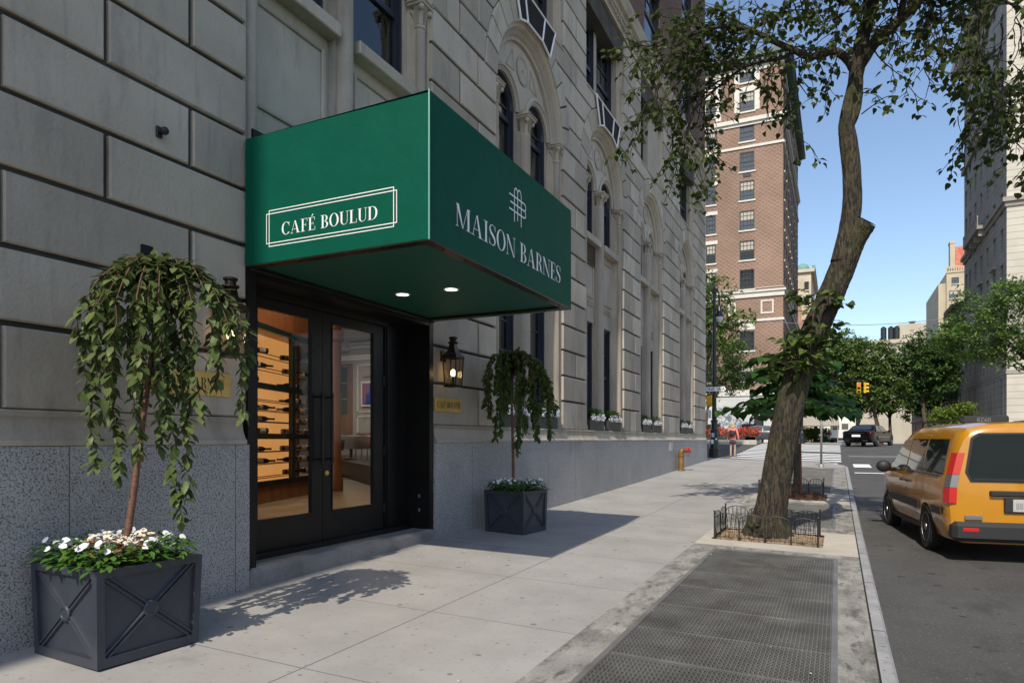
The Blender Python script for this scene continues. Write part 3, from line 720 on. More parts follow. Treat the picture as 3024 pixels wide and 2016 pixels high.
    if blank:
        stn.box(XW-.5,XW-.15,yc-.06,yc+h-.16,9.27,11.19); window(yc-h+.17,yc-.06,9.27,11.19,rail=10.2)
    else:
        stn.box(XW-.5,XW-.3,yc-.1,yc+.1,9.27,11.19)
        window(yc-h+.17,yc-.10,9.27,11.19,rail=10.2); window(yc+.10,yc+h-.17,9.27,11.19,rail=10.2)
    stn.build('window_surround',M['stone'],bld,smooth=35); tym.build('arch_tympanum',M['stone'],bld,smooth=30)
    for z in (13.0,16.3,19.6): window(yc-.95,yc+.95,z,z+2.1,x=XW-.12,rail=z+1.05,nv=2)
# vent grille in the second bay, near-black backs coloured as shaded rooms
mb=MB(); yc,h=BAYS[2]; a_,b_=yc-h+.30,yc-.235
mb.box(XW-.26,XW-.215,a_,b_,5.48,5.935)
for k in range(15): mb.quad((XW-.214,a_+.02,5.50+k*.028),(XW-.214,b_-.02,5.50+k*.028),(XW-.205,b_-.02,5.515+k*.028),(XW-.205,a_+.02,5.515+k*.028))
mb.build('vent_grille',M['bronze'],bld)
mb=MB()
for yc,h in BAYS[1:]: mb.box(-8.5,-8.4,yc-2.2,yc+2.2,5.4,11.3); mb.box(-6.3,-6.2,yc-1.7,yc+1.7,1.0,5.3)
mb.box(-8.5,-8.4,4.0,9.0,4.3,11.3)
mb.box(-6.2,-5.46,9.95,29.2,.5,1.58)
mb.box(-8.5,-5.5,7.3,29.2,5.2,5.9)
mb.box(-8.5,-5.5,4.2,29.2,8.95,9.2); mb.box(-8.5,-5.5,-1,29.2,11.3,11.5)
mb.build('room_shade_back',M['dark'],bld)
# sheet of netting in a white frame over two keystones
for bi,lab in ((1,'white framed dark netting panel over the keystone of the arch nearest the green awning'),(2,'white framed dark netting panel over the keystone of the second arch from the awning')):
    yc,h=BAYS[bi]; r0,r1=h+.0,h+.46; t=thing('netting_panel',(XW+.03,yc,ZA+r0),lab,'netting','netting panels on the arches')
    A0,A1=math.pi/2-.43,math.pi/2+.43; X0=XW+.05
    tops=[(yc+.93*q,ZA+r1+.0) for q in (-1,-.55,.45,1)]; bots=[(yc+.66*q,ZA+math.sqrt(r0*r0-(.66*q)**2)+.01) for q in (-1,-.55,.45,1)]
    mb=MB()
    for a_,b_ in zip(tops,bots): mb.tube([(X0,*a_),(X0,*b_)],.022,5)
    mb.tube([(X0,*p) for p in tops],.022,5); mb.tube([(X0,*p) for p in bots],.022,5)
    for p in (tops[0],tops[-1],bots[0],bots[-1]): mb.tube([(X0,*p),(XW,*p)],.015,5)
    mb.build('frame',M['white'],t)
    mb=MB()
    for i in range(3): mb.prism_x([tops[i],bots[i],bots[i+1],tops[i+1]],X0-.012,X0-.006)
    mb.build('netting',M['dark'],t)
# doorway: stone reveals are clad in black timber, doors stand back
XD=-5.35
mb=MB()
mb.box(XD-.1,XW+.02,4.70,4.80,.0,3.05); mb.box(XD-.12,XD+.08,4.80,5.02,.2,3.05)
mb.box(XD-.1,XW+.02,7.85,7.945,.0,3.05); mb.box(XD-.1,XD+.02,7.33,7.85,.22,3.05)
mb.box(XD+.021,XD+.04,7.60,7.63,.24,2.9); mb.box(XD+.021,XD+.035,7.36,7.38,.24,2.9)
mb.box(XD-.1,XW+.015,4.801,7.849,2.93,3.12); mb.box(XD-.1,XD+.06,5.02,7.33,2.86,2.929)
mb.box(XD-.1,XW-.02,4.801,7.849,3.12,4.35)
for k in range(2): mb.box(XD-.1+0*k,XD+.20-.1*k,4.85,7.80,.10+.07*k,.17+.07*k)
mb.cbox(XW+.0,XW+.05,4.70,7.95,2.98,3.06,.01)
mb.build('door_surround',M['door'],bld)
mb=MB(); mb.cbox(XW-.3,XW+.065,4.70,7.96,-.25,.17,.02); mb.cbox(XW-.32,XW+.04,4.72,7.9,.1,.182,.02)
mb.box(XW+.066,XW+.068,6.14,6.15,-.2,.17)
mb.build('granite_step',M['step'],bld)
def leaf(y0,y1,gy0,gy1,lab):
    mb=MB(); z0,z1,gz0,gz1=.16,2.857,.57,2.745
    mb.box(XD-.045,XD,y0,gy0,z0,z1); mb.box(XD-.045,XD,gy1,y1,z0,z1); mb.box(XD-.045,XD,gy0,gy1,z0,gz0); mb.box(XD-.045,XD,gy0,gy1,gz1,z1)
    for (a_,b_,c_,d_) in ((gy0-.02,gy0,gz0-.02,gz1+.02),(gy1,gy1+.02,gz0-.02,gz1+.02),(gy0,gy1,gz0-.02,gz0),(gy0,gy1,gz1,gz1+.02)): mb.box(XD,XD+.008,a_,b_,c_,d_)
    o=mb.build('door',M['door'],bld); mb=MB(); mb.box(XD-.026,XD-.02,gy0-.01,gy1+.01,gz0-.01,gz1+.01); mb.build('pane',M['doorglass'],o); return o
dl=leaf(5.02,6.147,5.17,5.965,''); dr=leaf(6.153,7.31,6.32,7.10,'')
for o,y in ((dl,6.07),(dr,6.235)):
    mb=MB(); mb.tube([(XD+.07,y,1.12),(XD+.07,y,1.93)],.016,10)
    for z in (1.17,1.88): mb.tube([(XD,y,z),(XD+.07,y,z)],.012,8)
    mb.build('handle',M['iron'],o,smooth=40)
    mb=MB()
    for z in (1.13,1.87): mb.tube([(XD+.07,y,z),(XD+.07,y,z+.06)],.019,10)
    mb.build('handle_collar',M['bronze'],o,smooth=40)
mb=MB(); mb.T=Matrix.Translation((XD,6.215,1.005))@Matrix.Rotation(R_(90),4,'Y'); mb.lathe([(.03,0),(.03,.012),(.018,.02),(.018,.026)],(0,0),16); mb.build('lock',M['brass'],dr)
mb=MB()
for z in (.45,1.2,2.1): mb.tube([(XD+.01,7.315,z),(XD+.01,7.315,z+.11)],.014,8)
mb.build('hinge',M['bronze'],dr)
mb=MB()
for z in (.41,.60): mb.cbox(XW-.16,XW-.13,7.838,7.852,z,z+.05,.004)
mb.build('power_socket',mat('socket_plate',(.10,.16,.22),.4),bld)
# sconce hole and wall camera
mb=MB(); mb.cbox(XW-.01,XW+.018,3.625,3.725,2.82,2.945,.004); mb.build('wall_socket_opening',M['dark'],bld)
t=thing('security_camera',(XW+.05,3.78,3.85),'small black dome camera on the stone wall above the left planter tree','camera')
mb=MB(); mb.cbox(XW,XW+.02,3.755,3.81,3.85,3.94,.005); mb.build('bracket',M['iron'],t)
mb=MB(); mb.sphere((XW+.06,3.795,3.90),.033,14,10); mb.tube([(XW+.015,3.782,3.895),(XW+.06,3.795,3.90)],.018,10); mb.build('dome',M['iron'],t,smooth=True)
# ---------------------------------------------------------------- lettering
def EL(cx,cy,rx,ry,a0,a1,n=14): return [(cx+rx*math.cos(R_(a0+(a1-a0)*i/n)),cy+ry*math.sin(R_(a0+(a1-a0)*i/n))) for i in range(n+1)]
def ringq(cx,cy,rx,ry,th,tn,a0,a1,n=22):
    o=EL(cx,cy,rx,ry,a0,a1,n); i_=EL(cx,cy,rx-th,ry-tn,a0,a1,n); return [[o[k],o[k+1],i_[k+1],i_[k]] for k in range(n)]
def rq_(x0,y0,x1,y1): return [[(x0,y0),(x1,y0),(x1,y1),(x0,y1)]]
def stroke(pts,ws):
    L=[];Rr=[]
    for i,p in enumerate(pts):
        a=pts[max(i-1,0)]; b=pts[min(i+1,len(pts)-1)]; dx,dy=b[0]-a[0],b[1]-a[1]; q=math.hypot(dx,dy) or 1; w_=(ws if isinstance(ws,(int,float)) else ws[i])/2
        L.append((p[0]-dy/q*w_,p[1]+dx/q*w_)); Rr.append((p[0]+dy/q*w_,p[1]-dx/q*w_))
    return [[Rr[i],Rr[i+1],L[i+1],L[i]] for i in range(len(pts)-1)]
T_,t_=.14,.030
def serif(x,y,hw): return rq_(x-hw,y if y==0 else 1-t_,x+hw,t_ if y==0 else 1)
def glyph(ch):
    if ch=='M': return serif(.09,0,.09)+rq_(.075,t_,.105,1-t_)+[[(.02,1),(.20,1),(.50,.0),(.44,.0)]]+stroke([(.475,.03),(.80,.985)],.030)+rq_(.79,t_,.93,1-t_)+serif(.86,0,.16)+rq_(.78,1-t_,1.0,1), 1.02
    if ch=='A': return stroke([(.12,.02),(.40,.97)],.03)+[[(.60,0),(.76,0),(.47,1),(.385,.97)]]+rq_(.21,.30,.62,.33)+serif(.12,0,.12)+serif(.68,0,.17), .87
    if ch=='I': return rq_(.12,t_,.26,1-t_)+serif(.19,0,.17)+serif(.19,1,.17), .38
    if ch=='O': return ringq(.40,.5,.38,.515,.145,.03,0,360,36), .80
    if ch=='N': return serif(.11,0,.11)+rq_(.095,t_,.125,1-t_)+[[(.02,1),(.20,1),(.735,-.01),(.66,-.01)]]+rq_(.70,0,.73,1-t_)+serif(.715,1,.11), .84
    if ch=='S':
        P=[(.50,.73),(.47,.88),(.40,.96),(.28,.985),(.16,.95),(.09,.85),(.09,.73),(.16,.61),(.30,.50),(.43,.39),(.49,.27),(.47,.13),(.39,.04),(.26,.015),(.13,.05),(.06,.15),(.04,.28)]
        return stroke(P,[.028,.03,.03,.032,.05,.08,.115,.145,.155,.145,.115,.085,.05,.032,.03,.03,.028])+rq_(.488,.70,.512,.99)+rq_(.028,.01,.052,.30), .56
    if ch=='B': return rq_(.09,t_,.23,1-t_)+rq_(0,0,.30,t_)+rq_(0,1-t_,.30,1)+ringq(.30,.75,.26,.25,.13,.028,-90,90)+ringq(.30,.262,.31,.262,.14,.028,-90,90)+rq_(.23,.505,.30,.53), .64
    if ch=='R': return rq_(.09,t_,.23,1-t_)+rq_(0,0,.32,t_)+rq_(0,1-t_,.30,1)+ringq(.30,.745,.29,.255,.135,.028,-90,90)+rq_(.23,.49,.30,.518)+stroke([(.36,.50),(.47,.42),(.51,.30),(.53,.14),(.59,.04),(.68,.03)],[.05,.12,.135,.125,.07,.03]), .70
    if ch in 'EÉF':
        q=rq_(.09,t_,.23,1-t_)+rq_(0,0,.34,t_)+rq_(0,1-t_,.55,1)+rq_(.525,.76,.552,.97)+rq_(.23,.50,.42,.53)+rq_(.405,.40,.43,.63)
        if ch!='F': q+=rq_(.34,0,.58,t_)+rq_(.552,.031,.58,.26)
        if ch=='É': q+=[[(.25,1.06),(.30,1.06),(.46,1.24),(.36,1.25)]]
        return q,(.62 if ch!='F' else .58)
    if ch=='C': return ringq(.40,.5,.38,.515,.145,.03,42,318,30)+rq_(.655,.66,.682,1.0)+rq_(.655,.10,.682,.16), .72
    if ch=='U': return rq_(.09,.30,.23,1-t_)+serif(.16,1,.16)+ringq(.375,.30,.285,.315,.135,.03,180,270)+ringq(.375,.30,.265,.315,.03,.03,270,360)+rq_(.61,.30,.64,1-t_)+serif(.625,1,.11), .74
    if ch=='L': return rq_(.09,t_,.23,1-t_)+serif(.16,1,.17)+rq_(0,0,.58,t_)+rq_(.553,.031,.58,.30), .61
    if ch=='D': return rq_(.09,t_,.23,1-t_)+rq_(0,0,.34,t_)+rq_(0,1-t_,.34,1)+ringq(.34,.5,.40,.5,.145,.03,-90,90), .77
    return [],.34
def letters(text,org,u,v,nrm,height,width,sp=.05):
    """lettering as thin pieces on a surface, scaled to a total width"""
    mb=MB(); org,u,v,nrm=Vector(org),Vector(u),Vector(v),Vector(nrm)
    tot=sum(glyph(c)[1]+sp for c in text)-sp; kx=width/tot; x=0; c=0
    for ch in text:
        q,adv=glyph(ch)
        for poly in q:
            c+=1; off=.002+(c%7)*.00022
            P=[org+u*((x+p[0])*kx)+v*(p[1]*height)+nrm*off for p in poly]
            mb.add(P,[tuple(range(len(P)))])
        x+=adv+sp
    return mb
# ---------------------------------------------------------------- awning
AX=-2.96; AY0,AY1=4.66,7.90; AZ0,AZ1=3.005,4.20
aw=thing('awning',(-4,6.28,AZ0),'dark green box awning over the restaurant door with white lettering on two sides','awning')
mb=MB(); mb.prism_x([(0,0)]*3,0,0) if 0 else None
mb.box(XW+.03,AX-.004,AY0,AY0+.02,AZ0,AZ1-.02); mb.build('side_panel',M['awn'],aw)
mb=MB(); mb.box(XW+.03,AX-.004,AY1-.02,AY1,AZ0,AZ1-.02); mb.build('side_panel',M['awn'],aw)
mb=MB(); mb.box(AX-.022,AX,AY0+.021,AY1-.021,AZ0,AZ1); mb.build('front_panel',M['awn'],aw)
mb=MB(); mb.add([(XW+.03,AY0,AZ1-.02),(AX,AY0,AZ1),(AX,AY1,AZ1),(XW+.03,AY1,AZ1-.02)],[(0,1,2,3)]); mb.build('top_cover',M['awn'],aw)
mb=MB(); mb.box(XW+.05,AX-.10,AY0+.10,AY1-.10,AZ0+.02,AZ0+.035); mb.build('soffit',M['awn2'],aw)
mb=MB()
for (a_,b_,c_,d_) in ((XW+.03,AX-.002,AY0+.003,AY0+.1),(XW+.03,AX-.002,AY1-.1,AY1-.003),(AX-.1,AX-.002,AY0+.101,AY1-.101)): mb.box(a_,b_,c_,d_,AZ0-.012,AZ0+.018)
for i in range(6):
    for y in (AY0+.05,AY1-.05): mb.sphere((XW+.3+i*.35,y,AZ0-.014),.011,6,4)
for i in range(8): mb.sphere((AX-.05,AY0+.3+i*.38,AZ0-.014),.011,6,4)
mb.build('under_frame',M['bronze'],aw)
mb=MB(); mb.tube([(AX-.003,AY0+.003,AZ0-.005),(AX-.003,AY0+.003,AZ1+.004)],.008,8); mb.tube([(XW+.03,AY1-.003,AZ0-.012),(AX-.003,AY1-.003,AZ0-.012)],.007,6); mb.build('corner_trim',M['alum'],aw)
letters('CAFÉ BOULUD',(-4.523,AY0,3.232),(1,0,0),(0,0,1),(0,-1,0),.112,1.06).build('lettering',M['white'],aw,label='white serif lettering CAFÉ BOULUD')
mb=MB()
for i,(x0,x1,z0,z1) in enumerate(((-4.677,-3.30,3.143,3.475),(-4.708,-3.27,3.172,3.446))):
    o_=.0022+i*.0006; wd=.008
    for (a_,b_,c_,d_) in ((x0,x1,z0,z0+wd),(x0,x1,z1-wd,z1),(x0,x0+wd,z0+wd,z1-wd),(x1-wd,x1,z0+wd,z1-wd)): mb.quad((a_,AY0-o_,c_),(b_,AY0-o_,c_),(b_,AY0-o_,d_),(a_,AY0-o_,d_))
mb.build('lettering_border',M['white'],aw)
letters('MAISON BARNES',(AX,5.08,3.232),(0,1,0),(0,0,1),(1,0,0),.196,2.45,.045).build('lettering',M['white'],aw,label='white serif lettering MAISON BARNES')
mb=MB(); c_=[0]
def em(pts,wd=.015):
    for q in stroke(pts,wd):
        c_[0]+=1; o_=.002+(c_[0]%5)*.0003; mb.add([(AX+o_,*p) for p in q],[(0,1,2,3)])
v1,v2,v3=6.256,6.333,6.418; tp=3.905
def semi(y0,z0,y1,z1,side):
    n=10; cx_,cz_=(y0+y1)/2,(z0+z1)/2
    if side=='top': r=(y1-y0)/2; return [(cx_-r*math.cos(math.pi*i/n),z0+r*1.05*math.sin(math.pi*i/n)) for i in range(n+1)]
    r=abs(z0-z1)/2; return [(y0+r*1.05*math.sin(math.pi*i/n),cz_+r*math.cos(math.pi*i/n)) for i in range(n+1)]
em([(v1,3.60),(v1,tp)]); em(semi(v1,tp,v2,tp,'top')); em([(v2,tp),(v2,3.625)]); em(semi(v2,tp,v3,tp,'top')); em([(v3,tp),(v3,3.585)])
l1,l2,l3,xr=3.85,3.777,3.704,6.495
em([(6.134,l1),(xr,l1)]); em(semi(xr,l1,xr,l2,'r')); em([(xr,l2),(6.162,l2)]); em(semi(xr,l2,xr,l3,'r')); em([(xr,l3),(6.134,l3)])
mb.build('emblem',M['white'],aw)
for i,(x,y) in enumerate(((-4.41,6.39),(-3.785,6.40))):
    mb=MB(); mb.lathe([(.085,AZ0+.019),(.085,AZ0+.010),(.066,AZ0+.010),(.066,AZ0+.019)],(x,y),24); o=mb.build('downlight',M['white'],aw,smooth=30)
    mb=MB(); mb.lathe([(.064,AZ0+.0115),(.064,AZ0+.012)],(x,y),20); mb.build('lamp',M['down'],o)
# ---------------------------------------------------------------- lanterns and plaques
def lantern(y,zb,lab):
    xc=XW+.17; t=thing('wall_lantern',(XW+.02,y,zb),lab,'lantern','lanterns flanking the doorway'); zt=zb+.40; hb,ht=.085,.105
    mb=MB()
    for s in (1,-1):
        for q in (1,-1): mb.tube([(xc+s*hb,y+q*hb,zb),(xc+s*ht,y+q*ht,zt)],.011,4)
    for h_,z in ((hb,zb),(ht,zt)):
        for s in (1,-1): mb.box(xc-h_-.012,xc+h_+.012,y+s*h_-.012,y+s*h_+.012,z-.012,z+.012); mb.box(xc+s*h_-.012,xc+s*h_+.012,y-h_+.0121,y+h_-.0121,z-.0118,z+.0118)
    mb.box(xc-hb,xc+hb,y-hb,y+hb,zb-.011,zb-.003)
    mb.lathe([(.165,zt+.012),(.15,zt+.03),(.10,zt+.07),(.068,zt+.12),(.055,zt+.19)],(xc,y),4,sq=1)
    mb.lathe([(.055,zt+.19),(.075,zt+.20),(.075,zt+.215),(.048,zt+.22),(.048,zt+.255),(.062,zt+.265),(.062,zt+.28),(.04,zt+.29)],(xc,y),16)
    mb.box(XW,XW+.02,y-.06,y+.06,zt-.05,zt+.1); mb.tube([(XW+.01,y,zt+.02),(xc,y,zt+.04)],.014,6); mb.lathe([(.03,zb),(.03,zb+.015),(.016,zb+.02),(.016,zb+.14)],(xc,y),10)
    mb.build('frame',M['bronze'],t)
    mb=MB()
    for k in range(4):
        a=k*math.pi/2; ca,sa=math.cos(a),math.sin(a)
        def p(r,q,z): return (xc+r*ca-q*sa,y+r*sa+q*ca,z)
        mb.quad(p(hb,-hb+.01,zb+.01),p(hb,hb-.01,zb+.01),p(ht,ht-.01,zt-.01),p(ht,-ht+.01,zt-.01))
    mb.build('pane',M['lampglass'],t)
    mb=MB(); mb.sphere((xc,y,zb+.185),.034,12,8,(1,1,1.5)); mb.build('bulb',M['bulb'],t,smooth=True)
lantern(8.22,2.13,'lit bronze wall lantern above the CAFÉ BOULUD plaque, right of the door')
lantern(4.36,2.13,'bronze wall lantern half hidden behind the leafy left planter tree')
def plaque(y0,y1,z0,z1,text,lab,ty0,ty1):
    t=thing('brass_plaque',(XW+.01,y0,z0),lab,'plaque','brass name plaques by the door')
    mb=MB(); mb.cbox(XW+.004,XW+.022,y0,y1,z0,z1,.004); mb.build('plate',M['brass'],t)
    mb=MB()
    for y in (y0+.03,y1-.03):
        for z in (z0+.03,z1-.03): mb.sphere((XW+.022,y,z),.006,6,4)
    mb.build('screw',M['brass'],t)
    letters(text,(XW+.022,ty0,z0+.055),(0,1,0),(0,0,1),(1,0,0),(z1-z0)-.11,ty1-ty0,.03).build('engraved_lettering',M['engrave'],t)
plaque(7.99,8.71,1.78,1.975,'CAFÉ BOULUD','small brass plaque engraved CAFÉ BOULUD below the lit lantern',8.04,8.665)
plaque(3.52,4.50,1.775,1.985,'MAISON BARNES','brass plaque engraved MAISON BARNES partly covered by the left planter tree',3.60,4.42)
t=thing('wall_notice',(XW+.05,22.5,1.02),'small white notice with red print on the granite base above the standpipe','notice')
mb=MB(); mb.box(XW+.047,XW+.052,22.33,22.74,1.03,1.285); mb.build('plate',M['white'],t)
mb=MB()
for k in range(4): mb.box(XW+.0525,XW+.0535,22.36,22.71,1.24-k*.06,1.265-k*.06)
mb.build('printed_lines',mat('red_print',(.55,.12,.1),.6),t)
# ---------------------------------------------------------------- planters
def leafshape(mb,p,d,n,L,W,st=((0,.05),(.25,.8),(.5,1),(.78,.6),(1,0)),droop=.15,fold=.18):
    d=d.normalized(); s=d.cross(n)
    if s.length<1e-4: return
    s.normalize(); n=s.cross(d)
    P=[];k=len(st)
    for t,w_ in st:
        c=p+d*(L*t)-n*(droop*L*t*t); P+=[c-s*(W*.5*w_)+n*(fold*W*w_*.5),c,c+s*(W*.5*w_)+n*(fold*W*w_*.5)]
    F=[]
    for i in range(k-1): F+=[(3*i,3*i+1,3*i+4,3*i+3),(3*i+1,3*i+2,3*i+5,3*i+4)]
    mb.add(P,F)
HEART=((-.08,.45),(.08,.95),(.3,1.05),(.55,.8),(.8,.35),(1,0))
def planter(cx,cy,rz,zb,size,h,lab):
    t=thing('planter_box',(cx,cy,zb),lab,'planter','square planters beside the door',rz)
    T=Matrix.Translation((cx,cy,zb))@Matrix.Rotation(rz,4,'Z'); b=size/2*.955; tp=size/2
    mb=MB(); mb.T=T
    def at(u,z): k=b+(tp-b)*z/h; return k*u
    # four posts and rails standing proud of sunk panels
    z0=.0
    for sx in (1,-1):
        for sy in (1,-1):
            w_=.05; P=[]; mb=MB(); mb.T=T
            for z in (.0,h):
                k=b+(tp-b)*z/h
                P+=[(sx*k,sy*k,z),(sx*(k-w_),sy*k,z),(sx*(k-w_),sy*(k-w_),z),(sx*k,sy*(k-w_),z)]
            mb.add(P,[(3,2,1,0),(4,5,6,7),(0,1,5,4),(1,2,6,5),(2,3,7,6),(3,0,4,7)]); mb.build('corner_post',M['planter'],t)
    mb=MB(); mb.T=T
    for k in range(4):
        mb.T=T@Matrix.Rotation(k*math.pi/2,4,'Z')
        for za,zb_ in ((.0,.06),(h-.05,h)):
            ka,kb=b+(tp-b)*za/h,b+(tp-b)*zb_/h; w_=.05
            mb.add([(-(ka-w_),-ka,za),(ka-w_,-ka,za),(kb-w_,-kb,zb_),(-(kb-w_),-kb,zb_),(-(ka-w_),-ka+.06,za),(ka-w_,-ka+.06,za),(kb-w_,-kb+.06,zb_),(-(kb-w_),-kb+.06,zb_)],[(0,1,2,3),(3,2,6,7),(1,0,4,5)])
        ka,kb=at(1,.06)-.022,at(1,h-.05)-.022
        mb.add([(-ka,-ka,.05),(ka,-ka,.05),(kb,-kb,h-.04),(-kb,-kb,h-.04)],[(0,1,2,3)])
    mb.build('panels',M['planter'],t)
    for k in range(4):
        mb=MB(); mb.T=T@Matrix.Rotation(k*math.pi/2,4,'Z')
        ka=at(1,.06)-.052; zc=(.06+h-.05)/2; y=lambda z:-(b+(tp-b)*z/h)+.022
        for s in (1,-1):
            P0=Vector((-ka*s,y(.06),.06)); P1=Vector((ka*s,y(h-.05),h-.05)); d=(P1-P0).normalized(); nn=Vector((-d.z,0,d.x))
            for off in (-.014,.014):
                A_=P0+nn*off; B_=P1+nn*off
                mb.add([A_+nn*.011,A_-nn*.011,B_-nn*.011,B_+nn*.011,A_+nn*.006+Vector((0,-.014-.001*s,0)),A_-nn*.006+Vector((0,-.014-.001*s,0)),B_-nn*.006+Vector((0,-.014-.001*s,0)),B_+nn*.006+Vector((0,-.014-.001*s,0))],[(4,5,6,7),(0,3,7,4),(1,5,6,2),(0,4,5,1),(3,2,6,7)])
        T0=mb.T; mb.T=T0@Matrix.Translation((0,y(zc)+.002,zc))@Matrix.Rotation(R_(90),4,'X'); mb.lathe([(.055,0),(.055,.018),(.045,.026),(.034,.026),(.03,.020),(.0,.020)],(0,0),24)
        mb.build('cross_brace',M['planter'],t,smooth=30)
    mb=MB(); mb.T=T; kk=tp-.05; mb.add([(-kk,-kk,h-.05),(kk,-kk,h-.05),(kk,kk,h-.05),(-kk,kk,h-.05)],[(0,1,2,3)]); mb.build('potting_soil',M['soil'],t)
    return T
SP=0
def weeping(base,top,crown,strands,lmat,lab,seed,L=.085,W=.042,extra=19,rad=.021):
    """weeping standard: one clear stem, arching shoots from its head that hang down, leaves in pairs along each"""
    r=random.Random(seed); t=thing('weeping_tree',base,lab,'tree','weeping trees in the planters')
    base,top=Vector(base),Vector(top); mb=MB(); pts=[];rr=[]
    for i in range(9):
        k=i/8; p=base.lerp(top,k)+Vector((math.sin(k*3.0)*.018,math.cos(k*5)*.012-.012,0)); pts.append(p); rr.append(rad*(1.25-.45*k))
    mb.tube(pts,rr,10); mb.build('trunk',M['bark_red'],t,smooth=True)
    Rv=Vector((.9025,.4307,0)); Fv=Vector((-.4307,.9025,0)); tw=MB(); lf=MB()
    allst=[(.5*(crown[0]+crown[1])+(a-.5*(crown[0]+crown[1]))*(.8 if a<.3 else .95),b,c,1.0) for a,b,c in strands]
    for k in range(extra):
        s=crown[0]*.8+.05+(crown[1]-crown[0])*.86*r.random(); d=r.uniform(-crown[2],crown[2]); allst.append((s,d,r.uniform(crown[3],crown[4]),r.uniform(.75,1.12)))
    for (s,d,zend,hk) in allst:
        st=pts[-1]+Vector((0,0,r.uniform(-.25,.05))); out=Rv*s+Fv*d; span=out.length
        tgt=Vector((base.x,base.y,0))+out; tgt.x=max(tgt.x,XW+.12); hx=tgt-Vector((st.x,st.y,0)); hx.z=0
        hpk=(crown[5]-st.z)*hk*(1-.25*min(1,(hx.length/.6)**2)); n1=10; P=[]
        for i in range(n1+1):
            k=i/n1; q2=min(1.0,hx.length/.62); ctl=Vector((st.x,st.y,crown[5]+.22*hk))+hx*.5; en=Vector((st.x,st.y,crown[5]-.06-.42*q2*q2*hk+(hk-1)*.25))+hx; P.append(st*(1-k)**2+ctl*2*k*(1-k)+en*k*k)
        z=P[-1].z; cur=P[-1].copy(); dv=hx.normalized() if hx.length>1e-3 else Vector((1,0,0)); k=0
        while cur.z>zend:
            k+=1; cur=cur+Vector((r.uniform(-.016,.016),r.uniform(-.016,.016),-.042))+dv*.02*math.exp(-k*.5); cur.x=max(cur.x,XW+.07); P.append(cur.copy())
        tw.tube(P,[.0055*(1-.7*i/len(P))+.0012 for i in range(len(P))],4,cap=False)
        ac=0
        for i in range(2,len(P)):
            seg=P[i]-P[i-1]; ln=seg.length; dd=seg.normalized() if ln>1e-6 else Vector((0,0,-1)); nst=max(1,round(ln/.028))
            for q in range(nst):
                p=P[i-1]+seg*(q/nst)
                for side in (1,-1):
                    if r.random()<.24: continue
                    az=r.uniform(0,6.28); sd=Vector((math.cos(az),math.sin(az),0)); sd=(sd-dd*sd.dot(dd)); sd=sd.normalized() if sd.length>1e-3 else Vector((1,0,0))
                    lean=r.uniform(.6,1.5); ld=(sd*side*lean+dd*.55+Vector((0,0,r.uniform(-.75,.05)))).normalized()
                    up=(Vector((0,0,1))+sd*side*.6+Vector((.25,-.35,0))*r.uniform(0,1)).normalized()
                    sz=r.uniform(.6,1.2)*(1.12 if i>len(P)-6 else 1)
                    leafshape(lf,p,ld,up,L*sz,W*sz,droop=r.uniform(.05,.35))
    tw.build('shoots',M['twig'],t,smooth=True); lf.build('foliage',lmat,t,smooth=True)
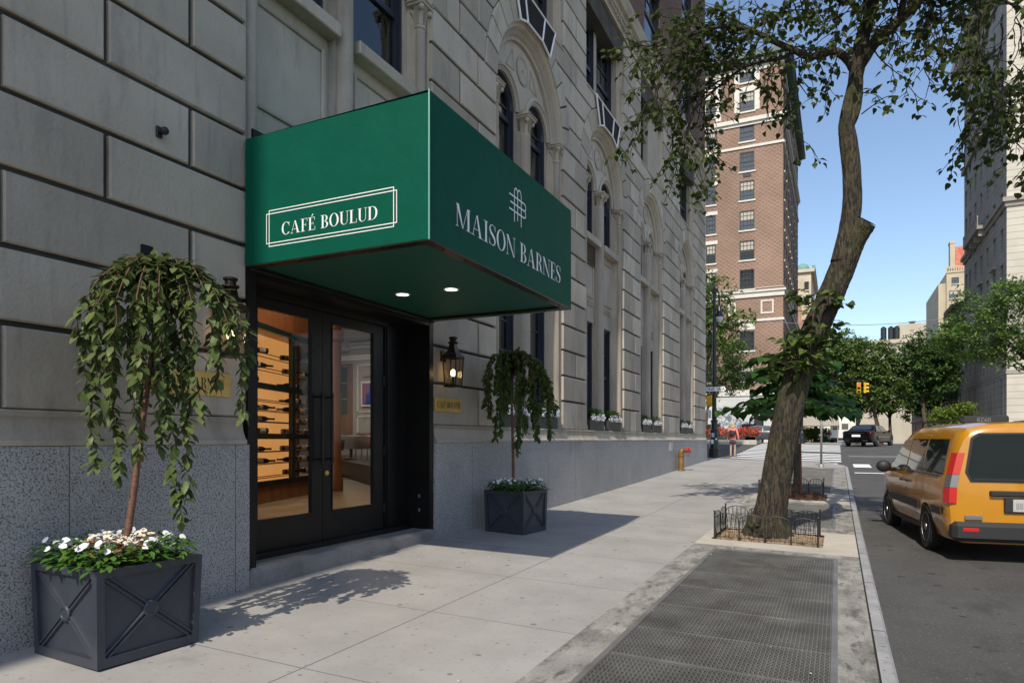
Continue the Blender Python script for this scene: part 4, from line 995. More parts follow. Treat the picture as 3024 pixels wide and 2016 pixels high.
def bedplants(T,h,size,seed,n1,n2,n3,where,dim=1.0,skip=()):
    """bedding: impatiens, dusty miller and bronze begonias, each plant its own thing"""
    r=random.Random(seed); hs=size/2-.09
    def base(x,y): return T@Vector((x,y,h-.05))
    ring=[(-.95,-.92),(-.45,-1.0),(.30,-.98),(.98,-.85),(.98,.05),(.9,.85),(-.98,-.2),(-.95,.75),(.1,.95)]
    lab_i=['white impatiens at the near corner','white impatiens on the near side','white impatiens in the middle of the near side','white impatiens at the corner towards the door','white impatiens on the side towards the street','white impatiens at the outer far corner','white impatiens on the wall side','white impatiens at the far wall corner','white impatiens at the back']
    lab_i=['white flowered impatiens plant in %s'%where]*9
    for k in range(n1):
        x,y=ring[k][0]*hs,ring[k][1]*hs; b=base(x,y); o=thing('impatiens_plant',b,'white flowering impatiens plant in '+where,'plant','impatiens in '+where)
        lf=MB(); fl=MB()
        for i in range(110):
            a=r.uniform(0,6.28); rd=r.uniform(.0,.15); z=r.uniform(.03,.19)*(1-rd*2.2)+.02; p=b+Vector((math.cos(a)*rd,math.sin(a)*rd,z))
            leafshape(lf,p,Vector((math.cos(a),math.sin(a),r.uniform(-.25,.5))),Vector((0,0,1)),r.uniform(.05,.085),r.uniform(.026,.04),droop=.3)
        for i in range(r.choice((4,5,6))):
            a=r.uniform(0,6.28); rd=r.uniform(.02,.12); p=b+Vector((math.cos(a)*rd,math.sin(a)*rd,r.uniform(.15,.21))); nn=(Vector((math.cos(a)*.5,math.sin(a)*.5,.8))+Vector((.25,-.35,0))).normalized()
            e1=nn.orthogonal().normalized(); 
            for q in range(5):
                d=Matrix.Rotation(q*2*math.pi/5+i,3,nn)@e1; leafshape(fl,p,d,nn,r.uniform(.019,.026),.026,((0,.25),(.4,.9),(.75,1),(1,.45)),droop=.05,fold=.05)
        lf.build('leaves',M['imp'],o,smooth=True); fl.build('blossoms',M['petal'],o)
    for k in range(n2):
        x,y=[(-.35,-.35),(.45,-.5),(.6,.35),(-.55,.3)][k][0]*hs,[(-.35,-.35),(.45,-.5),(.6,.35),(-.55,.3)][k][1]*hs; b=base(x,y); o=thing('dusty_miller',b,'silver leaved dusty miller in '+where,'plant','dusty millers in '+where)
        lf=MB()
        for i in range(26):
            a=r.uniform(0,6.28); d=Vector((math.cos(a),math.sin(a),r.uniform(.6,2.0))).normalized(); L_=r.uniform(.14,.24); p=b+d*.03
            lf.tube([p,p+d*L_],.0025,3)
            for q in range(5):
                pp=p+d*L_*(.35+.15*q); sd=d.cross(Vector((0,0,1))).normalized()
                for s in (1,-1): leafshape(lf,pp,(sd*s+d*.7),Vector((0,0,1)),.03,.012,((0,.6),(.5,1),(1,.5)),droop=.1)
        lf.build('foliage',M['silver'],o)
    for k in range(n3):
        q=[(0,-.2),(.3,.1),(-.3,.1),(.1,.5),(-.1,-.6),(.65,-.2)][k]; b=base(q[0]*hs,q[1]*hs); o=thing('begonia_plant',b,'bronze leaved begonia with cream blossoms in '+where,'plant','begonias in '+where)
        lf=MB(); fl=MB()
        for i in range(60):
            a=r.uniform(0,6.28); rd=r.uniform(0,.11); p=b+Vector((math.cos(a)*rd*1.3,math.sin(a)*rd*1.3,r.uniform(.03,.19))); leafshape(lf,p,Vector((math.cos(a),math.sin(a),r.uniform(-.2,.6))),Vector((0,0,1)),r.uniform(.04,.065),r.uniform(.03,.045),droop=.3)
        for i in range(4):
            a=r.uniform(0,6.28); rd=r.uniform(0,.12); p=b+Vector((math.cos(a)*rd,math.sin(a)*rd,r.uniform(.16,.23)))
            for q_ in range(4): leafshape(fl,p,Vector((math.cos(q_*1.57+a),math.sin(q_*1.57+a),r.uniform(-.5,.9))),Vector((.4,-.5,.6)),.026,.026,((0,.3),(.5,1),(1,.4)))
        lf.build('leaves',M['dry'],o,smooth=True); fl.build('blossoms',M['buff'],o)
zp=S(-4.45,3.05)+.003
T1=planter(-4.44,3.06,R_(-3),zp,.74,.61,'blue black square planter with crossed braces, left of the door under the larger tree')
bedplants(T1,.61,.74,11,9,4,6,'the planter left of the door')
weeping((-4.47,3.11,zp+.56),(-4.385,3.36,2.50),(-.25,.85,.36,1.5,2.3,2.64),
 [(-.24,.1,1.12),(-.2,-.1,1.2),(-.13,.05,1.45),(-.05,-.2,1.55),(.02,.15,1.62),(.07,-.1,1.3),(.14,.1,1.75),(.22,-.2,1.8),(.30,.05,1.35),(.33,-.05,.80),(.37,.1,.98),(.42,0,1.42),(.48,-.15,1.55),(.56,.1,1.75),(.64,-.05,1.95),(.72,.1,2.05),(.80,-.1,2.1),(.84,0,2.2),(.25,-.3,1.7),(.1,-.32,1.75),(-.18,-.2,1.7)],M['leaf'],'tall weeping tree with long leafy strands in the planter left of the door',21,L=.088,W=.044)
zp=S(-4.38,9.18)+.003
T2=planter(-4.34,9.235,R_(-7),zp,.69,.61,'blue black square planter with crossed braces, right of the door in the awning shadow')
bedplants(T2,.61,.69,12,9,3,5,'the planter right of the door')
weeping((-4.38,9.22,zp+.56),(-4.40,9.18,2.45),(-.55,.55,.45,1.75,2.3,2.68),
 [(-.3,.1,1.42),(-.22,-.2,1.5),(-.1,.1,1.75),(.08,-.2,1.22),(.12,.1,1.3),(.18,-.1,1.5),(.3,.2,1.6),(.42,0,1.42),(.52,.1,1.45),(-.5,0,1.9),(-.42,-.2,1.85),(.5,-.2,1.8)],M['leaf2'],'weeping tree with a domed dark green crown in the planter right of the door',22,L=.10,W=.05,extra=20,rad=.019)
# ---------------------------------------------------------------- window boxes
protos={}
for bi,(yc,h) in enumerate(BAYS[1:],1):
    for k,(a_,b_) in enumerate(((yc-h+.28,yc-.20),(yc+.20,yc+h-.28))):
        nm=['nearest the awning','second from the awning','third from the awning','farthest from the awning'][bi-1]; sd=['left','right'][k]
        x0,x1=XW-.24,XW-.01; z=1.603
        t=thing('window_box',((x0+x1)/2,(a_+b_)/2,z),f'dark grey window box on the {sd} sill, pair {nm}','window box','window boxes on the ledge')
        mb=MB(); mb.cbox(x0,x1,a_,b_,z,z+.25,.006); mb.build('trough',M['tin'],t)
        r=random.Random(bi*7+k); lf=MB(); n=900 if bi<3 else 450
        p=thing('boxwood_hedge',((x0+x1)/2,(a_+b_)/2,z+.24),f'green white-flowered plant in the {sd} window box, pair {nm}','plant','plants in the window boxes')
        for i in range(n):
            u=r.uniform(-.5,.5); v=r.uniform(-1,1); q=Vector(((x0+x1)/2+.01+v*.14,(a_+b_)/2+u*(b_-a_)*1.02,z+.24+.26*math.sqrt(max(0,1-v*v*.8))*(1-.5*abs(u)**3)*r.uniform(.5,1)))
            a=r.uniform(0,6.28); leafshape(lf,q,Vector((math.cos(a),math.sin(a),r.uniform(-.1,.9))),Vector((0,0,1)),.05,.03,((0,.3),(.5,1),(1,.2)))
        lf.build('leaves',M['box'],p)
        fl=MB()
        for i in range(420 if bi<3 else 260):
            u=r.uniform(-.5,.5); q=Vector((x1+r.uniform(-.02,.05),(a_+b_)/2+u*(b_-a_),z+.22+r.uniform(.0,.12)*(1.2 if r.random()<.4 else .7)))
            if math.sin(u*19+bi)<-.55: continue
            for m_ in range(4): leafshape(fl,q,Vector((r.uniform(0,1),r.uniform(-1,1),r.uniform(-.3,1))),Vector((1,0,.5)),.03,.028,((0,.4),(.5,1),(1,.5)))
        fl.build('blossoms',M['petal'],p)
# ---------------------------------------------------------------- standpipe
yb=23.3; xb=XW+.22; zb=S(xb,yb)
t=thing('standpipe',(xb,yb,zb),'brass fire standpipe with two red capped outlets near the far corner','standpipe')
mb=MB(); mb.lathe([(.13,zb),(.13,zb+.02),(.10,zb+.03),(.095,zb+.48),(.115,zb+.49),(.115,zb+.53),(.10,zb+.54)],(xb,yb),18)
mb.tube([(xb,yb,zb+.5),(xb,yb,zb+.62),(xb+.04,yb,zb+.68),(xb+.12,yb,zb+.69)],[.1,.105,.1,.08],16)
for s in (-.12,.12): mb.tube([(xb+.10,yb+s*.3,zb+.69),(xb+.22,yb+s,zb+.69)],[.07,.065],14)
mb.build('pipe',M['pipe'],t,smooth=40)
for s in (-.12,.12):
    mb=MB(); mb.tube([(xb+.21,yb+s,zb+.69),(xb+.29,yb+s*1.2,zb+.69)],[.078,.078],14)
    for k in range(3): mb.sphere((xb+.25+.0,yb+s*1.1+.08*math.cos(k*2.1),zb+.69+.08*math.sin(k*2.1)),.018,6,4)
    mb.build('cap',mat('red_cap',(.45,.02,.02),.5),t)
mb=MB(); mb.tube([(xb+.2+.06*math.sin(i*.5),yb+.05,zb+.62-.12*math.sin(math.pi*i/10)) for i in range(11)],.006,5); mb.build('chain',M['bronze'],t)
# ---------------------------------------------------------------- the big street tree
def smooth_path(P,n=6):
    P=[Vector(p) for p in P]; out=[]
    for i in range(len(P)-1):
        p0,p1,p2,p3=P[max(i-1,0)],P[i],P[i+1],P[min(i+2,len(P)-1)]
        for k in range(n):
            t=k/n; out.append(.5*((2*p1)+(p2-p0)*t+(2*p0-5*p1+4*p2-p3)*t*t+(3*p1-p0-3*p2+p3)*t**3))
    return out+[P[-1]]
def lerpr(r,n): 
    out=[]
    for i in range(len(r)-1): out+=[r[i]+(r[i+1]-r[i])*k/n for k in range(n)]
    return out+[r[-1]]
def limb(mb,P,rad,n=6,sides=14,lump=0,seed=0,ridge=0):
    pp=smooth_path(P,n); rr=lerpr(rad,n); r=random.Random(seed)
    v0=len(mb.v); mb.tube(pp,rr,sides)
    if ridge:      # plates of bark: furrows that run up the stem and wander
        tb=[[r.uniform(-1,1) for _ in range(sides)] for _ in range(len(pp)//5+3)]
        for i in range(v0,v0+len(pp)*sides):
            j,k=divmod(i-v0,sides); q=j/5; a0=int(q); t=q-a0; v=tb[a0][k]*(1-t)+tb[a0+1][k]*t+r.uniform(-.35,.35)
            mb.v[i]=pp[j]+(mb.v[i]-pp[j])*(1+ridge*v)
    if lump:
        for i in range(v0,len(mb.v)):
            c=pp[min((i-v0)//sides,len(pp)-1)]; d=mb.v[i]-c; mb.v[i]=c+d*(1+lump*(math.sin(i*1.7+seed)*.5+r.uniform(-.5,.5)))
    return pp
YT=10.75
st=thing('street_tree',(-.95,YT,S(-.95,YT)),'leaning mossy street tree with a sawn off limb rising from the fenced pit','tree')
mb=MB()
tk=[(-.97,YT,-.12),(-.955,YT,.02),(-.91,YT,.25),(-.82,YT,.8),(-.71,YT,1.45),(-.58,YT+.02,2.1),(-.385,YT+.03,2.74),(-.13,YT+.03,3.36),(.06,YT+.02,3.83),(.20,YT,4.2),(.355,YT-.05,4.42)]
limb(mb,tk,[.36,.29,.235,.205,.20,.195,.185,.175,.17,.165,.145],16,54,0,1,.04)
limb(mb,[(.05,YT,3.9),(.13,YT,4.3),(.185,YT,4.75),(.175,YT+.03,5.2),(.135,YT+.03,5.6),(.11,YT,5.85),(.14,YT-.02,6.1),(.215,YT,6.4),(.26,YT,6.7),(.335,YT,7.1),(.45,YT,7.5),(.5,YT,8.2),(.45,YT-.2,9.1)],[.15,.13,.125,.12,.118,.10,.082,.09,.105,.09,.075,.06,.04],12,36,0,2,.035)
limb(mb,[(.13,YT,5.75),(.215,YT-.02,5.95),(.255,YT,6.2),(.262,YT,6.45),(.27,YT,6.7)],[.05,.06,.062,.062,.06],6,12,.04,3)
limb(mb,[(.255,YT,6.62),(.46,YT-.05,6.88),(.74,YT-.12,7.07),(1.02,YT-.2,7.27),(1.24,YT-.3,7.45),(1.6,YT-.5,7.75),(2.1,YT-.7,8.1)],[.095,.08,.07,.062,.056,.045,.03],6,12,.04,4)
limb(mb,[(.23,YT,6.55),(.12,YT,6.76),(-.04,YT-.03,6.9),(-.2,YT-.08,6.87),(-.38,YT-.12,6.86),(-.56,YT-.18,6.96),(-.8,YT-.25,7.1),(-1.1,YT-.35,7.28),(-1.45,YT-.4,7.42),(-1.85,YT-.5,7.38),(-2.2,YT-.5,7.25)],[.07,.06,.055,.052,.05,.045,.042,.036,.03,.022,.014],6,10,.04,5)
limb(mb,[(-.56,YT-.18,6.96),(-.75,YT-.1,6.93),(-1.0,YT,7.0),(-1.3,YT+.1,7.02),(-1.7,YT+.2,6.85),(-2.1,YT+.3,6.6)],[.028,.026,.024,.02,.014,.008],5,7,.03,6)
limb(mb,[(.42,YT,7.4),(.2,YT-.3,7.75),(-.3,YT-.7,8.1),(-1.0,YT-1.0,8.4)],[.05,.045,.035,.02],5,8,.03,7)
limb(mb,[(1.24,YT-.3,7.45),(1.5,YT+.2,7.5),(1.9,YT+.5,7.45),(2.3,YT+.6,7.2)],[.035,.03,.022,.012],5,8,.03,8)
limb(mb,[(.75,YT-.12,7.08),(.9,YT-.6,7.5),(1.3,YT-1.3,7.9),(1.9,YT-2.2,8.0),(2.4,YT-3,7.8)],[.045,.04,.032,.024,.014],5,8,.03,9)
# root flare
for a in range(7):
    t=a*.9+.2; limb(mb,[(-.94+.15*math.cos(t),YT+.15*math.sin(t),.25),(-.95+.28*math.cos(t),YT+.28*math.sin(t),.0),(-.96+.40*math.cos(t),YT+.40*math.sin(t),-.12)],[.10,.09,.05],4,8,.03,a)
mb.build('trunk',M['bark'],st,smooth=True)
mb=MB(); c=Vector((.362,YT-.052,4.432)); d=(Vector((.355,YT-.05,4.42))-Vector((.20,YT,4.2))).normalized(); e1=d.orthogonal().normalized(); e2=d.cross(e1)
mb.add([c+(e1*math.cos(i*.314)+e2*math.sin(i*.314))*.142 for i in range(20)],[tuple(range(20))]); mb.build('cut_face',M['cutwood'],st)
tw=MB(); lf=MB(); r=random.Random(31)
def spray(p,d,ln,depth,ldens=1.0,droop=.25,seg=.09,lm=None,ls=.088):
    """a twig that wanders, droops, forks and carries leaves"""
    lm=lm or lf; pts=[p.copy()]; n=max(3,int(ln/seg)); d=d.normalized()
    for i in range(n):
        d=(d+Vector((r.uniform(-.33,.33),r.uniform(-.33,.33),r.uniform(-.3,.22)-droop*.4*(i/n)))).normalized(); p=p+d*seg; pts.append(p.copy())
        if depth>0 and i>0 and r.random()<.55:
            q=(d+Vector((r.uniform(-1,1),r.uniform(-1,1),r.uniform(-.8,.4)))).normalized(); spray(p.copy(),q,ln*r.uniform(.3,.55),depth-1,ldens,droop,seg,lm,ls)
        if i>=(1 if depth==0 else n*.5):
            for k in range(3):
                if r.random()<ldens*.8:
                    a=r.uniform(0,6.28); ld=(d*.5+Vector((math.cos(a),math.sin(a),r.uniform(-.9,.1)))).normalized(); q=p+ld*r.uniform(.01,.05)
                    leafshape(lm,q,ld,Vector((r.uniform(-.7,.7),r.uniform(-.9,.5),1)),ls*r.uniform(.7,1.25),ls*.92*r.uniform(.7,1.2),HEART if k<2 else ((0,.05),(.35,1),(.7,.7),(1,0)),droop=r.uniform(0,.4),fold=r.uniform(.05,.5))
    tw.tube(pts,[.006*(1-.75*i/len(pts))*(1+depth*.35) for i in range(len(pts))],4,cap=False)
src=[]
def along(P,n,f0=0,f1=1): 
    pp=smooth_path(P,8)
    for k in range(n):
        q=pp[int((f0+(f1-f0)*(k+.5)/n)*(len(pp)-1))]; src.append(q)
# left side of the crown
for P,n in (([(-.2,YT-.08,6.9),(-.8,YT-.25,7.1),(-1.45,YT-.4,7.42),(-2.2,YT-.5,7.25)],17),([(-1.0,YT,7.0),(-1.7,YT+.2,6.85),(-2.1,YT+.3,6.6)],16),([(.2,YT-.3,7.75),(-.3,YT-.7,8.1),(-1.0,YT-1.0,8.4)],16),([(-.4,YT,7.6),(-1.2,YT+.3,7.7),(-2.0,YT+.5,7.6),(-2.6,YT,7.7)],26)):
    along(P,n)
for p in list(src): spray(p,Vector((r.uniform(-1,.2),r.uniform(-.9,.9),r.uniform(-.1,.7))),r.uniform(.5,.95),2,.62,.1)
# sprays that hang low in front of the stone cornice on the left
for p,d,ln in ((Vector((-2.2,YT-.4,7.2)),Vector((-.5,0,-.7)),1.2),(Vector((-2.1,YT+.3,6.6)),Vector((-.5,0,-.9)),1.2),(Vector((-2.3,YT+.1,6.55)),Vector((-.3,.2,-1)),1.1),(Vector((-1.9,YT,6.75)),Vector((-.5,-.2,-.8)),1.3),(Vector((-2.5,YT-.2,6.9)),Vector((-.4,.1,-.9)),.9),(Vector((-1.55,YT+.1,6.85)),Vector((-.2,0,-1)),.6),(Vector((-1.75,YT+.2,6.8)),Vector((-.6,.1,-.6)),.8)):
    spray(p,d,ln,2,.55,.5)
# cluster hanging before the brick tower
for p,d,ln in ((Vector((-.75,YT-.2,6.9)),Vector((-.25,0,-1)),.8),(Vector((-.62,YT-.2,6.85)),Vector((-.35,.1,-1)),1.0),(Vector((-.9,YT-.2,6.9)),Vector((.1,0,-1)),.7),(Vector((-.5,YT-.1,6.85)),Vector((-.2,.1,-.8)),.4)): spray(p,d,ln,2,.55,.5)
src.clear()
# middle and right
for P,n in (([(.3,YT,7.2),(.1,YT,7.8),(-.4,YT+.4,8.2)],16),([(.46,YT,7.2),(.5,YT,8.0),(.6,YT-.3,8.8)],18),([(.7,YT-.12,7.2),(1.24,YT-.3,7.5),(2.1,YT-.7,8.1)],22),([(.9,YT-.6,7.5),(1.3,YT-1.3,7.9),(2.4,YT-3,7.8)],20),([(1.5,YT+.2,7.5),(2.3,YT+.6,7.2)],16)): along(P,n)
for p in list(src): spray(p,Vector((r.uniform(-.7,1),r.uniform(-.9,.9),r.uniform(-.2,.7))),r.uniform(.5,.95),2,.62,.1)
for p,d,ln in ((Vector((1.2,YT-.3,7.3)),Vector((.3,0,-1)),1.3),(Vector((1.35,YT-.3,7.1)),Vector((.25,.1,-1)),1.2),(Vector((1.6,YT-.4,7.2)),Vector((.2,0,-1)),1.5),(Vector((1.75,YT+.3,7.2)),Vector((.1,0,-1)),1.5),(Vector((1.95,YT+.2,6.9)),Vector((.3,.1,-1)),1.5),(Vector((2.2,YT+.5,7.0)),Vector((.2,0,-1)),1.8),(Vector((2.1,YT-.3,7.1)),Vector((.3,-.1,-1)),1.9),(Vector((1.7,YT-.2,6.3)),Vector((.4,0,-1)),.9),(Vector((2.0,YT,6.0)),Vector((.3,0,-1)),.8),(Vector((2.3,YT+.1,5.8)),Vector((.0,0,-1)),1.1),(Vector((.45,YT-.05,6.8)),Vector((.6,0,-.8)),.8),(Vector((.2,YT,6.35)),Vector((.3,-.3,-.6)),.3),(Vector((1.05,YT-.3,7.2)),Vector((.2,0,-1)),.9),(Vector((0,YT,6.85)),Vector((-.2,0,-1)),.45),(Vector((.3,YT,5.95)),Vector((.6,-.2,.5)),.35)):
    spray(p,d,ln,2,.6,.45)
# the crown goes on above the frame and behind the lens, where it shades pavement and kerb
lf.build('crown',M['linden'],st,smooth=True)
for z,x,n,ln in ((2.55,-.50,18,.42),(2.75,-.40,16,.4),(2.35,-.52,12,.38),(2.9,-.28,9,.3),(3.35,-.24,6,.4),(3.25,-.27,6,.36)):
    sp=MB()
    for k in range(n):
        a=r.uniform(0,6.28); spray(Vector((x+.14*math.cos(a),YT+.14*math.sin(a)-.02,z)),Vector((math.cos(a)*1.0-.25,math.sin(a)-.5,r.uniform(.2,.9))),r.uniform(.5,1)*ln,0,.85,.1,.07,sp,.12)
    sp.build('trunk_sprout',M['sprout'],st,smooth=True)
sp=MB()
for k in range(4): spray(Vector((-1.05,YT-.22,.1)),Vector((r.uniform(-.6,.3),-.6,.5)),.15,0,.8,.1,.05,sp,.05)
sp.build('trunk_sprout',M['sprout'],st,smooth=True); tw.build('twigs',M['bark'],st)
# ---------------------------------------------------------------- sapling tied to two stakes
YS=17.0; sx=-.88
sp_t=thing('sapling',(sx,YS,S(sx,YS)),'young tree with big dark leaves staked in the mulch pit behind the leaning street tree','tree')
mb=MB(); pts=limb(mb,[(sx,YS,S(sx,YS)-.05),(sx+.02,YS,.8),(sx+.01,YS,1.6),(sx-.02,YS,2.3),(sx+.03,YS,3.2)],[.075,.055,.05,.045,.02],5,10,.04,2)
lf=MB(); r=random.Random(5)
for k in range(40):
    a=k*2.399; z=2.08+1.5*((k+.5)/40); ln=(1.75 if z<2.7 else 1.1)*r.uniform(.65,1.0)*(.8 if math.cos(a)>.3 else 1); p=Vector((sx,YS,z-.15)); 
    P=[p]; d=Vector((math.cos(a),math.sin(a),r.uniform(.05,.35)))
    for i in range(7):
        p=p+d.normalized()*ln/7; d=d+Vector((r.uniform(-.1,.1),r.uniform(-.1,.1),-.085)); P.append(p.copy())
    mb.tube(P,[.014*(1-.8*i/7)+.002 for i in range(8)],5)
    for i in range(1,8):
        for s in (1,-1,1):
            if r.random()<.12 or P[i].z<1.93: continue
            sd=d.cross(Vector((0,0,1))).normalized()*s; ld=(sd*r.uniform(.5,1.2)+d.normalized()*.7+Vector((0,0,r.uniform(-.55,-.05)))).normalized()
            leafshape(lf,P[i]+ld*.07+Vector((0,0,r.uniform(-.05,.03))),ld,Vector((r.uniform(-.3,.3),r.uniform(-.3,.3),1)),r.uniform(.17,.29),r.uniform(.17,.26),HEART,droop=r.uniform(.1,.4),fold=.14)
mb.build('trunk',M['trunk'],sp_t,smooth=True); lf.build('crown',M['catalpa'],sp_t,smooth=True)
M['stake']=mat('stake_timber',(.19,.085,.04),.85,(.28,.14,.075),scale=6,stretch=(1,1,.2))
for x0,x1,y0,y1,lab in ((sx-.10,sx-.20,YS-.35,YS-.15,'leaning red brown timber stake on the near side of the sapling'),(sx+.10,sx+.08,YS+.25,YS+.18,'upright red brown timber stake on the far side of the sapling')):
    mb=MB(); mb.tube([(x0,y0,S(x0,y0)-.05),(x1,y1,S(x0,y0)+1.22)],.038,4); tag(mb.build('tree_stake',M['stake']),lab,'stake','stakes holding the sapling')
mb=MB(); mb.tube([(sx-.19,YS-.17,1.12),(sx,YS-.05,1.10),(sx+.08,YS+.18,1.12)],.012,5); mb.tube([(sx-.19,YS-.17,1.14),(sx-.02,YS+.06,1.12),(sx+.08,YS+.18,1.14)],.012,5)
tag(mb.build('rubber_tie',M['iron']),'black rubber tie between the sapling and its stakes','tie')
# ---------------------------------------------------------------- wire hoop fences round the pits
def hoopfence(x0,x1,y0,y1,lab,hh=.46,sides='nfl'):
    t=thing('tree_guard',((x0+x1)/2,y0,S(x0,y0)),lab,'fence','wire fences round the tree pits')
    def run(a,b,n):
        for k in range(n):
            pa=Vector(a).lerp(Vector(b),k/n); pb=Vector(a).lerp(Vector(b),(k+1)/n); mb=MB(); w_=(pb-pa).length
            za,zb=S(pa.x,pa.y),S(pb.x,pb.y); dx=(pb-pa)/w_; h0=hh*.74
            def P(u,z): q=pa+dx*(u*w_); return (q.x,q.y,za+(zb-za)*u+z)
            hoop=[P(.02,-.05)]+[P(.5-.48*math.cos(math.pi*i/14),h0+(hh-h0)*math.sin(math.pi*i/14)) for i in range(15)]+[P(.98,-.05)]
            mb.tube(hoop,.0065,5)
            for q in range(5):
                u=.14+.18*q; zt=h0+(hh-h0)*math.sqrt(max(0,1-((u-.5)/.48)**2))
                mb.tube([P(u-.07,.03),P(u,zt)],.0028,4); mb.tube([P(u+.07,.03),P(u,zt)],.0028,4)
            mb.tube([P(.03,.03),P(.97,.03)],.004,4)
            mb.build('hoop_panel',M['iron'],t)
    if 'n' in sides: run((x0,y0,0),(x1,y0,0),4)
    if 'l' in sides: run((x0,y0,0),(x0,y1,0),2)
    if 'f' in sides: run((x0,y1,0),(x1,y1,0),4)
    if 'r' in sides: run((x1,y0,0),(x1,y1,0),2)
    for (x,y) in ((x0,y0),(x0,y1),(x1,y0),(x1,y1)):
        mb=MB(); z=S(x,y); mb.tube([(x,y,z-.05),(x,y,z+hh*1.04)],.011,6); mb.sphere((x,y,z+hh*1.05),.016,6,4); mb.build('post',M['iron'],t)
hoopfence(-1.60,-.24,10.12,11.2,'low black wire hoop fence round the leaning street tree',.37,'nlf')
hoopfence(-1.62,-.30,16.45,17.8,'low black wire hoop fence round the sapling pit',.37,'lfr')
# ---------------------------------------------------------------- sign post and corner lamp post
M['galv']=mat('galvanised_post',(.28,.27,.24),.55,(.36,.345,.31),scale=8,metal=.4)
xs_,ys_=-.545,27.3; z=S(xs_,ys_)
t=thing('sign_post',(xs_,ys_,z),'thin grey metal sign post on a round foot at the end of the kerb','sign post')
mb=MB(); mb.lathe([(.24,z),(.22,z+.02),(.10,z+.05),(.075,z+.14),(.06,z+.16)],(xs_,ys_),16); mb.build('foot',M['galv'],t,smooth=40)
mb=MB(); mb.tube([(xs_,ys_,z+.1),(xs_+.015,ys_,z+2.75)],.036,10); mb.build('pole',M['galv'],t,smooth=True)
mb=MB(); mb.cbox(xs_-.14,xs_+.17,ys_-.045,ys_-.038,z+2.2,z+2.7,.003); mb.build('sign_plate',M['galv'],t)
def textmesh(s,size,mtx,m,name,parent):
    cu=bpy.data.curves.new(name,'FONT'); cu.body=s; cu.size=size; cu.extrude=.002; o=bpy.data.objects.new(name,cu); col.objects.link(o)
    dg=bpy.context.evaluated_depsgraph_get(); dg.update(); me=bpy.data.meshes.new_from_object(o.evaluated_get(dg)); bpy.data.objects.remove(o)
    me.transform(mtx); o=bpy.data.objects.new(name,me); col.objects.link(o); me.materials.clear(); me.materials.append(m); attach(o,parent); return o
xl,yl=-5.42,34.2; z=S(xl,yl)
lp=thing('street_lamp',(xl,yl,z),'black cast iron corner street lamp with a hanging lamp, pasted stickers on its base','street lamp')
mb=MB(); mb.lathe([(.30,z),(.30,z+.30),(.27,z+.32),(.28,z+.40),(.25,z+.44),(.235,z+.60),(.20,z+.80),(.19,z+1.2),(.215,z+1.23),(.215,z+1.30),(.17,z+1.34),(.15,z+1.7),(.18,z+1.72),(.18,z+1.78),(.12,z+1.82),(.115,z+2.4)],(xl,yl),8); mb.build('base',M['green_iron'],lp)
mb=MB(); mb.lathe([(.105,z+2.4),(.10,z+3.6),(.13,z+3.62),(.13,z+3.72),(.10,z+3.74),(.085,z+6.4),(.11,z+6.42),(.11,z+6.55),(.075,z+6.6),(.06,z+8.2),(.02,z+8.3)],(xl,yl),12); mb.build('pole',M['green_iron'],lp,smooth=40)
mb=MB(); mb.tube([(xl,yl,z+7.3),(xl+.05,yl+.02,z+7.9),(xl+.12,yl+.06,z+8.2),(xl+.2,yl+.1,z+8.0),(xl+.22,yl+.1,z+7.4)],.035,8); mb.build('bracket_arm',M['green_iron'],lp,smooth=True)
mb=MB(); mb.lathe([(.04,z+7.4),(.10,z+7.3),(.13,z+7.0),(.21,z+6.88),(.22,z+6.82)],(xl+.22,yl+.1),14); o=mb.build('lamp_hood',M['green_iron'],lp,smooth=True)
mb=MB(); mb.lathe([(.20,z+6.82),(.19,z+6.7),(.12,z+6.58),(.03,z+6.54)],(xl+.22,yl+.1),14); mb.build('lamp_glass',mat('lamp_bowl',(.6,.62,.62),.3),o,smooth=True)
mb=MB(); mb.cbox(xl-.45,xl+.62,yl-.15,yl-.13,z+3.15,z+3.45,.004); o=mb.build('one_way_sign',M['iron'],lp)
mb=MB(); mb.box(xl-.42,xl+.46,yl-.156,yl-.151,z+3.19,z+3.41); mb.add([(xl+.46,yl-.1535,z+3.16),(xl+.60,yl-.1535,z+3.30),(xl+.46,yl-.1535,z+3.44)],[(0,1,2)]); mb.build('white_arrow',M['white'],o)
textmesh('ONE  WAY',.21,Matrix.Translation((xl-.40,yl-.160,z+3.225))@Matrix.Rotation(R_(90),4,'X'),M['iron'],'lettering',o)
M['yellow']=mat('signal_yellow',(.62,.36,.02),.45,(.70,.42,.03),scale=5)
mb=MB(); mb.cbox(xl-.36,xl-.08,yl-.2,yl+.12,z+2.55,z+2.98,.02); mb.tube([(xl-.2,yl-.04,z+2.5),(xl,yl,z+2.5)],.03,6); mb.tube([(xl-.2,yl-.04,z+3.03),(xl,yl,z+3.03)],.03,6); mb.box(xl-.38,xl-.06,yl-.22,yl-.14,z+2.50,z+2.545); mb.build('crossing_signal',M['yellow'],lp)
mb=MB(); mb.cbox(xl-.24,xl-.20,yl-.3,yl+.3,z+1.9,z+2.3,.003); mb.cbox(xl+.16,xl+.20,yl-.3,yl+.3,z+1.9,z+2.3,.003); mb.build('notice_plate',M['white'],lp)
mb=MB(); mb.box(xl-.09,xl+.04,yl-.222,yl-.219,z+.98,z+1.18); mb.build('sticker',mat('sticker_blue',(.35,.6,.75),.6),lp); mb=MB(); mb.box(xl-.11,xl-.0,yl-.232,yl-.229,z+.66,z+.86); mb.build('sticker',M['white'],lp); mb=MB(); mb.box(xl+.08,xl+.17,yl-.212,yl-.209,z+.84,z+.93); mb.build('sticker',M['white'],lp)
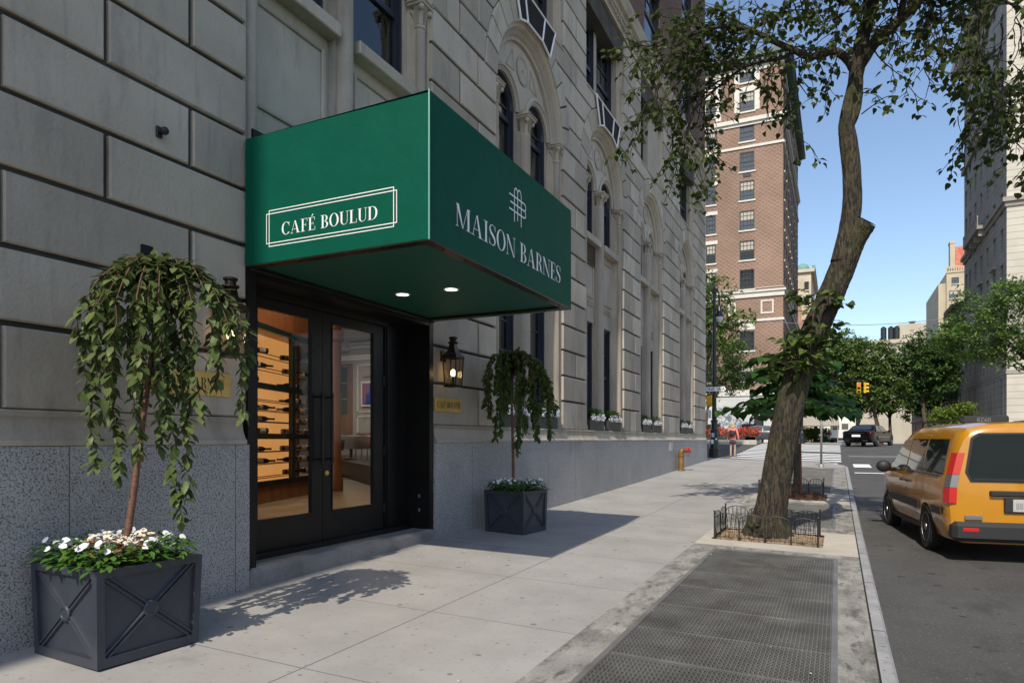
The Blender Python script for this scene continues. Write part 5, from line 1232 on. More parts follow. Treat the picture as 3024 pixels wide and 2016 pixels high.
# ---------------------------------------------------------------- pedestrian walking away over the crossing
def skin(name,V,E,m,parent,sub=2):
    me=bpy.data.meshes.new(name); me.from_pydata([v[:3] for v in V],E,[]); o=bpy.data.objects.new(name,me); col.objects.link(o)
    md=o.modifiers.new('s','SKIN'); md.use_smooth_shade=True
    for i,v in enumerate(V): me.skin_vertices[0].data[i].radius=(v[3],v[4] if len(v)>4 else v[3])
    me.skin_vertices[0].data[0].use_root=True
    o.modifiers.new('d','SUBSURF').levels=sub; o.modifiers['d'].render_levels=sub
    dg=bpy.context.evaluated_depsgraph_get(); dg.update(); me2=bpy.data.meshes.new_from_object(o.evaluated_get(dg)); o.modifiers.clear(); o.data=me2; me2.materials.clear(); me2.materials.append(m); me2.shade_smooth()
    me2.transform(wmat(parent)); attach(o,parent); return o
px,py=-4.82,36.2; pz=RD(px,py)
pe=thing('person',(px,py,pz),'person in a coral top, grey shorts and black backpack walking away over the crossing','person')
M['skin']=mat('skin',(.46,.30,.22),.6); M['coral']=mat('coral_top',(.85,.22,.20),.8,(.9,.28,.25),scale=12); M['short']=mat('grey_shorts',(.06,.06,.062),.9); M['hair']=mat('blond_hair',(.50,.33,.14),.7,(.62,.45,.22),scale=30); M['pack']=mat('black_pack',(.02,.02,.024),.7); M['shoe']=mat('grey_shoe',(.35,.34,.36),.7)
k=1.0
B=[(0,0,.93,.10,.13),(0,0,1.08,.09,.125),(0,.01,1.28,.09,.14),(0,0,1.42,.065,.10),(0,.01,1.49,.048),(0,.02,1.56,.062,.062),(0,.03,1.64,.075,.068),(0,.03,1.70,.05),
   (-.09,0,.88,.085),(-.10,.05,.5,.055),(-.10,-.05,.10,.036),(-.10,.0,.045,.035),(-.10,.09,.03,.03),
   (.09,0,.88,.085),(.095,.05,.49,.055),(.10,-.02,.10,.036),(.10,.03,.045,.035),(.10,.11,.03,.03),
   (-.18,0,1.40,.05),(-.25,-.02,1.13,.038),(-.275,.04,.90,.028),(-.28,.06,.82,.028),(.18,0,1.40,.05),(.25,-.02,1.13,.038),(.275,.04,.90,.028),(.28,.06,.82,.028)]
Ee=[(0,1),(1,2),(2,3),(3,4),(4,5),(5,6),(6,7),(0,8),(8,9),(9,10),(10,11),(11,12),(0,13),(13,14),(14,15),(15,16),(16,17),(3,18),(18,19),(19,20),(20,21),(3,22),(22,23),(23,24),(24,25)]
skin('body',B,Ee,M['skin'],pe)
for s in (-1,1):
    for q in range(5):
        skin('finger' if q else 'thumb',[(s*(.28+.012*(q==0)),.05+.014*q,.815,.009),(s*(.283+.01*(q==0)),.06+.014*q,.785-.01*(q in (2,3)),.008),(s*.275,.065+.014*q,.755-.01*(q in (2,3)),.007)],[(0,1),(1,2)],M['skin'],pe,1)
skin('top',[(0,0,.84,.17,.17),(0,0,.96,.165,.17),(0,.01,1.12,.13,.16),(0,.01,1.30,.11,.16),(0,0,1.43,.08,.11),(-.18,0,1.41,.064),(-.25,-.02,1.13,.05),(-.272,.035,.92,.04),(.18,0,1.41,.064),(.25,-.02,1.13,.05),(.272,.035,.92,.04)],[(0,1),(1,2),(2,3),(3,4),(4,5),(5,6),(6,7),(4,8),(8,9),(9,10)],M['coral'],pe)
skin('shorts',[(0,0,.97,.14,.16),(0,0,.88,.15,.165),(-.09,.0,.82,.125),(-.10,.02,.62,.115),(.09,.0,.82,.125),(.10,.02,.62,.115)],[(0,1),(1,2),(2,3),(1,4),(4,5)],M['short'],pe)
mb=MB(); mb.T=wmat(pe); mb.sphere((0,-.015,1.665),.108,16,12,(.95,1,1)); mb.sphere((0,-.055,1.545),.10,16,12,(1.05,.7,1.25)); mb.build('hair',M['hair'],pe,smooth=True)
skin('backpack',[(0,-.19,1.02,.14,.12),(0,-.21,1.2,.16,.14),(0,-.18,1.38,.11,.10)],[(0,1),(1,2)],M['pack'],pe)
for s in (-1,1):
    skin('strap',[(s*.07,-.1,1.36,.02),(s*.09,-.02,1.475,.022),(s*.09,.09,1.42,.02),(s*.11,.13,1.2,.02)],[(0,1),(1,2),(2,3)],M['pack'],pe,1)
    skin('shoe',[(s*.10,-.03-.02*(s<0),.065,.062),(s*.10,.05,.055,.056),(s*.10,.15,.045,.045)],[(0,1),(1,2)],M['shoe'],pe,1)
# ---------------------------------------------------------------- vehicles
M['tyre']=mat('tyre_rubber',(.015,.015,.015),.85); M['rim']=mat('alloy_rim',(.35,.35,.36),.35,metal=.8); M['plastic']=mat('dark_plastic',(.025,.025,.027),.55)
M['cab']=mat('taxi_yellow',(.50,.215,.005),.25,(.54,.24,.006),scale=2,coat=.8); overlay(M['cab'],(.20,.10,.02),2.2,.55,.78,.4); M['blackp']=mat('black_car_paint',(.003,.003,.004),.2,spec=.15); M['greyp']=mat('grey_car_paint',(.12,.125,.14),.25,metal=.5,coat=1); M['whitep']=mat('white_van_paint',(.72,.73,.74),.3,coat=.5)
M['cglass']=mat('car_glass',(.02,.026,.028),.03,spec=1.0); M['tail']=mat('tail_lamp',(.55,.012,.012),.2,coat=1); M['chrome']=mat('chrome',(.6,.6,.62),.12,metal=1)
def loftcar(parent,T,sec,paint,arches,name='body'):
    """sec: list of (y, [(x,z)...half outline from the sill up to the roof centre])"""
    mb=MB(); mb.T=T; P=[];n=None
    for y,o in sec:
        ring=[(-x,y,z) for x,z in o]+[(x,y,z) for x,z in o[::-1]]; n=len(ring); P+=ring
    F=[]
    for i in range(len(sec)-1):
        for k in range(n):
            j=(k+1)%n; F.append((i*n+k,i*n+j,(i+1)*n+j,(i+1)*n+k))
    F.append(tuple(range(n))); F.append(tuple(range(len(sec)*n-1,(len(sec)-1)*n-1,-1)))
    mb.add(P,F); o=mb.build(name,paint,parent,smooth=32)
    cut=[]
    for y,r_ in arches:
        c=MB(); c.T=T@Matrix.Translation((0,y,r_*.90))@Matrix.Rotation(R_(90),4,'Y'); c.lathe([(r_*1.13,-1.4),(r_*1.13,1.4)],(0,0),28); cut.append(c.build('cutter',None,keep=1))
    # keep the middle of the floor: the cutters only open the sides
    bm=bmesh.new(); bm.from_mesh(o.data); bmesh.ops.recalc_face_normals(bm,faces=bm.faces); bm.to_mesh(o.data); bm.free()
    boolean(o,cut); o.data.shade_smooth(); o.data.set_sharp_from_angle(angle=R_(32)); 
    u=MB(); u.T=T; ys=[s[0] for s in sec]; hw=max(x for x,z in sec[len(sec)//2][1])
    u.box(-hw+.22,hw-.22,min(ys)+.15,max(ys)-.15,.22,.62); u.build('underbody',M['plastic'],parent)
    return o
def wheel(parent,T,x,y,r_,sgn,spokes=9,w_=.2):
    mb=MB(); T2=T@Matrix.Translation((x,y,r_))@Matrix.Rotation(R_(90)*sgn,4,'Y'); mb.T=T2
    mb.lathe([(r_*.66,-w_/2),(r_*.93,-w_/2),(r_,-w_/2+.035),(r_,w_/2-.035),(r_*.93,w_/2),(r_*.66,w_/2-.01)],(0,0),28); o=mb.build('wheel',M['tyre'],parent,smooth=35)
    mb=MB(); mb.T=T2; mb.lathe([(r_*.67,w_/2-.012),(r_*.64,w_/2-.005),(r_*.60,w_/2-.05),(.05,w_/2-.09)],(0,0),28)
    for k in range(spokes):
        a=2*math.pi*k/spokes; mb.T=T2@Matrix.Rotation(a,4,'Z'); mb.box(.03,r_*.63,-.022,.022,w_/2-.055,w_/2-.015)
    mb.T=T2; mb.lathe([(.06,w_/2-.05),(.055,w_/2-.005),(.03,w_/2)],(0,0),14); mb.build('rim',M['rim'],o)
    return o
def panel(parent,T,pts,th,m,name):
    """a closed outline of 3D points given a little thickness along their own normal"""
    P=[Vector(p) for p in pts]; nn=Vector((0,0,0)); c=sum(P,Vector())/len(P)
    for i in range(len(P)): nn+=(P[i]-c).cross(P[(i+1)%len(P)]-c)
    nn.normalize(); mb=MB(); mb.T=T; n=len(P)
    mb.add([p+nn*th for p in P]+P,[tuple(range(n)),tuple(range(2*n-1,n-1,-1))]+[(i,n+i,n+(i+1)%n,(i+1)%n) for i in range(n)]); return mb.build(name,m,parent)
# --- yellow taxi van
tx,ty=2.06,11.75; rot=R_(7.5)
tz=RD(1.4,12.3)
taxi=thing('taxi',(tx,ty,tz),'yellow taxi van driving away along the kerb, black side mirror and big rear window','taxi',rz=rot)
T=Matrix.Translation((tx,ty,tz))@Matrix.Rotation(rot,4,'Z')
# y: -1.35 rear bumper .. 3.1 nose; rear axle at 0... wheelbase 2.66
def sx_(z,taper=0):     # half width of the van at height z
    pts=[(.25,.84),(.45,.895),(.75,.915),(1.0,.905),(1.1,.885),(1.5,.80),(1.70,.735),(1.78,.66),(1.83,.45)]
    for (a_,b_),(c_,d_) in zip(pts,pts[1:]):
        if z<=c_: return (b_+(d_-b_)*(z-a_)/(c_-a_))-taper
    return .4
def vsec(zs_top,zs_belt,taper):
    """outline with the roof at zs_top"""
    o=[]; 
    for q in (.24,.27,.45,.6,.75,.9,1.0,1.08):
        z=min(q,zs_belt); o.append((sx_(q)-taper-(.0 if q>.25 else .08),z))
    for f_ in (.2,.4,.6,.8,.92,1.0):
        zz=1.08+(1.83-1.08)*f_; z=zs_belt+(zs_top-zs_belt)*f_; k=(zs_top-1.15)/.68; k=max(0,min(1,k)); wide=.90-.0*f_; x=(sx_(zz)*k+(wide-.28*f_**3)*(1-k))-taper; o.append((x,z))
    o.append((.22,zs_top+.012)); o.append((0,zs_top+.015)); return o
sec=[(-1.02,vsec(1.66,1.08,.10)),(-1.005,vsec(1.73,1.08,.05)),(-.95,vsec(1.79,1.08,.02)),(-.75,vsec(1.815,1.08,.0)),(.2,vsec(1.83,1.08,0)),(1.2,vsec(1.83,1.08,0)),(1.75,vsec(1.78,1.06,.0)),(2.1,vsec(1.62,1.05,.005)),(2.45,vsec(1.36,1.04,.01)),(2.72,vsec(1.13,1.02,.015)),(2.95,vsec(1.09,.99,.03)),(3.3,vsec(1.01,.93,.07)),(3.52,vsec(.9,.84,.16)),(3.58,vsec(.78,.74,.22))]
loftcar(taxi,T,sec,M['cab'],[(0,.335),(2.66,.335)])
for x,s in ((-.815,-1),(.815,1)):
    for y in (0,2.66): wheel(taxi,T,x,y,.325,s,7)
YR=-1.028
def rr_(pts): return [(x,YR-.0,z) for x,z in pts]
RW=[(-.66,1.18),(-.60,1.06),(.60,1.06),(.66,1.18),(.60,1.60),(.52,1.66),(-.52,1.66),(-.60,1.60)]
panel(taxi,T,[(x,YR+.0,z) for x,z in RW],.012,M['cglass'],'rear_window')
mb=MB(); mb.T=T
n=len(RW); 
mb.add([(x*1.05,YR-.004,1.36+(z-1.36)*1.07) for x,z in RW]+[(x*1.0,YR-.006,1.36+(z-1.36)*1.0) for x,z in RW],[(i,(i+1)%n,n+(i+1)%n,n+i) for i in range(n)]); mb.build('window_seal',M['plastic'],taxi)
for s in (-1,1):
    # tall tail lamps wrapping the rear corners
    for (za,zb_,mm) in ((.76,.96,'tail'),(.965,1.13,'rim'),(1.135,1.42,'tail')):
        xa,xb=sx_(za)-.035,sx_(zb_)-.035
        panel(taxi,T,[(s*(xa+.045),YR+.09,za),(s*(xa-.0),YR-.012,za),(s*(xb-.0),YR-.012,zb_),(s*(xb+.045),YR+.09,zb_)][::s],.012,M[mm],'tail_lamp')
        panel(taxi,T,[(s*(xa-.0),YR-.012,za),(s*(xa-.085),YR-.02,za),(s*(xb-.085),YR-.02,zb_),(s*(xb-.0),YR-.012,zb_)][::s],.012,M[mm],'tail_lamp')
mb=MB(); mb.T=T; mb.cbox(-.42,.42,YR-.05,YR+.02,.86,.93,.012); mb.build('handle_trim',M['plastic'],taxi)
mb=MB(); mb.T=T; mb.cbox(-.26,.26,YR-.03,YR+.01,.65,.84,.008); mb.build('plate_recess',M['plastic'],taxi)
mb=MB(); mb.T=T; mb.cbox(-.17,.17,YR-.04,YR-.03,.665,.825,.004); o=mb.build('licence_plate',mat('dull_plate',(.42,.41,.40),.5,(.5,.49,.47),scale=9),taxi)
mb=MB(); mb.T=T
for k in range(7):
    x_=-.135+k*.04; mb.box(x_,x_+.008,YR-.043,YR-.0405,.70,.78); mb.box(x_+.018,x_+.026,YR-.043,YR-.0405,.70,.78)
mb.build('plate_characters',mat('worn_plate_print',(.22,.21,.21),.6),o)
mb=MB(); mb.T=T; mb.cbox(-.70,-.50,YR-.02,YR-.0,.545,.60,.004); mb.build('badge',M['rim'],taxi)
mb=MB(); mb.T=T; mb.box(-.012,.012,YR-.004,YR+.02,.50,1.04); mb.build('door_gap',M['plastic'],taxi)
mb=MB(); mb.T=T; mb.cbox(-.86,.86,YR-.13,YR+.16,.27,.52,.05); o=mb.build('rear_bumper',M['plastic'],taxi,smooth=30)
mb=MB(); mb.T=T
for s in (-1,1): mb.cbox(s*.66-.09,s*.66+.09,YR-.137,YR-.12,.40,.45,.006)
mb.build('reflector',M['tail'],taxi)
for s in (-1,1):
    X=lambda z:s*(sx_(z)+.004)
    def sd(pts,m,name,th=.008):
        P=[(X(z)-s*0,y,z) for y,z in pts]
        if s<0: P=P[::-1]
        return panel(taxi,T,P,th,m,name)
    # side glass in rows, so that each pane follows the tumblehome
    for ya,yb,yc_,yd in ((-.78,.28,-.70,.28),(.36,1.22,.36,1.22),(1.30,2.42,1.30,1.86)):
        sd([(ya,1.12),(yb,1.12),(yd+.0,1.60),(yc_,1.60)] if yb!=2.42 else [(1.30,1.12),(2.32,1.12),(1.80,1.58),(1.30,1.60)],M['cglass'],'side_window')
    sd([(-.82,.58),(-.36,.58),(-.36,.68),(-.82,.68)],M['plastic'],'rubbing_strip',.02); sd([(.36,.56),(2.26,.56),(2.26,.68),(.36,.68)],M['plastic'],'rubbing_strip',.02)
    for yq in (.32,1.26,2.36): sd([(yq-.006,.34),(yq+.006,.34),(yq+.006,1.08),(yq-.006,1.08)],M['plastic'],'door_gap',.001)
    for yq in (1.02,1.42): sd([(yq-.08,.92),(yq+.08,.92),(yq+.08,.955),(yq-.08,.955)],M['plastic'],'door_handle',.03)
    sd([(-.6,1.09),(1.22,1.09),(1.22,1.105),(-.6,1.105)],M['plastic'],'slide_rail',.006)
    mb=MB(); mb.T=T; mb.sphere((s*1.06,2.12,1.13),.13,12,8,(.95,.62,.8)); mb.tube([(s*.88,2.2,1.07),(s*1.0,2.15,1.08)],.035,8); mb.build('mirror',M['plastic'],taxi,smooth=True)
    sd([(.40,.27),(2.28,.27),(2.28,.34),(.40,.34)],M['plastic'],'sill_trim',.02)
panel(taxi,T,[(-.80,2.62,1.17),(.80,2.62,1.17),(.66,1.92,1.70),(-.66,1.92,1.70)],.012,M['cglass'],'windscreen')
mb=MB(); mb.T=T; mb.cbox(-.30,.30,.5,.62,1.835,1.95,.02); o=mb.build('roof_sign',M['plastic'],taxi); textmesh('8Z60',.085,T@Matrix.Translation((-.12,.493,1.86))@Matrix.Rotation(R_(90),4,'X'),M['rim'],'lettering',o)
mb=MB(); mb.T=T
for s in (-1,1): mb.tube([(s*.62,-.7,1.815),(s*.62,-.6,1.87),(s*.62,1.3,1.87),(s*.62,1.4,1.815)],.016,6)
mb.build('roof_rail',M['plastic'],taxi)
# --- saloons
def saloon(name,x,y,rz,z,paint,label,cat,L_=5.1,sc_=1.0,plate=True):
    t=thing(name,(x,y,z),label,cat,rz=rz); T=Matrix.Translation((x,y,z))@Matrix.Rotation(rz,4,'Z')@Matrix.Scale(sc_,4)
    def s(zb,zt,wd,zl=.22,roof=False):
        if roof: return [(wd-.1,zl),(wd,zl+.1),(wd,.55),(wd-.01,.78),(wd-.05,.93),(wd-.20,(.93+zt)/2+.05),(wd-.30,zt-.05),(wd-.42,zt-.01),(0,zt)]
        return [(wd-.1,zl),(wd,zl+.1),(wd,.55),(wd-.01,zt-.12),(wd-.05,zt-.05),(wd-.1,zt-.03),(wd-.25,zt-.01),(wd-.4,zt),(0,zt+.005)]
    sec=[(-1.14,s(0,.95,.74,.42)),(-1.10,s(0,.98,.84,.34)),(-.85,s(0,1.03,.92)),(-.45,s(0,1.05,.94)),(-.40,s(0,1.06,.94,roof=True)),(.25,s(0,1.38,.94,roof=True)),(.8,s(0,1.46,.945,roof=True)),(1.5,s(0,1.47,.945,roof=True)),(2.0,s(0,1.38,.94,roof=True)),(2.62,s(0,1.03,.94,roof=True)),(2.7,s(0,.99,.94)),(3.4,s(0,.92,.92)),(3.8,s(0,.82,.84)),(3.92,s(0,.72,.72,.3))]
    loftcar(t,T,sec,paint,[(0,.35),(3.05,.35)])
    for xx,sg in ((-.86,-1),(.86,1)):
        for yy in (0,3.05): wheel(t,T,xx,yy,.345,sg,10)
    panel(t,T,[(-.62,-.36,1.10),(.62,-.36,1.10),(.52,.24,1.38),(-.52,.24,1.38)],.014,M['cglass'],'rear_window')
    panel(t,T,[(.66,2.6,1.08),(-.66,2.6,1.08),(-.54,2.02,1.385),(.54,2.02,1.385)],.014,M['cglass'],'windscreen')
    for sg in (-1,1):
        for pts in (([(.0,.97,.02),(.9,.97,.02),(.9,1.37,.21),(.42,1.36,.21)]),([(.98,.97,.02),(2.25,.97,.02),(1.92,1.34,.20),(.98,1.38,.21)])):
            P=[(sg*(.90-dx),yy,zz) for yy,zz,dx in pts]; P=P[::-1] if sg<0 else P
            panel(t,T,P,.014,M['cglass'],'side_window')
        panel(t,T,[(sg*.50,-1.105,.83),(sg*.88,-1.075,.83),(sg*.86,-1.03,.94),(sg*.50,-1.10,.93)][::-sg],.02,M['tail'],'tail_lamp')
        mb=MB(); mb.T=T; mb.sphere((sg*1.03,2.15,1.0),.1,8,6,(1,.7,.7)); mb.build('mirror',paint,t,smooth=True)
        P=[(sg*.948,-.5+.4,.62),(sg*.948,2.6,.62),(sg*.948,2.6,.635),(sg*.948,-.1,.635)]; panel(t,T,P if sg>0 else P[::-1],.004,M['chrome'],'side_trim')
    mb=MB(); mb.T=T; mb.box(-.26,.26,-1.165,-1.14,.62,.76); mb.build('licence_plate',M['white'],t)
    mb=MB(); mb.T=T; mb.box(-.46,.46,-1.16,-1.13,.835,.855); mb.box(-.7,-.4,-1.15,-1.10,.36,.40); mb.box(.4,.7,-1.15,-1.10,.36,.40); mb.build('chrome_trim',M['chrome'],t)
    return t
saloon('car',1.45,51.0,R_(-19),RD(1.3,51.5),M['blackp'],'glossy black saloon seen from behind, stopped on the avenue beyond the crossing','car')
saloon('car',-4.9,63.5,R_(88),1.16,M['greyp'],'grey saloon seen side on behind the red flower bed','car')
saloon('car',-.9,92,R_(0),.84,M['greyp'],'dark parked car half hidden beside the white van','car')
# --- white van
vx,vy=.25,79; vz=1.06
t=thing('van',(vx,vy,vz),'white panel van standing behind the black saloon','van'); T=Matrix.Translation((vx,vy,vz))
def vs(zt,w_,zl=.3): return [(w_-.08,zl),(w_,zl+.08),(w_,1.1),(w_-.03,1.5),(w_-.1,zt-.15),(w_-.22,zt-.02),(0,zt+.02)]
loftcar(t,T,[(-1.2,vs(2.15,.93)),(-1.12,vs(2.25,.98)),(2.2,vs(2.28,.98)),(2.7,vs(2.1,.97)),(3.3,vs(1.25,.95)),(4.0,vs(1.05,.9))],M['whitep'],[(0,.36),(3.1,.36)])
for xx,sg in ((-.88,-1),(.88,1)):
    for yy in (0,3.1): wheel(t,T,xx,yy,.35,sg,6)
for sg in (-1,1):
    mb=MB(); mb.T=T; mb.cbox(sg*.88-.06,sg*.88+.06,-1.225,-1.19,.7,1.1,.01); mb.build('tail_lamp',M['tail'],t)
    mb=MB(); mb.T=T; mb.cbox(sg*.42-.3,sg*.42+.3,-1.225,-1.19,1.35,1.95,.02); mb.build('rear_window',M['cglass'],t)
mb=MB(); mb.T=T; mb.cbox(-.9,.9,-1.3,-1.18,.3,.5,.03); mb.build('rear_bumper',M['plastic'],t)
# ---------------------------------------------------------------- median flower bed
t=thing('median_bed',(-12,51.4,RD(-8,51)),'long stone kerbed bed with dark troughs in the middle of the avenue','flower bed')
mb=MB(); z=RD(-8,51.5); mb.cbox(-40,-5.1,50.2,53.2,z-.3,z+.27,.03); mb.build('stone_kerb',M['pad'],t)
mb=MB()
for k in range(9): mb.cbox(-40+3.9*k,-40+3.9*k+3.8-.05,50.4,53,z+.27,z+.5,.02)
mb.cbox(-5.9,-5.2,50.4,53,z+.27,z+.5,.02)
mb.build('trough',M['tin'],t)
lf=MB(); fl=MB(); r=random.Random(9)
for i in range(5200):
    x=r.uniform(-16,-5.1); y=r.uniform(50.4,53.0); q=Vector((x,y,z+.45+r.uniform(0,.62)*(1+.12*math.sin(x*3))))
    a=r.uniform(0,6.28); leafshape(lf,q,Vector((math.cos(a),math.sin(a),r.uniform(-.3,.9))),Vector((0,0,1)),.12,.08,((0,.3),(.5,1),(1,.2)))
    if r.random()<(.34 if x>-7 else .2): 
        q2=q+Vector((0,-.05,.05))
        for m_ in range(2): leafshape(fl,q2,Vector((r.uniform(-1,1),r.uniform(-1,.2),r.uniform(-.2,1))),Vector((0,-1,.5)),.10,.09,((0,.5),(.5,1),(1,.5)))
be=thing('begonia_bed',(-10,51.4,z+.4),'mass of red flowers in the troughs of the avenue median','flowers'); be['kind']='stuff'
lf.build('leaves',M['imp'],be); fl.build('blossoms',M['red'],be)
# ---------------------------------------------------------------- traffic signals and the span wire
M['sred']=mat('signal_red_lit',(.9,.05,.04),.4,emit=(1,.05,.04),es=2.5); M['soff']=mat('signal_lens_dark',(.02,.03,.025),.2)
def signal(x,y,z,h,face,lab,lit=True,parent=None):
    """three lamp head; face is the rotation of its lamps, 0 looks back along the street"""
    t=parent or thing('traffic_light',(x,y,z),lab,'traffic light','traffic signals'); T=Matrix.Translation((x,y,z))@Matrix.Rotation(face,4,'Z'); s=h/3
    for k in range(3):
        mb=MB(); mb.T=T; mb.cbox(-s*.52,s*.52,-s*.3,s*.35,k*s+.004,(k+1)*s-.004,s*.08)
        for i in range(9):
            a0=math.pi*(-.15+1.3*i/9); a1=math.pi*(-.15+1.3*(i+1)/9); q=s*.40; zc=(k+.5)*s
            mb.quad((q*math.cos(a0),-s*.3,zc+q*math.sin(a0)),(q*math.cos(a1),-s*.3,zc+q*math.sin(a1)),(q*math.cos(a1),-s*.95,zc+q*math.sin(a1)-s*.05),(q*math.cos(a0),-s*.95,zc+q*math.sin(a0)-s*.05))
        o=mb.build('housing',M['yellow'],t); mb=MB(); mb.T=T@Matrix.Translation((0,-s*.31,(k+.5)*s))@Matrix.Rotation(R_(90),4,'X'); mb.lathe([(s*.36,0),(s*.3,s*.04),(.001,s*.06)],(0,0),14)
        mb.build('lens',M['sred'] if (k==2 and lit) else M['soff'],o)
    return t
tl=thing('traffic_light',(1.75,64.5,5.2),'yellow twin traffic light on an arm over the avenue, in front of trees','traffic light','traffic signals')
signal(1.6,64.5,5.25,.92,R_(0),'',True,tl); signal(2.08,64.6,5.27,.90,R_(85),'',False,tl)
mb=MB(); mb.tube([(-6.2,66,1.1),(-6.2,66,4.6),(-5.6,65.8,5.0),(-2,65.1,5.7),(1.0,64.6,6.35),(1.85,64.5,6.4)],[.11,.10,.08,.06,.05,.04],8); mb.tube([(1.6,64.5,6.4),(1.6,64.5,6.15)],.03,6); mb.tube([(2.08,64.6,6.4),(2.08,64.6,6.15)],.03,6); mb.build('mast_arm',M['green_iron'],tl)
# walk signal beneath the sapling leaves on its own far post
t=thing('pedestrian_signal',(-3.2,69,1.1),'far pedestrian signal with a red hand on a dark lamp post, seen under the sapling','signal')
mb=MB(); mb.lathe([(.26,1.0),(.24,1.5),(.16,2.0),(.1,2.2),(.08,6.5)],(-3.0,69),10); mb.build('pole',M['green_iron'],t)
mb=MB(); mb.cbox(-3.95,-3.15,68.5,68.9,3.15,3.85,.04); o=mb.build('housing',M['yellow'],t); mb=MB(); mb.box(-3.90,-3.45,68.47,68.49,3.2,3.8); mb.build('display',M['soff'],o); mb=MB(); mb.box(-3.87,-3.67,68.455,68.468,3.35,3.65); mb.build('red_hand',M['sred'],o)
# right hand edge: pole with two heads and an arrow sign
pxr,pyr=15.6,62.0
t=thing('traffic_light',(pxr,pyr,1.1),'traffic signal pole at the right edge, red lit, above an arrow sign','traffic light','traffic signals')
mb=MB(); mb.lathe([(.2,.9),(.18,1.6),(.1,1.9),(.085,12.2)],(pxr,pyr),10); mb.build('pole',M['green_iron'],t)
signal(pxr-.42,pyr-.1,5.0,1.0,R_(15),'',True,t); signal(pxr-.18,pyr-.2,9.6,1.55,R_(80),'',False,t)
mb=MB(); mb.cbox(pxr-.45,pxr+.6,pyr-.16,pyr-.14,3.75,4.12,.005); o=mb.build('arrow_sign',M['iron'],t)
mb=MB(); Y_=pyr-.165; mb.add([(pxr-.42,Y_,3.935),(pxr-.20,Y_,4.08),(pxr-.20,Y_,3.98),(pxr+.5,Y_,3.98),(pxr+.5,Y_,3.89),(pxr-.20,Y_,3.89),(pxr-.20,Y_,3.79)],[(0,1,2,3,4,5,6)]); mb.build('white_arrow',M['white'],o)
mb=MB(); mb.cbox(pxr-1.0,pxr-.3,pyr-.2,pyr+.2,2.6,3.1,.03); mb.build('crossing_signal',M['yellow'],t)
A=Vector((xl,yl,z*0+8.0)); Bq=Vector((pxr,pyr,12.1)); mb=MB(); P=[]
A=Vector((-5.4,60,11.2)); Bq=Vector((15.6,62,12.0))
for i in range(41):
    k=i/40; q=A.lerp(Bq,k); q.z-=4*1.15*k*(1-k); P.append(q)
mb.tube(P,.022,4); tag(mb.build('span_wire',M['galv']),'thin grey span wire sagging across the avenue','wire')
# ---------------------------------------------------------------- buildings beyond the avenue
M['bbrick']=brickmat('diaper_brick',(.165,.075,.052),(.245,.125,.088),(.34,.27,.21),1.25,(.33,.24,.175))
M['trim']=mat('white_trim_stone',(.60,.57,.51),.8,(.68,.65,.59),scale=2)
M['palestone']=mat('pale_limestone',(.50,.46,.385),.85,(.58,.54,.46),scale=.6); joints(M['palestone'],(.30,.27,.22),2,.62,.1,.05)
M['basestone']=mat('pale_blue_limestone',(.52,.53,.52),.85,(.60,.60,.59),scale=.6); joints(M['basestone'],(.40,.40,.39),2,.6,.1,.03)
M['wframe']=mat('dark_sash_paint',(.02,.022,.022),.5)
M['fglass']=mat('far_window_glass',(.05,.06,.065),.06,(.02,.024,.026),scale=.3,spec=1.0,lo=.45,hi=.55)
M['blind']=mat('roller_blind',(.45,.42,.36),.9)
def farwin(name,w_,h,nv,nh,mframe,depth=.12,sill=None,blind=0):
    """a sash window about its own origin: frame and glazing bars, with the pane as its part; faces -y"""
    mb=MB(); f_=.09
    mb.box(-w_/2,-w_/2+f_,-.0,depth,0,h); mb.box(w_/2-f_,w_/2,-.0,depth,0,h); mb.box(-w_/2+f_,w_/2-f_,0,depth,0,f_); mb.box(-w_/2+f_,w_/2-f_,0,depth,h-f_,h); mb.box(-w_/2+f_,w_/2-f_,.01,depth,h/2-.05,h/2+.05)
    for k in range(1,nv): mb.box(-w_/2+w_*k/nv-.02,-w_/2+w_*k/nv+.02,.03,.07,f_,h-f_)
    for k in range(1,nh):
        if abs(k/nh-.5)>.05: mb.box(-w_/2+f_,w_/2-f_,.031,.069,h*k/nh-.02,h*k/nh+.02)
    o=mb.build(name,mframe,None); o.location=(0,0,0); o.data.transform(Matrix.Translation((0,depth/2,0)) if 0 else Matrix.Identity(4))
    return o
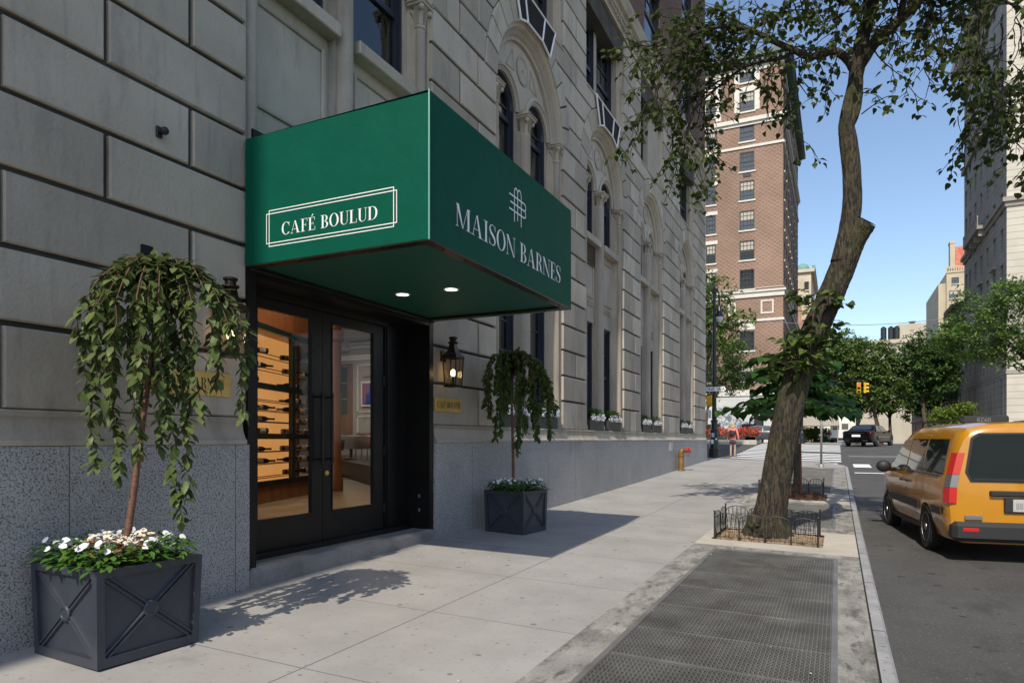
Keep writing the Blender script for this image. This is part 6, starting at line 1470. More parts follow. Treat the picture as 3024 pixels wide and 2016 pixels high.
def winset(parent,plane,wins,w_,h,nv,nh,sill=True,lint=False,bl=0,seed=0):
    """windows of one size on a face: plane(u,z,d)->world point; every window an own part, sharing mesh data"""
    r=random.Random(seed)
    def mesh(fn):
        mb=MB(); fn(mb); me=bpy.data.meshes.new('w'); 
        me.from_pydata([tuple(v) for v in mb.v],[],mb.f); return me
    def fr(mb):
        f_=.10; d0,d1=.02,.14
        mb.box(-w_/2,-w_/2+f_,d0,d1,0,h); mb.box(w_/2-f_,w_/2,d0,d1,0,h); mb.box(-w_/2+f_,w_/2-f_,d0,d1,0,f_); mb.box(-w_/2+f_,w_/2-f_,d0,d1,h-f_,h); mb.box(-w_/2+f_,w_/2-f_,d0+.01,d1,h/2-.05,h/2+.05)
        for k in range(1,nv): mb.box(-w_/2+w_*k/nv-.025,-w_/2+w_*k/nv+.025,.05,.1,f_,h-f_)
        for k in range(1,nh):
            if abs(k/nh-.5)>.05: mb.box(-w_/2+f_,w_/2-f_,.051,.099,h*k/nh-.025,h*k/nh+.025)
    def pn(mb): mb.box(-w_/2+.05,w_/2-.05,.085,.092,.05,h-.05)
    def sl(mb):
        mb.box(-w_/2-.12,w_/2+.12,-.1,.16,-.16,-.004)
    def ln(mb): mb.box(-w_/2-.2,w_/2+.2,-.05,.1,h+.004,h+.38)
    def bd(mb): mb.box(-w_/2+.1,w_/2-.1,.12,.13,h*.45,h-.1)
    a,b,c,l_,d_=mesh(fr),mesh(pn),mesh(sl),mesh(ln),mesh(bd)
    a.materials.append(M['wframe']); b.materials.append(M['fglass']); c.materials.append(M['trim']); l_.materials.append(M['trim']); d_.materials.append(M['blind'])
    o0=Vector(plane(0,0,0)); ux=Vector(plane(1,0,0))-o0; dx=Vector(plane(0,0,1))-o0
    for (u,z) in wins:
        p=Vector(plane(u,z,0)); T=Matrix.Identity(4)
        for i in range(3): T[i][0]=ux[i]; T[i][1]=dx[i]; T[i][2]=(0,0,1)[i]; T[i][3]=p[i]
        o=bpy.data.objects.new('window',a); col.objects.link(o); o.matrix_basis=T; attach2(o,parent,T)
        q=bpy.data.objects.new('pane',b); col.objects.link(q); q.parent=o
        if bl and r.random()<bl: s_=bpy.data.objects.new('blind',d_); col.objects.link(s_); s_.parent=o; s_.location=(0,-.045,0)
        if sill: s_=bpy.data.objects.new('sill',c); col.objects.link(s_); s_.parent=o
        if lint: s_=bpy.data.objects.new('lintel',l_); col.objects.link(s_); s_.parent=o
def attach2(o,parent,T): o.parent=parent; o.matrix_parent_inverse=wmat(parent).inverted(); o.matrix_basis=T
def face(mb,plane,u0,u1,z0,z1,holes,depth=.14):
    us=sorted({u0,u1,*[h[0] for h in holes],*[h[1] for h in holes]}); zs=sorted({z0,z1,*[h[2] for h in holes],*[h[3] for h in holes]})
    for i in range(len(us)-1):
        for j in range(len(zs)-1):
            a,b,c,d=us[i],us[i+1],zs[j],zs[j+1]
            if any(h[0]<(a+b)/2<h[1] and h[2]<(c+d)/2<h[3] for h in holes): continue
            mb.quad(plane(a,c,0),plane(b,c,0),plane(b,d,0),plane(a,d,0))
    for a,b,c,d in holes:
        mb.quad(plane(a,c,0),plane(a,d,0),plane(a,d,depth),plane(a,c,depth)); mb.quad(plane(b,c,0),plane(b,c,depth),plane(b,d,depth),plane(b,d,0)); mb.quad(plane(a,d,0),plane(b,d,0),plane(b,d,depth),plane(a,d,depth)); mb.quad(plane(a,c,0),plane(a,c,depth),plane(b,c,depth),plane(b,c,0))
def H_(wins,w_,h): return [(u-w_/2,u+w_/2,z,z+h) for u,z in wins]
# --- patterned brick tower across the avenue
BX,BY,BT=-5.0,74.4,41.0
bt=thing('brick_tower',(BX,BY,1.1),'tall red brick apartment tower with diamond brickwork and white stone bands across the avenue','building')
pf=lambda u,z,d:(u,BY+d,z); pr_=lambda u,z,d:(BX-d,BY+u,z)
zs=[7.4,10.6,20.0,23.1,26.2,29.2,32.4-.9,35.5,38.3]; zs=[7.4,10.6,17.0,20.0,23.1,26.2,29.2,32.3,35.4,38.4]
wf=[(u,z) for u in (-8.5,-17.0,-22) for z in zs]+[(u,14.0) for u in (-17.0,)]; wn=[(u,z) for u in (-12.15,-25.5) for z in zs+[13.9]]
mb=MB(); face(mb,pf,-34,BX,6.0,BT,H_(wf,1.45,2.0)+H_(wn,1.0,2.0)); 
cols=[2.2+3.0*k for k in range(9)]; wr=[(u,z) for u in cols for z in zs]
face(mb,pr_,0,28.5,6.0,BT,H_(wr,1.3,2.0)); mb.quad((BX,BY,BT),(BX,BY+28.5,BT),(-34,BY+28.5,BT),(-34,BY,BT)); mb.quad((BX,BY+28.5,0),(-34,BY+28.5,0),(-34,BY+28.5,BT),(BX,BY+28.5,BT))
mb.build('brick_wall',M['bbrick'],bt)
winset(bt,pf,wf,1.45,2.0,4,4,True,False,.6,1); winset(bt,pf,wn,1.0,2.0,3,4,True,True,.5,2)
winset(bt,pr_,wr,1.3,2.0,2,2,True,False,0,3)
mb=MB(); mb.box(-34,BX+.10,BY-.10,BY+28.4,.2,5.99); mb.build('stone_base',M['basestone'],bt)
mb=MB()
for u in (-11.9,-8.3,-16): mb.box(u-.7,u+.7,BY-.12,BY-.101,1.3,3.0)
mb.box(-7.8,-7.0,BY-.12,BY-.101,1.4,3.9); mb.build('base_window',M['wframe'],bt)
mb=MB()
for z0,z1,p in ((5.9,6.5,.22),(13.55,13.8,.10),(16.05,16.55,.14),(16.551,16.75,.28),(16.95,17.0,.1),(31.55,31.8,.12),(33.9,34.2,.12),(34.201,34.6,.3),(39.4,39.9,.12)): mb.box(-34,BX+p,BY-p,BY+28.4+p*.5,z0,z1)
def frame(u0,u1,z0,z1,w_=.16):
    for a,b,c,d in ((u0,u1,z0,z0+w_),(u0,u1,z1-w_,z1),(u0,u0+w_,z0+w_,z1-w_),(u1-w_,u1,z0+w_,z1-w_)): mb.box(a,b,BY-.06,BY+.01,c,d)
frame(-7.15,-5.9,14.3,15.7); frame(-10.4,-9.6,14.3,15.7)
for z in (35.1,38.1): 
    mb.box(-9.75,-9.25,BY-.05,BY+.05,z+.3,z+2.7); mb.box(-7.75,-7.25,BY-.05,BY+.05,z+.3,z+2.7); mb.box(-9.25,-7.75,BY-.05,BY+.05,z+2.31,z+2.9)
    mb.box(-13.2,-12.67,BY-.05,BY+.05,z-.2,z+2.8); mb.box(-11.63,-11.1,BY-.05,BY+.05,z-.2,z+2.8)
mb.box(-9.25,-7.72,BY-.05,BY+.02,12.75,13.4)
for k in range(40): mb.box(BX-.02,BX+.04,BY+1.0+.0*k,BY+1.0,0,0) if 0 else None
mb.build('stone_bands',M['trim'],bt)
mb=MB(); mb.box(-34,BX+.5,BY-.5,BY+28.9,40.2,40.5); mb.box(-34,BX+.95,BY-.95,BY+29.3,40.501,41.0)
for k in range(56): mb.box(BX+.02,BX+.85,BY+.1+k*.5,BY+.3+k*.5,39.9,40.199)
for k in range(60): mb.box(-34+k*.5,-33.8+k*.5,BY-.85,BY-.02,39.9,40.199)
mb.build('cornice',mat('green_copper',(.06,.10,.085),.6,(.09,.13,.11),scale=2),bt)
mb=MB(); 
for k in range(3): mb.box(-8.9+.0*k,-8.1,BY-.06,BY+.02,28.6-.0,28.95) if k==0 else None
mb.build('air_conditioner',M['wframe'],bt)
# --- pinkish stepped building behind the tower
t=thing('terraced_building',(-6,138,0),'pink brick and cream stepped apartment house just right of the brick tower','building')
pk=mat('pink_brick',(.36,.20,.14),.9,(.44,.27,.20),scale=.4); cr=mat('cream_stone',(.50,.42,.30),.9,(.62,.55,.43),scale=.5)
mb=MB(); mb.box(-30,-6.3,140,165,0,27.5); mb.box(-30,-5.2,139.5,165,0,24); mb.build('wall',pk,t)
mb=MB(); mb.box(-30,-4.0,141.5,165,0,25.5); mb.box(-30,-4.6,142.5,165,25.5,33.4); mb.box(-6.2,-3.6,141.2,142.4,25.5,26.2); mb.box(-30,-4.0,142,165,33.4,34.0); mb.build('upper_wall',cr,t)
mb=MB(); mb.lathe([(1.2,34),(1.2,35),(.9,35.6),(.1,36.0)],(-6.2,146),12); mb.box(-4.5,-3.9,143,165,34.0,34.8); mb.build('copper_roof',mat('copper_green',(.16,.32,.27),.7),t)
winset(t,lambda u,z,d:(u,141.5+d-.15,z),[(u,z) for u in (-4.8,) for z in (10,14,18,22)],.8,1.6,2,2,True,False,0,4); winset(t,lambda u,z,d:(u,142.5+d-.15,z),[(u,z) for u in (-5.4,) for z in (27,30)],.8,1.6,2,2,True,False,0,5)
# --- pale stone corner block on the right
RX,RY,RT=13.7,74.5,46.0
rb=thing('corner_block',(RX,RY,1.1),'tall pale limestone block on the right corner, one face shaded, one in the sun','building')
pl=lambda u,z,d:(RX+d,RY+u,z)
grey=mat('side_stone_painted_shade',(.30,.275,.24),.9,(.37,.34,.30),scale=.5); joints(grey,(.17,.155,.135),2,.62,.1,.04)  # darker copy of the pale stone, shade of this side put into its colour
uc=[2.1+3.35*k for k in range(6)]+[21.4]
low=[(u,2.0) for u in uc[:6]]; mid=[(u,8.6) for u in uc]; up=[(u,12.2+3.3*k) for u in uc for k in range(10)]
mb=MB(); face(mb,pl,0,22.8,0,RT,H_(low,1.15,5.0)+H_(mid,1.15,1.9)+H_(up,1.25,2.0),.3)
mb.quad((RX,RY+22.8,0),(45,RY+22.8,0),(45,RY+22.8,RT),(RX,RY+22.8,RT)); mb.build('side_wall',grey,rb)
mb=MB(); mb.quad((RX,RY,0),(RX,RY,RT),(45,RY,RT),(45,RY,0)); mb.quad((RX,RY,RT),(RX,RY+22.8,RT),(45,RY+22.8,RT),(45,RY,RT)); mb.build('front_wall',M['palestone'],rb)
ps=lambda u,z,d:(RX+.2+d,RY+u,z)
winset(rb,ps,low,1.15,5.0,2,5,False,False,0,6); winset(rb,ps,mid,1.15,1.9,2,3,True,False,0,7)
winset(rb,ps,up,1.25,2.0,2,3,True,False,0,8)
mb=MB()
for z0,z1,p in ((10.9,11.4,.25),(22.3,22.7,.15),(22.701,23.1,.35),(33.0,33.5,.3),(42.5,42.9,.25),(7.3,7.6,.08)): mb.box(RX-p,45,RY-p,RY+22.8+p,z0,z1)
for u in uc[:6]:
    mb.box(RX-.06,RX+.02,RY+u-.95,RY+u-.65,1.5,10.8); mb.box(RX-.06,RX+.02,RY+u+.65,RY+u+.95,1.5,10.8)
for u in uc[1:6:2]: mb.box(RX-.3,RX,RY+u-1.0,RY+u+1.0,17.7,17.95); mb.box(RX-.25,RX,RY+u-.95,RY+u+.95,14.35,14.6)
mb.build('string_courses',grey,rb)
mb=MB()
for u0,u1,z in ((8.8,17.4,23.2),(8.8,14,33.5)):
    mb=MB()
    mb.box(RX-.9,RX-.02,RY+u0,RY+u1,z-.35,z); mb.box(RX-.9,RX-.78,RY+u0,RY+u1,z+.85,z+1.0)
    n=int((u1-u0)/.4)
    for k in range(n+1): mb.box(RX-.88,RX-.8,RY+u0+k*(u1-u0-.1)/n,RY+u0+.12+k*(u1-u0-.1)/n,z,z+.85)
    for k in range(4): mb.box(RX-.7,RX,RY+u0+.4+k*(u1-u0-1)/3,RY+u0+.75+k*(u1-u0-1)/3,z-1.0,z-.35)
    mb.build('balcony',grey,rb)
mb=MB(); mb.box(RX-.5,45,RY-.5,RY+23.3,44.6,45.2); mb.box(RX-1.3,45,RY-1.3,RY+24.1,45.201,46.2); mb.box(RX-.2,45,RY-.2,RY+23,46.2,47.4)
for k in range(33): mb.box(RX-1.15,RX,RY+.1+k*.7,RY+.4+k*.7,44.7,45.2)
mb.build('cornice',M['palestone'],rb)
# --- tower with the red tiled roof
t=thing('red_roof_tower',(26,198,0),'distant cream apartment tower with a steep red tiled roof','building')
cs_=mat('cream_brick',(.46,.38,.27),.9,(.54,.46,.34),scale=.3)
mb=MB(); mb.box(22.6,25.2,199,225,0,40.0); mb.box(24.2,60,198,225,0,42.5); mb.box(27.5,60,196.8,198,0,31); mb.build('wall',cs_,t)
mb=MB(); mb.add([(25.9,198.5,42.5),(60,198.5,42.5),(60,203,49.8),(26.4,203,49.8)],[(0,1,2,3)]); mb.add([(25.9,198.5,42.5),(26.4,203,49.8),(25.9,222,42.5)],[(0,1,2)]); mb.build('tiled_roof',mat('red_roof_tile',(.36,.085,.06),.8,(.50,.2,.12),scale=2.2,lo=.4,hi=.6),t)
mb=MB(); mb.box(25.0,26.0,198.4,201,42.5,49.9); mb.box(24.9,26.1,198.3,201.1,49.6,50.2); mb.build('chimney',cs_,t)
mb=MB(); mb.box(24.0,60,197.8,198,42.3,42.7)
for k in range(30): mb.box(24.1+k*.5,24.35+k*.5,197.8,197.95,42.7,43.6)
mb.box(24.0,42,197.8,197.95,43.6,43.9); mb.build('parapet',cs_,t)
winset(t,lambda u,z,d:(u,198-.15+d,z),[(u,z) for u in (25.7,) for z in [8+4*k for k in range(8)]],1.9,1.9,2,2,True,False,.3,9); winset(t,lambda u,z,d:(u,196.8-.15+d,z),[(u,z) for u in (28.9,31.5) for z in [8+4*k for k in range(6)]],1.6,1.9,2,2,True,False,.3,10); winset(t,lambda u,z,d:(u,198-.15+d,z),[(28.6,33),(28.6,37),(26,39.5)],1.5,1.6,2,2,True,False,.3,10)
# --- distant block with roof tanks
t=thing('distant_block',(18,258,0),'far cream block with dark roof tanks and a flat parapet above the trees','building')
mb=MB(); mb.box(6,29,262,285,0,35.0); mb.box(18.5,28,264,280,35,40.2); mb.box(6,30,261.5,262,33.6,34.2); mb.build('wall',mat('faded_stone',(.46,.40,.32),.9,(.52,.47,.38),scale=.2),t)
mb=MB()
for x in (14.0,16.2,17.9): mb.lathe([(.9,35),(.9,39),(.2,39.6)],(x,263),10)
mb.lathe([(.8,40.2),(.8,41.4),(1.2,41.5),(1.2,41.7)],(23,270),10); mb.build('roof_tanks',M['wframe'],t)
winset(t,lambda u,z,d:(u,262-.15+d,z),[(u,z) for u in (8,11,14,17,20,23,26) for z in (18,22,26,30)],1.4,2.0,2,2,True,False,.3,11)
# --- row houses beyond the corner block
for i,(y0,y1,hz,c1,c2,lab) in enumerate(((97.6,104.5,17.0,(.34,.32,.28),(.42,.40,.36),'grey stone townhouse next to the corner block'),(104.7,112,19,(.10,.075,.062),(.14,.11,.09),'dark brown townhouse with a heavy cornice behind the grey townhouse'),(112.2,121,15.5,(.36,.42,.46),(.45,.50,.54),'pale blue townhouse beyond the dark brown one'),(121.2,160,14,(.20,.13,.10),(.27,.18,.14),'brown row house at the far end of the street behind the trees'))):
    t=thing('townhouse',(RX+.6,y0,0),lab,'house','townhouses beyond the corner block'); m_=mat('townhouse_wall',c1,.9,c2,scale=.6)
    mb=MB(); X0=RX+.3-i*.15
    pq=lambda u,z,d,X0=X0,y0=y0:(X0+d,y0+u,z)
    wl=[(u,z) for u in ((y1-y0)*.2,(y1-y0)*.5,(y1-y0)*.8) for z in (2.2,5.6,9.0,12.4) if z+2.4<hz]
    face(mb,pq,0,y1-y0,0,hz,H_(wl,1.1,2.1),.25); mb.box(X0+.3,40,y0,y1,0,hz); mb.quad((X0,y0,0),(X0,y0,hz),(X0+.3,y0,hz),(X0+.3,y0,0)); mb.build('wall',m_,t)
    mb=MB(); mb.box(X0-.5,X0+.3,y0+.02,y1-.02,hz-.6,hz); mb.box(X0-.25,X0+.2,y0+.02,y1-.02,4.6,4.9); mb.build('cornice',m_,t)
    winset(t,lambda u,z,d,X0=X0,y0=y0:(X0+.15+d,y0+u,z),wl,1.1,2.1,2,2,True,False,0,20+i)
t=thing('brownstone',(-6,105,0),'low building with a cream canopy front across the avenue beneath the trees','building')
mb=MB(); mb.box(-30,-5.6,104,138,0,13); mb.build('wall',mat('low_wall',(.42,.38,.33),.9,(.5,.46,.4),scale=.4),t)
cb=thing('building_canopy',(-2.8,76,1.1),'long beige entrance canopy on thin posts beyond the avenue','canopy')
mb=MB(); mb.cbox(-4.9,.1,75.2,77.4,2.75,4.05,.03); mb.build('cover',mat('beige_canvas',(.40,.36,.30),.85),cb)
for x in (-4.8,0): 
    mb=MB(); mb.tube([(x,75.3,1.0),(x,75.3,2.75)],.05,6); mb.build('post',M['galv'],cb)
# neighbour behind the lens: its tall flank keeps the morning sun off the near part of the facade
nb=thing('neighbouring_block',(-3.88,-15,-.5),'tall brick neighbour of the limestone building standing forward of it down the street','building')
mb=MB(); mb.box(-30,-3.88,-45,-15,-1,46); mb.build('wall',M['brown_brick'],nb)
op=thing('opposite_block',(16,0,-.5),'pale stone block on the other side of the street','building')  # out of view, cut low so more sky light reaches the facade
mb=MB(); face(mb,lambda u,z,d:(16+d,u-30,z),0,59,-1,6.5,[(u-.6,u+.6,z,z+2.4) for u in [2+3.5*k for k in range(16)] for z in (2,)],.3); mb.quad((16,29,-1),(40,29,-1),(40,29,6.5),(16,29,6.5)); mb.build('wall',M['palestone'],op)
mb=MB(); mb.box(16.31,16.5,-30,29,-1,6.4); mb.build('window_panes',M['fglass'],op)
# ---------------------------------------------------------------- trees along the street and the avenue
def citytree(base,trunk_h,blobs,n,ls,m,lab,lean=(0,0),rt=.17,seed=1,group='street trees beyond the crossing',limbs=9,gapf=0):
    r=random.Random(seed); t=thing('tree',base,lab,'tree',group); mb=MB(); b=Vector(base); top=b+Vector((lean[0],lean[1],trunk_h))
    limb(mb,[b+Vector((0,0,-.1)),b.lerp(top,.35)+Vector((.06,0,0)),b.lerp(top,.7),top],[rt*1.5,rt*1.05,rt*.9,rt*.75],5,8,.04,seed)
    cl=[]
    for (x,y,z,rx,ry,rz_) in blobs:
        rx*=1.28; ry*=1.2; rz_*=1.28
        c=b+Vector((x,y,z)); k=max(2,int(limbs/len(blobs)))
        for i in range(k):
            d=Vector((r.gauss(0,1),r.gauss(0,1),r.gauss(0,.7))); d.normalize(); e=c+Vector((d.x*rx,d.y*ry,d.z*rz_))*.75
            limb(mb,[top-Vector((0,0,r.uniform(0,trunk_h*.25))),top.lerp(e,.5)+Vector((0,0,.15*rz_)),e],[rt*.5,rt*.3,rt*.07],5,6)
        nc=int(10+8*rx*rz_)
        for i in range(nc):
            d=Vector((r.gauss(0,1),r.gauss(0,1),r.gauss(0,1))).normalized()*(r.random()**.35); cl.append((c+Vector((d.x*rx,d.y*ry,d.z*rz_)),r.uniform(.35,.8)))
    lf=MB(); n=int(n*1.7); ls*=1.35
    for i in range(n):
        c,s=cl[r.randrange(len(cl))]; s*=1.0; q=c+Vector((r.gauss(0,.5)*s,r.gauss(0,.5)*s,r.gauss(0,.30)*s))
        a=r.uniform(0,6.28); d=Vector((math.cos(a),math.sin(a),r.uniform(-.7,.25))); k=r.uniform(.6,1.3)
        leafshape(lf,q,d,Vector((r.uniform(-.5,.5),r.uniform(-.6,.4),1)),ls*k,ls*.5*k,((0,.2),(.45,1),(1,.1)),droop=.3)
    mb.build('trunk',M['trunk'],t,smooth=True); lf.build('crown',m,t)
gz=lambda x,y:RD(x,y)+.1
citytree((-10.5,49,gz(-10,49)),5.0,[(2.4,1,10.8,1.5,1.6,1.1),(1.6,.5,8.6,2.4,2,1.3),(3.4,.6,8.7,1.6,1.6,.9),(2.8,.5,6.7,1.6,1.6,.8),(0,0,10,2.2,2,2)],3600,.22,M['fol_a'],'loose leafy tree behind the street lamp at the corner of the limestone building',(2.0,.6),.13,3,limbs=14)
citytree((-11.5,66,gz(-11,66)),4.2,[(1.6,0,7.8,2.6,2.4,2.0),(3.0,0,6.2,1.8,2,1.2),(0,0,5.6,2.6,2.4,1.5)],4200,.2,M['fol_b'],'dense dark tree low in front of the brick tower',(.6,0),.14,4)
citytree((12.2,54,gz(12,54)),4.3,[(-2.2,0,9.4,2.6,2,.9),(-1,.3,8.2,2.6,2,.9),(-3.8,0,8.2,1.9,2,.7),(-3.2,0,6.9,2.6,2,.9),(-.6,0,6.7,2.4,2,.9),(-2.0,0,5.8,2.4,2,.6),(-5.0,-.3,7.2,1.2,1.2,.6),(-.5,.2,10.2,2,2,.9)],9000,.17,M['fol_c'],'feathery light green honey locust by the right hand corner',(.0,.3),.15,5,limbs=22)
citytree((4.2,84,gz(4,84)),4.6,[(-1.6,0,8.6,2.8,2.6,2.2),(-.2,0,6.6,2.6,2.4,1.6),(-3.2,1,6.8,2.0,2.2,2.2)],5200,.3,M['fol_a'],'broad mid green tree above the black saloon',(-.8,0),.2,6)
citytree((8.6,86,gz(8,86)),5.0,[(-.4,0,10.4,2.6,2.6,1.6),(-.8,0,8.2,3.0,2.6,1.8),(1.6,.5,8.4,2.2,2.4,2.0),(.4,0,6.3,2.8,2.4,1.2)],6000,.28,M['fol_b'],'dark spreading tree with a bare forked trunk, middle of the street',(-.3,0),.22,7,limbs=16)
citytree((-.6,82,gz(-1,82)),4.6,[(.0,0,8.2,2.2,2.2,2.2),(1.0,.5,10.6,1.8,2,1.6),(-1.8,0,6.4,2.2,2.0,1.6),(.4,0,5,1.8,2,1.0)],4600,.28,M['fol_a'],'yellow green tree behind the twin traffic light',(.2,0),.18,8)
citytree((2.3,99,gz(2,99)),5,[(0,0,11.2,2.8,2.6,2.4),(-.6,0,7.8,3,2.6,2.4),(.5,0,5,2.6,2.4,1.2)],4200,.32,M['fol_b'],'tall tree rising behind the broad mid green one',(0,0),.2,9)
citytree((12.2,104,gz(12,104)),4.8,[(-.6,0,8.4,3.0,2.6,2.4),(.4,0,12.0,2.4,2.4,1.6),(-2,0,6,2,2,1.2)],4600,.32,M['fol_b'],'tree in front of the dark brown townhouse',(-.6,0),.2,10)
citytree((10.2,80,gz(10,80)),1.7,[(.0,0,3.0,1.4,1.0,.8),(-.9,0,2.6,.9,.9,.5),(.9,0,3.6,.8,.9,.6)],1500,.22,M['fol_d'],'young tree with bright yellow green leaves on the right pavement',(.1,0),.08,11)
citytree((7.0,116,gz(7,116)),5,[(0,0,9,4.0,3,3.0),(-3,0,7,3,3,2.5),(3,0,6.6,3,3,2.2)],5200,.36,M['fol_a'],'tree closing the far end of the street',(0,0),.22,12)
citytree((-2.4,88,gz(-2,88)),4,[(0,0,6.6,2.2,2.2,2.0),(-.8,0,9.0,1.8,2,1.4),(-1.0,0,4.4,2.0,2,1.0)],3400,.3,M['fol_b'],'deep green tree by the beige canopy',(0,0),.18,13)
for i,(x,y,h) in enumerate(((-3.6,78,1.7),(-2.6,79,1.5),(-1.7,78.4,1.6))):
    citytree((x,y,gz(x,y)),.5,[(0,0,.9,.7,.6,.7)],500,.2,M['fol_b'],['round shrub left of two others under the beige canopy','round shrub between two others under the beige canopy','round shrub right of two others under the beige canopy'][i],(0,0),.05,30+i,group='shrubs under the canopy',limbs=4)
# ---------------------------------------------------------------- the restaurant seen through the doors
M['wood']=mat('warm_cabinet_wood',(.20,.07,.025),.45,(.30,.12,.05),scale=5,stretch=(1,1,.15),coat=.3)
M['tgreen']=mat('dark_green_frame',(.010,.022,.022),.4); M['stonefl']=mat('beige_stone_floor',(.27,.20,.13),.5,(.34,.26,.17),scale=2); joints(M['stonefl'],(.14,.10,.07),1,.9,.2,.012); joints(M['stonefl'],(.14,.10,.07),0,.9,.2,.012)
M['darkfl']=mat('dark_wood_floor',(.035,.018,.011),.35,(.06,.03,.02),scale=4,stretch=(8,1,1)); M['plaster']=mat('grey_wall_paint',(.42,.41,.41),.8); M['ceil']=mat('pale_ceiling',(.62,.56,.50),.8)
M['cloth']=mat('white_tablecloth',(.78,.77,.76),.8); M['orange']=mat('orange_leather',(.40,.10,.04),.5); M['bottle']=mat('dark_bottle_glass',(.008,.010,.007),.12,coat=1); M['labelp']=mat('bottle_label',(.6,.6,.55),.7)
M['glow']=mat('glowing_cabinet_back',(.75,.42,.16),.7,(.60,.27,.09),scale=1.6,emit=(1,.46,.14),es=.42)  # the panel itself emits, standing in for hidden cabinet lamps
FL=.27; DZ=.75; TX,TY=-14.14,17.6
mb=MB(); mb.box(-21,XD-.12,3.0,22.5,FL-.3,FL); mb.build('entrance_floor',M['stonefl'],bld)
def wline(u,v0): return None
C0=Vector((-8.94,8.48,0)); cd=Vector((-.3256,.9455,0)); cn=Vector((cd.y,-cd.x,0))   # cabinet run and its normal towards the door
def cp(k,d,z): p=C0+cd*k+cn*d; return (p.x,p.y,z)
def cbx(mb,k0,k1,d0,d1,z0,z1):
    V=[cp(k0,d0,z0),cp(k1,d0,z0),cp(k1,d1,z0),cp(k0,d1,z0),cp(k0,d0,z1),cp(k1,d0,z1),cp(k1,d1,z1),cp(k0,d1,z1)]
    mb.add(V,[(3,2,1,0),(4,5,6,7),(0,1,5,4),(1,2,6,5),(2,3,7,6),(3,0,4,7)])
wc=thing('wine_cabinet',cp(1.6,0,FL),'lit glass fronted wine cabinet with dark green frame inside the left door','cabinet')
K0,K1=-1.7,3.4; ZR=[.62,1.42,2.30,3.32]
mb=MB(); cbx(mb,K0,K1,-.7,-.66,FL,4.2); mb.build('back',M['glow'],wc)
mb=MB(); cbx(mb,K0,K1,-.66,.0,FL,.56); cbx(mb,K0,K1,-.66,.0,3.42,4.4)
for k in (.95,2.95): cbx(mb,k,k+.16,-.64,-.5,.56,3.42)
mb.build('wood_case',M['wood'],wc)
mb=MB()
for k in (K0,-.12,1.60,3.26):
    cbx(mb,k,k+.14,-.05,.03,.56,3.42)
for a_,b_ in ((K0+.14,-.12),(.02,1.6),(1.74,3.26)):
    for z in (.56,1.40,2.28,3.32): cbx(mb,a_,b_,-.05,.025,z,z+.1)
mb.build('door_frames',M['tgreen'],wc)
mb=MB()
for a_,b_ in ((K0+.14,-.12),(.02,1.6),(1.74,3.26)): cbx(mb,a_,b_,-.02,-.012,.6,3.38)
mb.build('pane',M['doorglass'],wc)
rows=[.75,1.0,1.22,1.55,1.77,1.98,2.16,2.46,2.74,3.0]
mb=MB()
for z in rows:
    for d in (-.15,-.42): mb.tube([cp(K0+.1,d,z-.055),cp(K1-.1,d,z-.055)],.008,4)
mb.build('rack_rails',M['bronze'],wc)
b0=None; r=random.Random(4)
def mkbottle():
    t=bpy.data.objects.new('wine_bottle',None); col.objects.link(t); WORLD[t.name]=Matrix.Identity(4)
    mb=MB(); mb.T=Matrix.Rotation(R_(90),4,'Y'); mb.lathe([(.03,0),(.047,.012),(.047,.22),(.040,.26),(.018,.31),(.016,.40),(.019,.405),(.019,.42)],(0,0),14); mb.build('glass',M['bottle'],t,smooth=40)
    mb=MB(); mb.T=Matrix.Rotation(R_(90),4,'Y'); mb.lathe([(.0475,.06),(.0480,.061),(.0480,.17),(.0475,.171)],(0,0),14); mb.build('paper_label',M['labelp'],t,smooth=40)
    return t
tiers=['lowest','lowest','lowest','middle','middle','middle','middle','top','top','top']
for ri,z in enumerate(rows):
    for ci,(kc) in enumerate((.12,.62,1.85,2.55)):
        if r.random()<.16: continue
        t=mkbottle() if b0 is None else dup(b0)
        if b0 is None: b0=t
        k=kc+r.uniform(0,.18); fl=r.random()<.4; p=cp(k+(.30 if fl else 0),-.36 if not fl else -.14,z); ang=math.atan2(cd.y,cd.x)-R_(30)+(math.pi if fl else 0)+r.uniform(-.05,.05)
        t.matrix_basis=Matrix.Translation(Vector(p))@Matrix.Rotation(ang,4,'Z')@Matrix.Scale(1.12,4)
        tag(t,f'dark wine bottle lying on a rail in the {tiers[ri]} tier of the lit wine cabinet','bottle','bottles in the wine cabinet')
# round timber pier between cabinet and dining room
mb=MB(); pc=cp(3.45,.12,0); mb.lathe([(.21,FL),(.21,FL+.25),(.17,FL+.3),(.17,3.5),(.22,3.55),(.22,3.75),(.17,3.8),(.17,4.6)],(pc[0],pc[1]),24); mb.build('interior_pier',M['wood'],bld,smooth=40)
# dining room
mb=MB(); mb.add([(-20.3,22.5,FL),(-6,9.7,FL),(-6,22.5,FL),(-20.3,22.5,DZ),(-6,9.7,DZ),(-6,22.5,DZ)],[(3,4,5),(0,1,4,3)]); mb.build('dining_floor',M['darkfl'],bld)
mb=MB(); mb.box(-24,-8.6,3,22.5,5.4,5.5); mb.box(-8.6,XD-.3,3,22.5,5.0,5.1); mb.box(-18.6,-18.0,10,22.3,5.0,5.399); mb.box(-15.0,-14.4,10,22.3,5.0,5.399); mb.build('interior_ceiling',M['ceil'],bld)
mb=MB(); mb.box(-24,-8.6,22.5,22.7,FL,5.4); mb.box(-24,-23.8,3,22.5,FL,5.4); mb.build('interior_partition',M['plaster'],bld)
mb=MB()
for z,d in ((4.62,.10),(4.72,.16),(5.10,.14),(5.22,.26)): mb.box(-23.8,-8.6,22.5-d,22.5,z,z+.1)
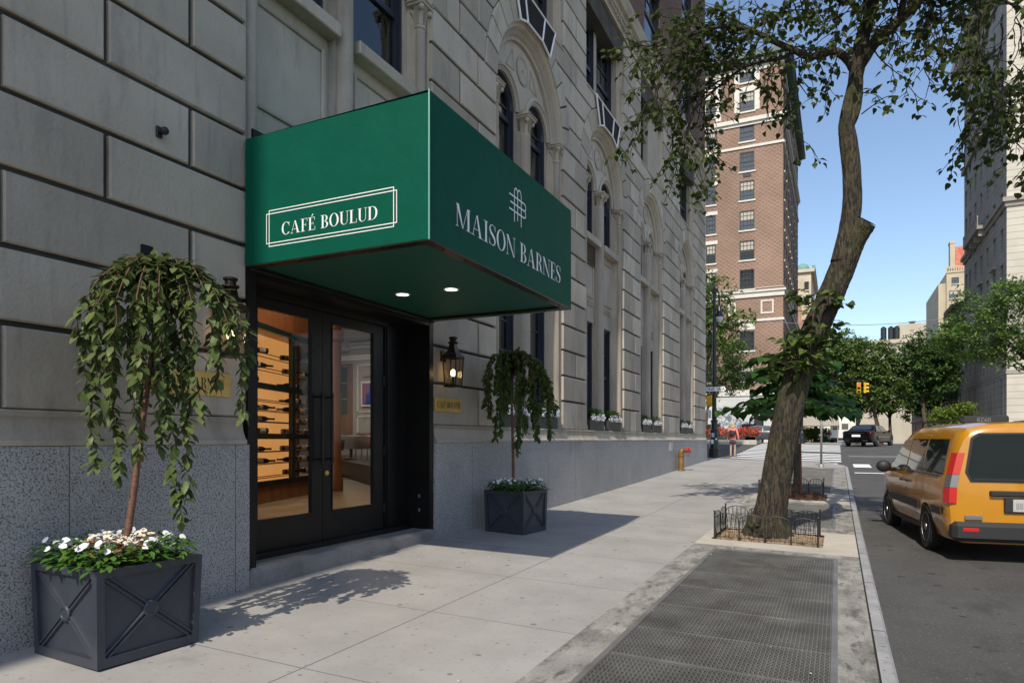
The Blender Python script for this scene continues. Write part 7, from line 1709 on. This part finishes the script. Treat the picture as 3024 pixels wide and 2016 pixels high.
for (x0,x1,z0,z1) in ((-17.75,-15.0,2.5,4.45),(-17.75,-15.0,1.2,2.35)):
    for a_,b_,c_,d_ in ((x0,x1,z0,z0+.05),(x0,x1,z1-.05,z1),(x0,x0+.05,z0,z1),(x1-.05,x1,z0,z1)): mb.box(a_,b_,22.46,22.5,c_,d_)
mb.build('interior_moulding',M['white'],bld)
mb=MB(); mb.box(-20.4,-17.98,22.42,22.5,1.6,4.5); mb.build('mirror_wood',M['wood'],bld)
mi=thing('wall_mirror',(-19.2,22.4,2.4),'dark gridded mirror in a timber frame on the back wall of the dining room','mirror')
mb=MB(); mb.box(-20.2,-18.2,22.40,22.418,2.42,4.35); mb.build('glass',mat('smoky_mirror',(.06,.06,.06),.08,metal=.6),mi)
mb=MB()
for k in range(1,4): mb.box(-20.2+k*.5-.012,-20.2+k*.5+.012,22.385,22.402,2.42,4.35)
for k in range(1,3): mb.box(-20.2,-18.2,22.386,22.401,2.42+k*.64-.012,2.42+k*.64+.012)
mb.build('bars',M['brass'],mi)
art=thing('framed_picture',(-16.9,22.4,2.7),'white framed abstract picture in blue and red with a brass picture light','picture')
mb=MB(); mb.cbox(-17.5,-16.2,22.40,22.45,2.72,3.75,.01); mb.build('frame',M['white'],art)
mb=MB(); mb.box(-17.42,-16.28,22.385,22.399,2.80,3.67); mb.build('canvas',mat('abstract_paint',(.05,.12,.45),.6,(.55,.05,.06),scale=1.1,lo=.44,hi=.56,stretch=(1.3,1,.25)),art)
mb=MB(); mb.tube([(-17.3,22.2,4.02),(-16.4,22.2,4.02)],.035,8); mb.tube([(-16.9,22.2,4.02),(-16.9,22.45,3.96)],.012,6); mb.build('picture_light',M['brass'],art)
def table(x,y,lab):
    t=thing('dining_table',(x,y,DZ),lab,'table'); mb=MB(); mb.lathe([(.22,DZ),(.2,DZ+.03),(.05,DZ+.06),(.05,DZ+.72),(.6,DZ+.73),(.6,DZ+.76)],(x,y),20); mb.build('pedestal',M['darkfl'],t)
    c=thing('tablecloth',(x,y,DZ+.3),'white cloth hanging in folds over the '+lab.split(' ')[0]+' dining table','tablecloth'); mb=MB(); P=[(x,y,DZ+.775)]; n=48
    for rr2,zz,am in ((.60,.772,0),(.625,.74,.01),(.66,.5,.05),(.69,.34,.09)):
        P+=[(x+(rr2+am*math.sin(k*math.pi/4))*math.cos(2*math.pi*k/n),y+(rr2+am*math.sin(k*math.pi/4))*math.sin(2*math.pi*k/n),DZ+zz) for k in range(n)]
    mb.add(P,[(0,1+k,1+(k+1)%n) for k in range(n)]+[(1+i*n+k,1+(i+1)*n+k,1+(i+1)*n+(k+1)%n,1+i*n+(k+1)%n) for i in range(3) for k in range(n)]); mb.build('cloth',M['cloth'],c,smooth=True)
table(TX,TY,'round dining table seen through the right hand door')
for i in range(3):
    g_=thing('drinking_glass',(TX+.25*math.cos(i*2+1),TY+.25*math.sin(i*2+1),DZ+.775),'small drinking glass standing on the white tablecloth','glass','glasses on the table'); mb=MB(); p=g_.location; mb.lathe([(.03,p.z),(.035,p.z+.09)],(p.x,p.y),10); mb.build('bowl',M['lampglass'],g_)
for i,(dx,dy,rz,lab) in enumerate(((.95,.25,R_(105),'orange leather chair right of the dining table'),(-.2,.95,R_(190),'orange leather chair behind the dining table'),(-.85,-.35,R_(-65),'orange leather chair left of the dining table'))):
    x,y=TX+dx,TY+dy; t=thing('dining_chair',(x,y,DZ),lab,'chair','chairs at the dining table',rz); T=Matrix.Translation((x,y,DZ))@Matrix.Rotation(rz,4,'Z')
    mb=MB(); mb.T=T; mb.cbox(-.25,.25,-.25,.25,.38,.48,.03); mb.build('seat',M['orange'],t)
    mb=MB(); mb.T=T
    n=12; P=[]
    for k in range(n+1):
        a=math.pi*(1.0+k/n); 
        for (q,zz) in ((.27,.45),(.30,.86),(.25,.86),(.22,.45)): P.append((q*math.cos(a),q*math.sin(a)*.95,zz))
    mb.add(P,[(4*i2+k,4*i2+4+k,4*i2+4+(k+1)%4,4*i2+(k+1)%4) for i2 in range(n) for k in range(4)]); mb.build('backrest',M['orange'],t)
    for sx1 in (-1,1):
        for sy1 in (-1,1): mb=MB(); mb.T=T; mb.tube([(sx1*.2,sy1*.2,.38),(sx1*.22,sy1*.22,0)],.018,6); mb.build('leg',M['wood'],t)
x,y=-13.35,16.1
t=thing('ice_bucket_stand',(x,y,FL),'steel ice bucket on a slender chrome stand just inside the right door','ice bucket')
mb=MB(); mb.lathe([(.18,FL),(.17,FL+.02),(.025,FL+.05),(.02,FL+.8),(.1,FL+.84)],(x,y),16); mb.build('stand',M['chrome'],t,smooth=40)
mb=MB(); mb.lathe([(.11,FL+.8),(.15,FL+1.08),(.165,FL+1.11),(.15,FL+1.09),(.13,FL+1.04)],(x,y),18); mb.build('bucket',M['chrome'],t,smooth=40)
def plight(name,loc,en,colr,sz):
    l=bpy.data.lights.new(name,'AREA'); l.energy=en; l.color=colr; l.size=sz; o=bpy.data.objects.new(name,l); col.objects.link(o); o.location=loc
    return o
plight('added_dining_light',(-15.5,18.5,5.3),120,(1,.86,.70),1.6)  # unseen area light added to brighten the dining room
plight('added_entrance_light',(-8.0,9.0,4.9),60,(1,.80,.58),1.0)  # unseen area light added to brighten the entrance
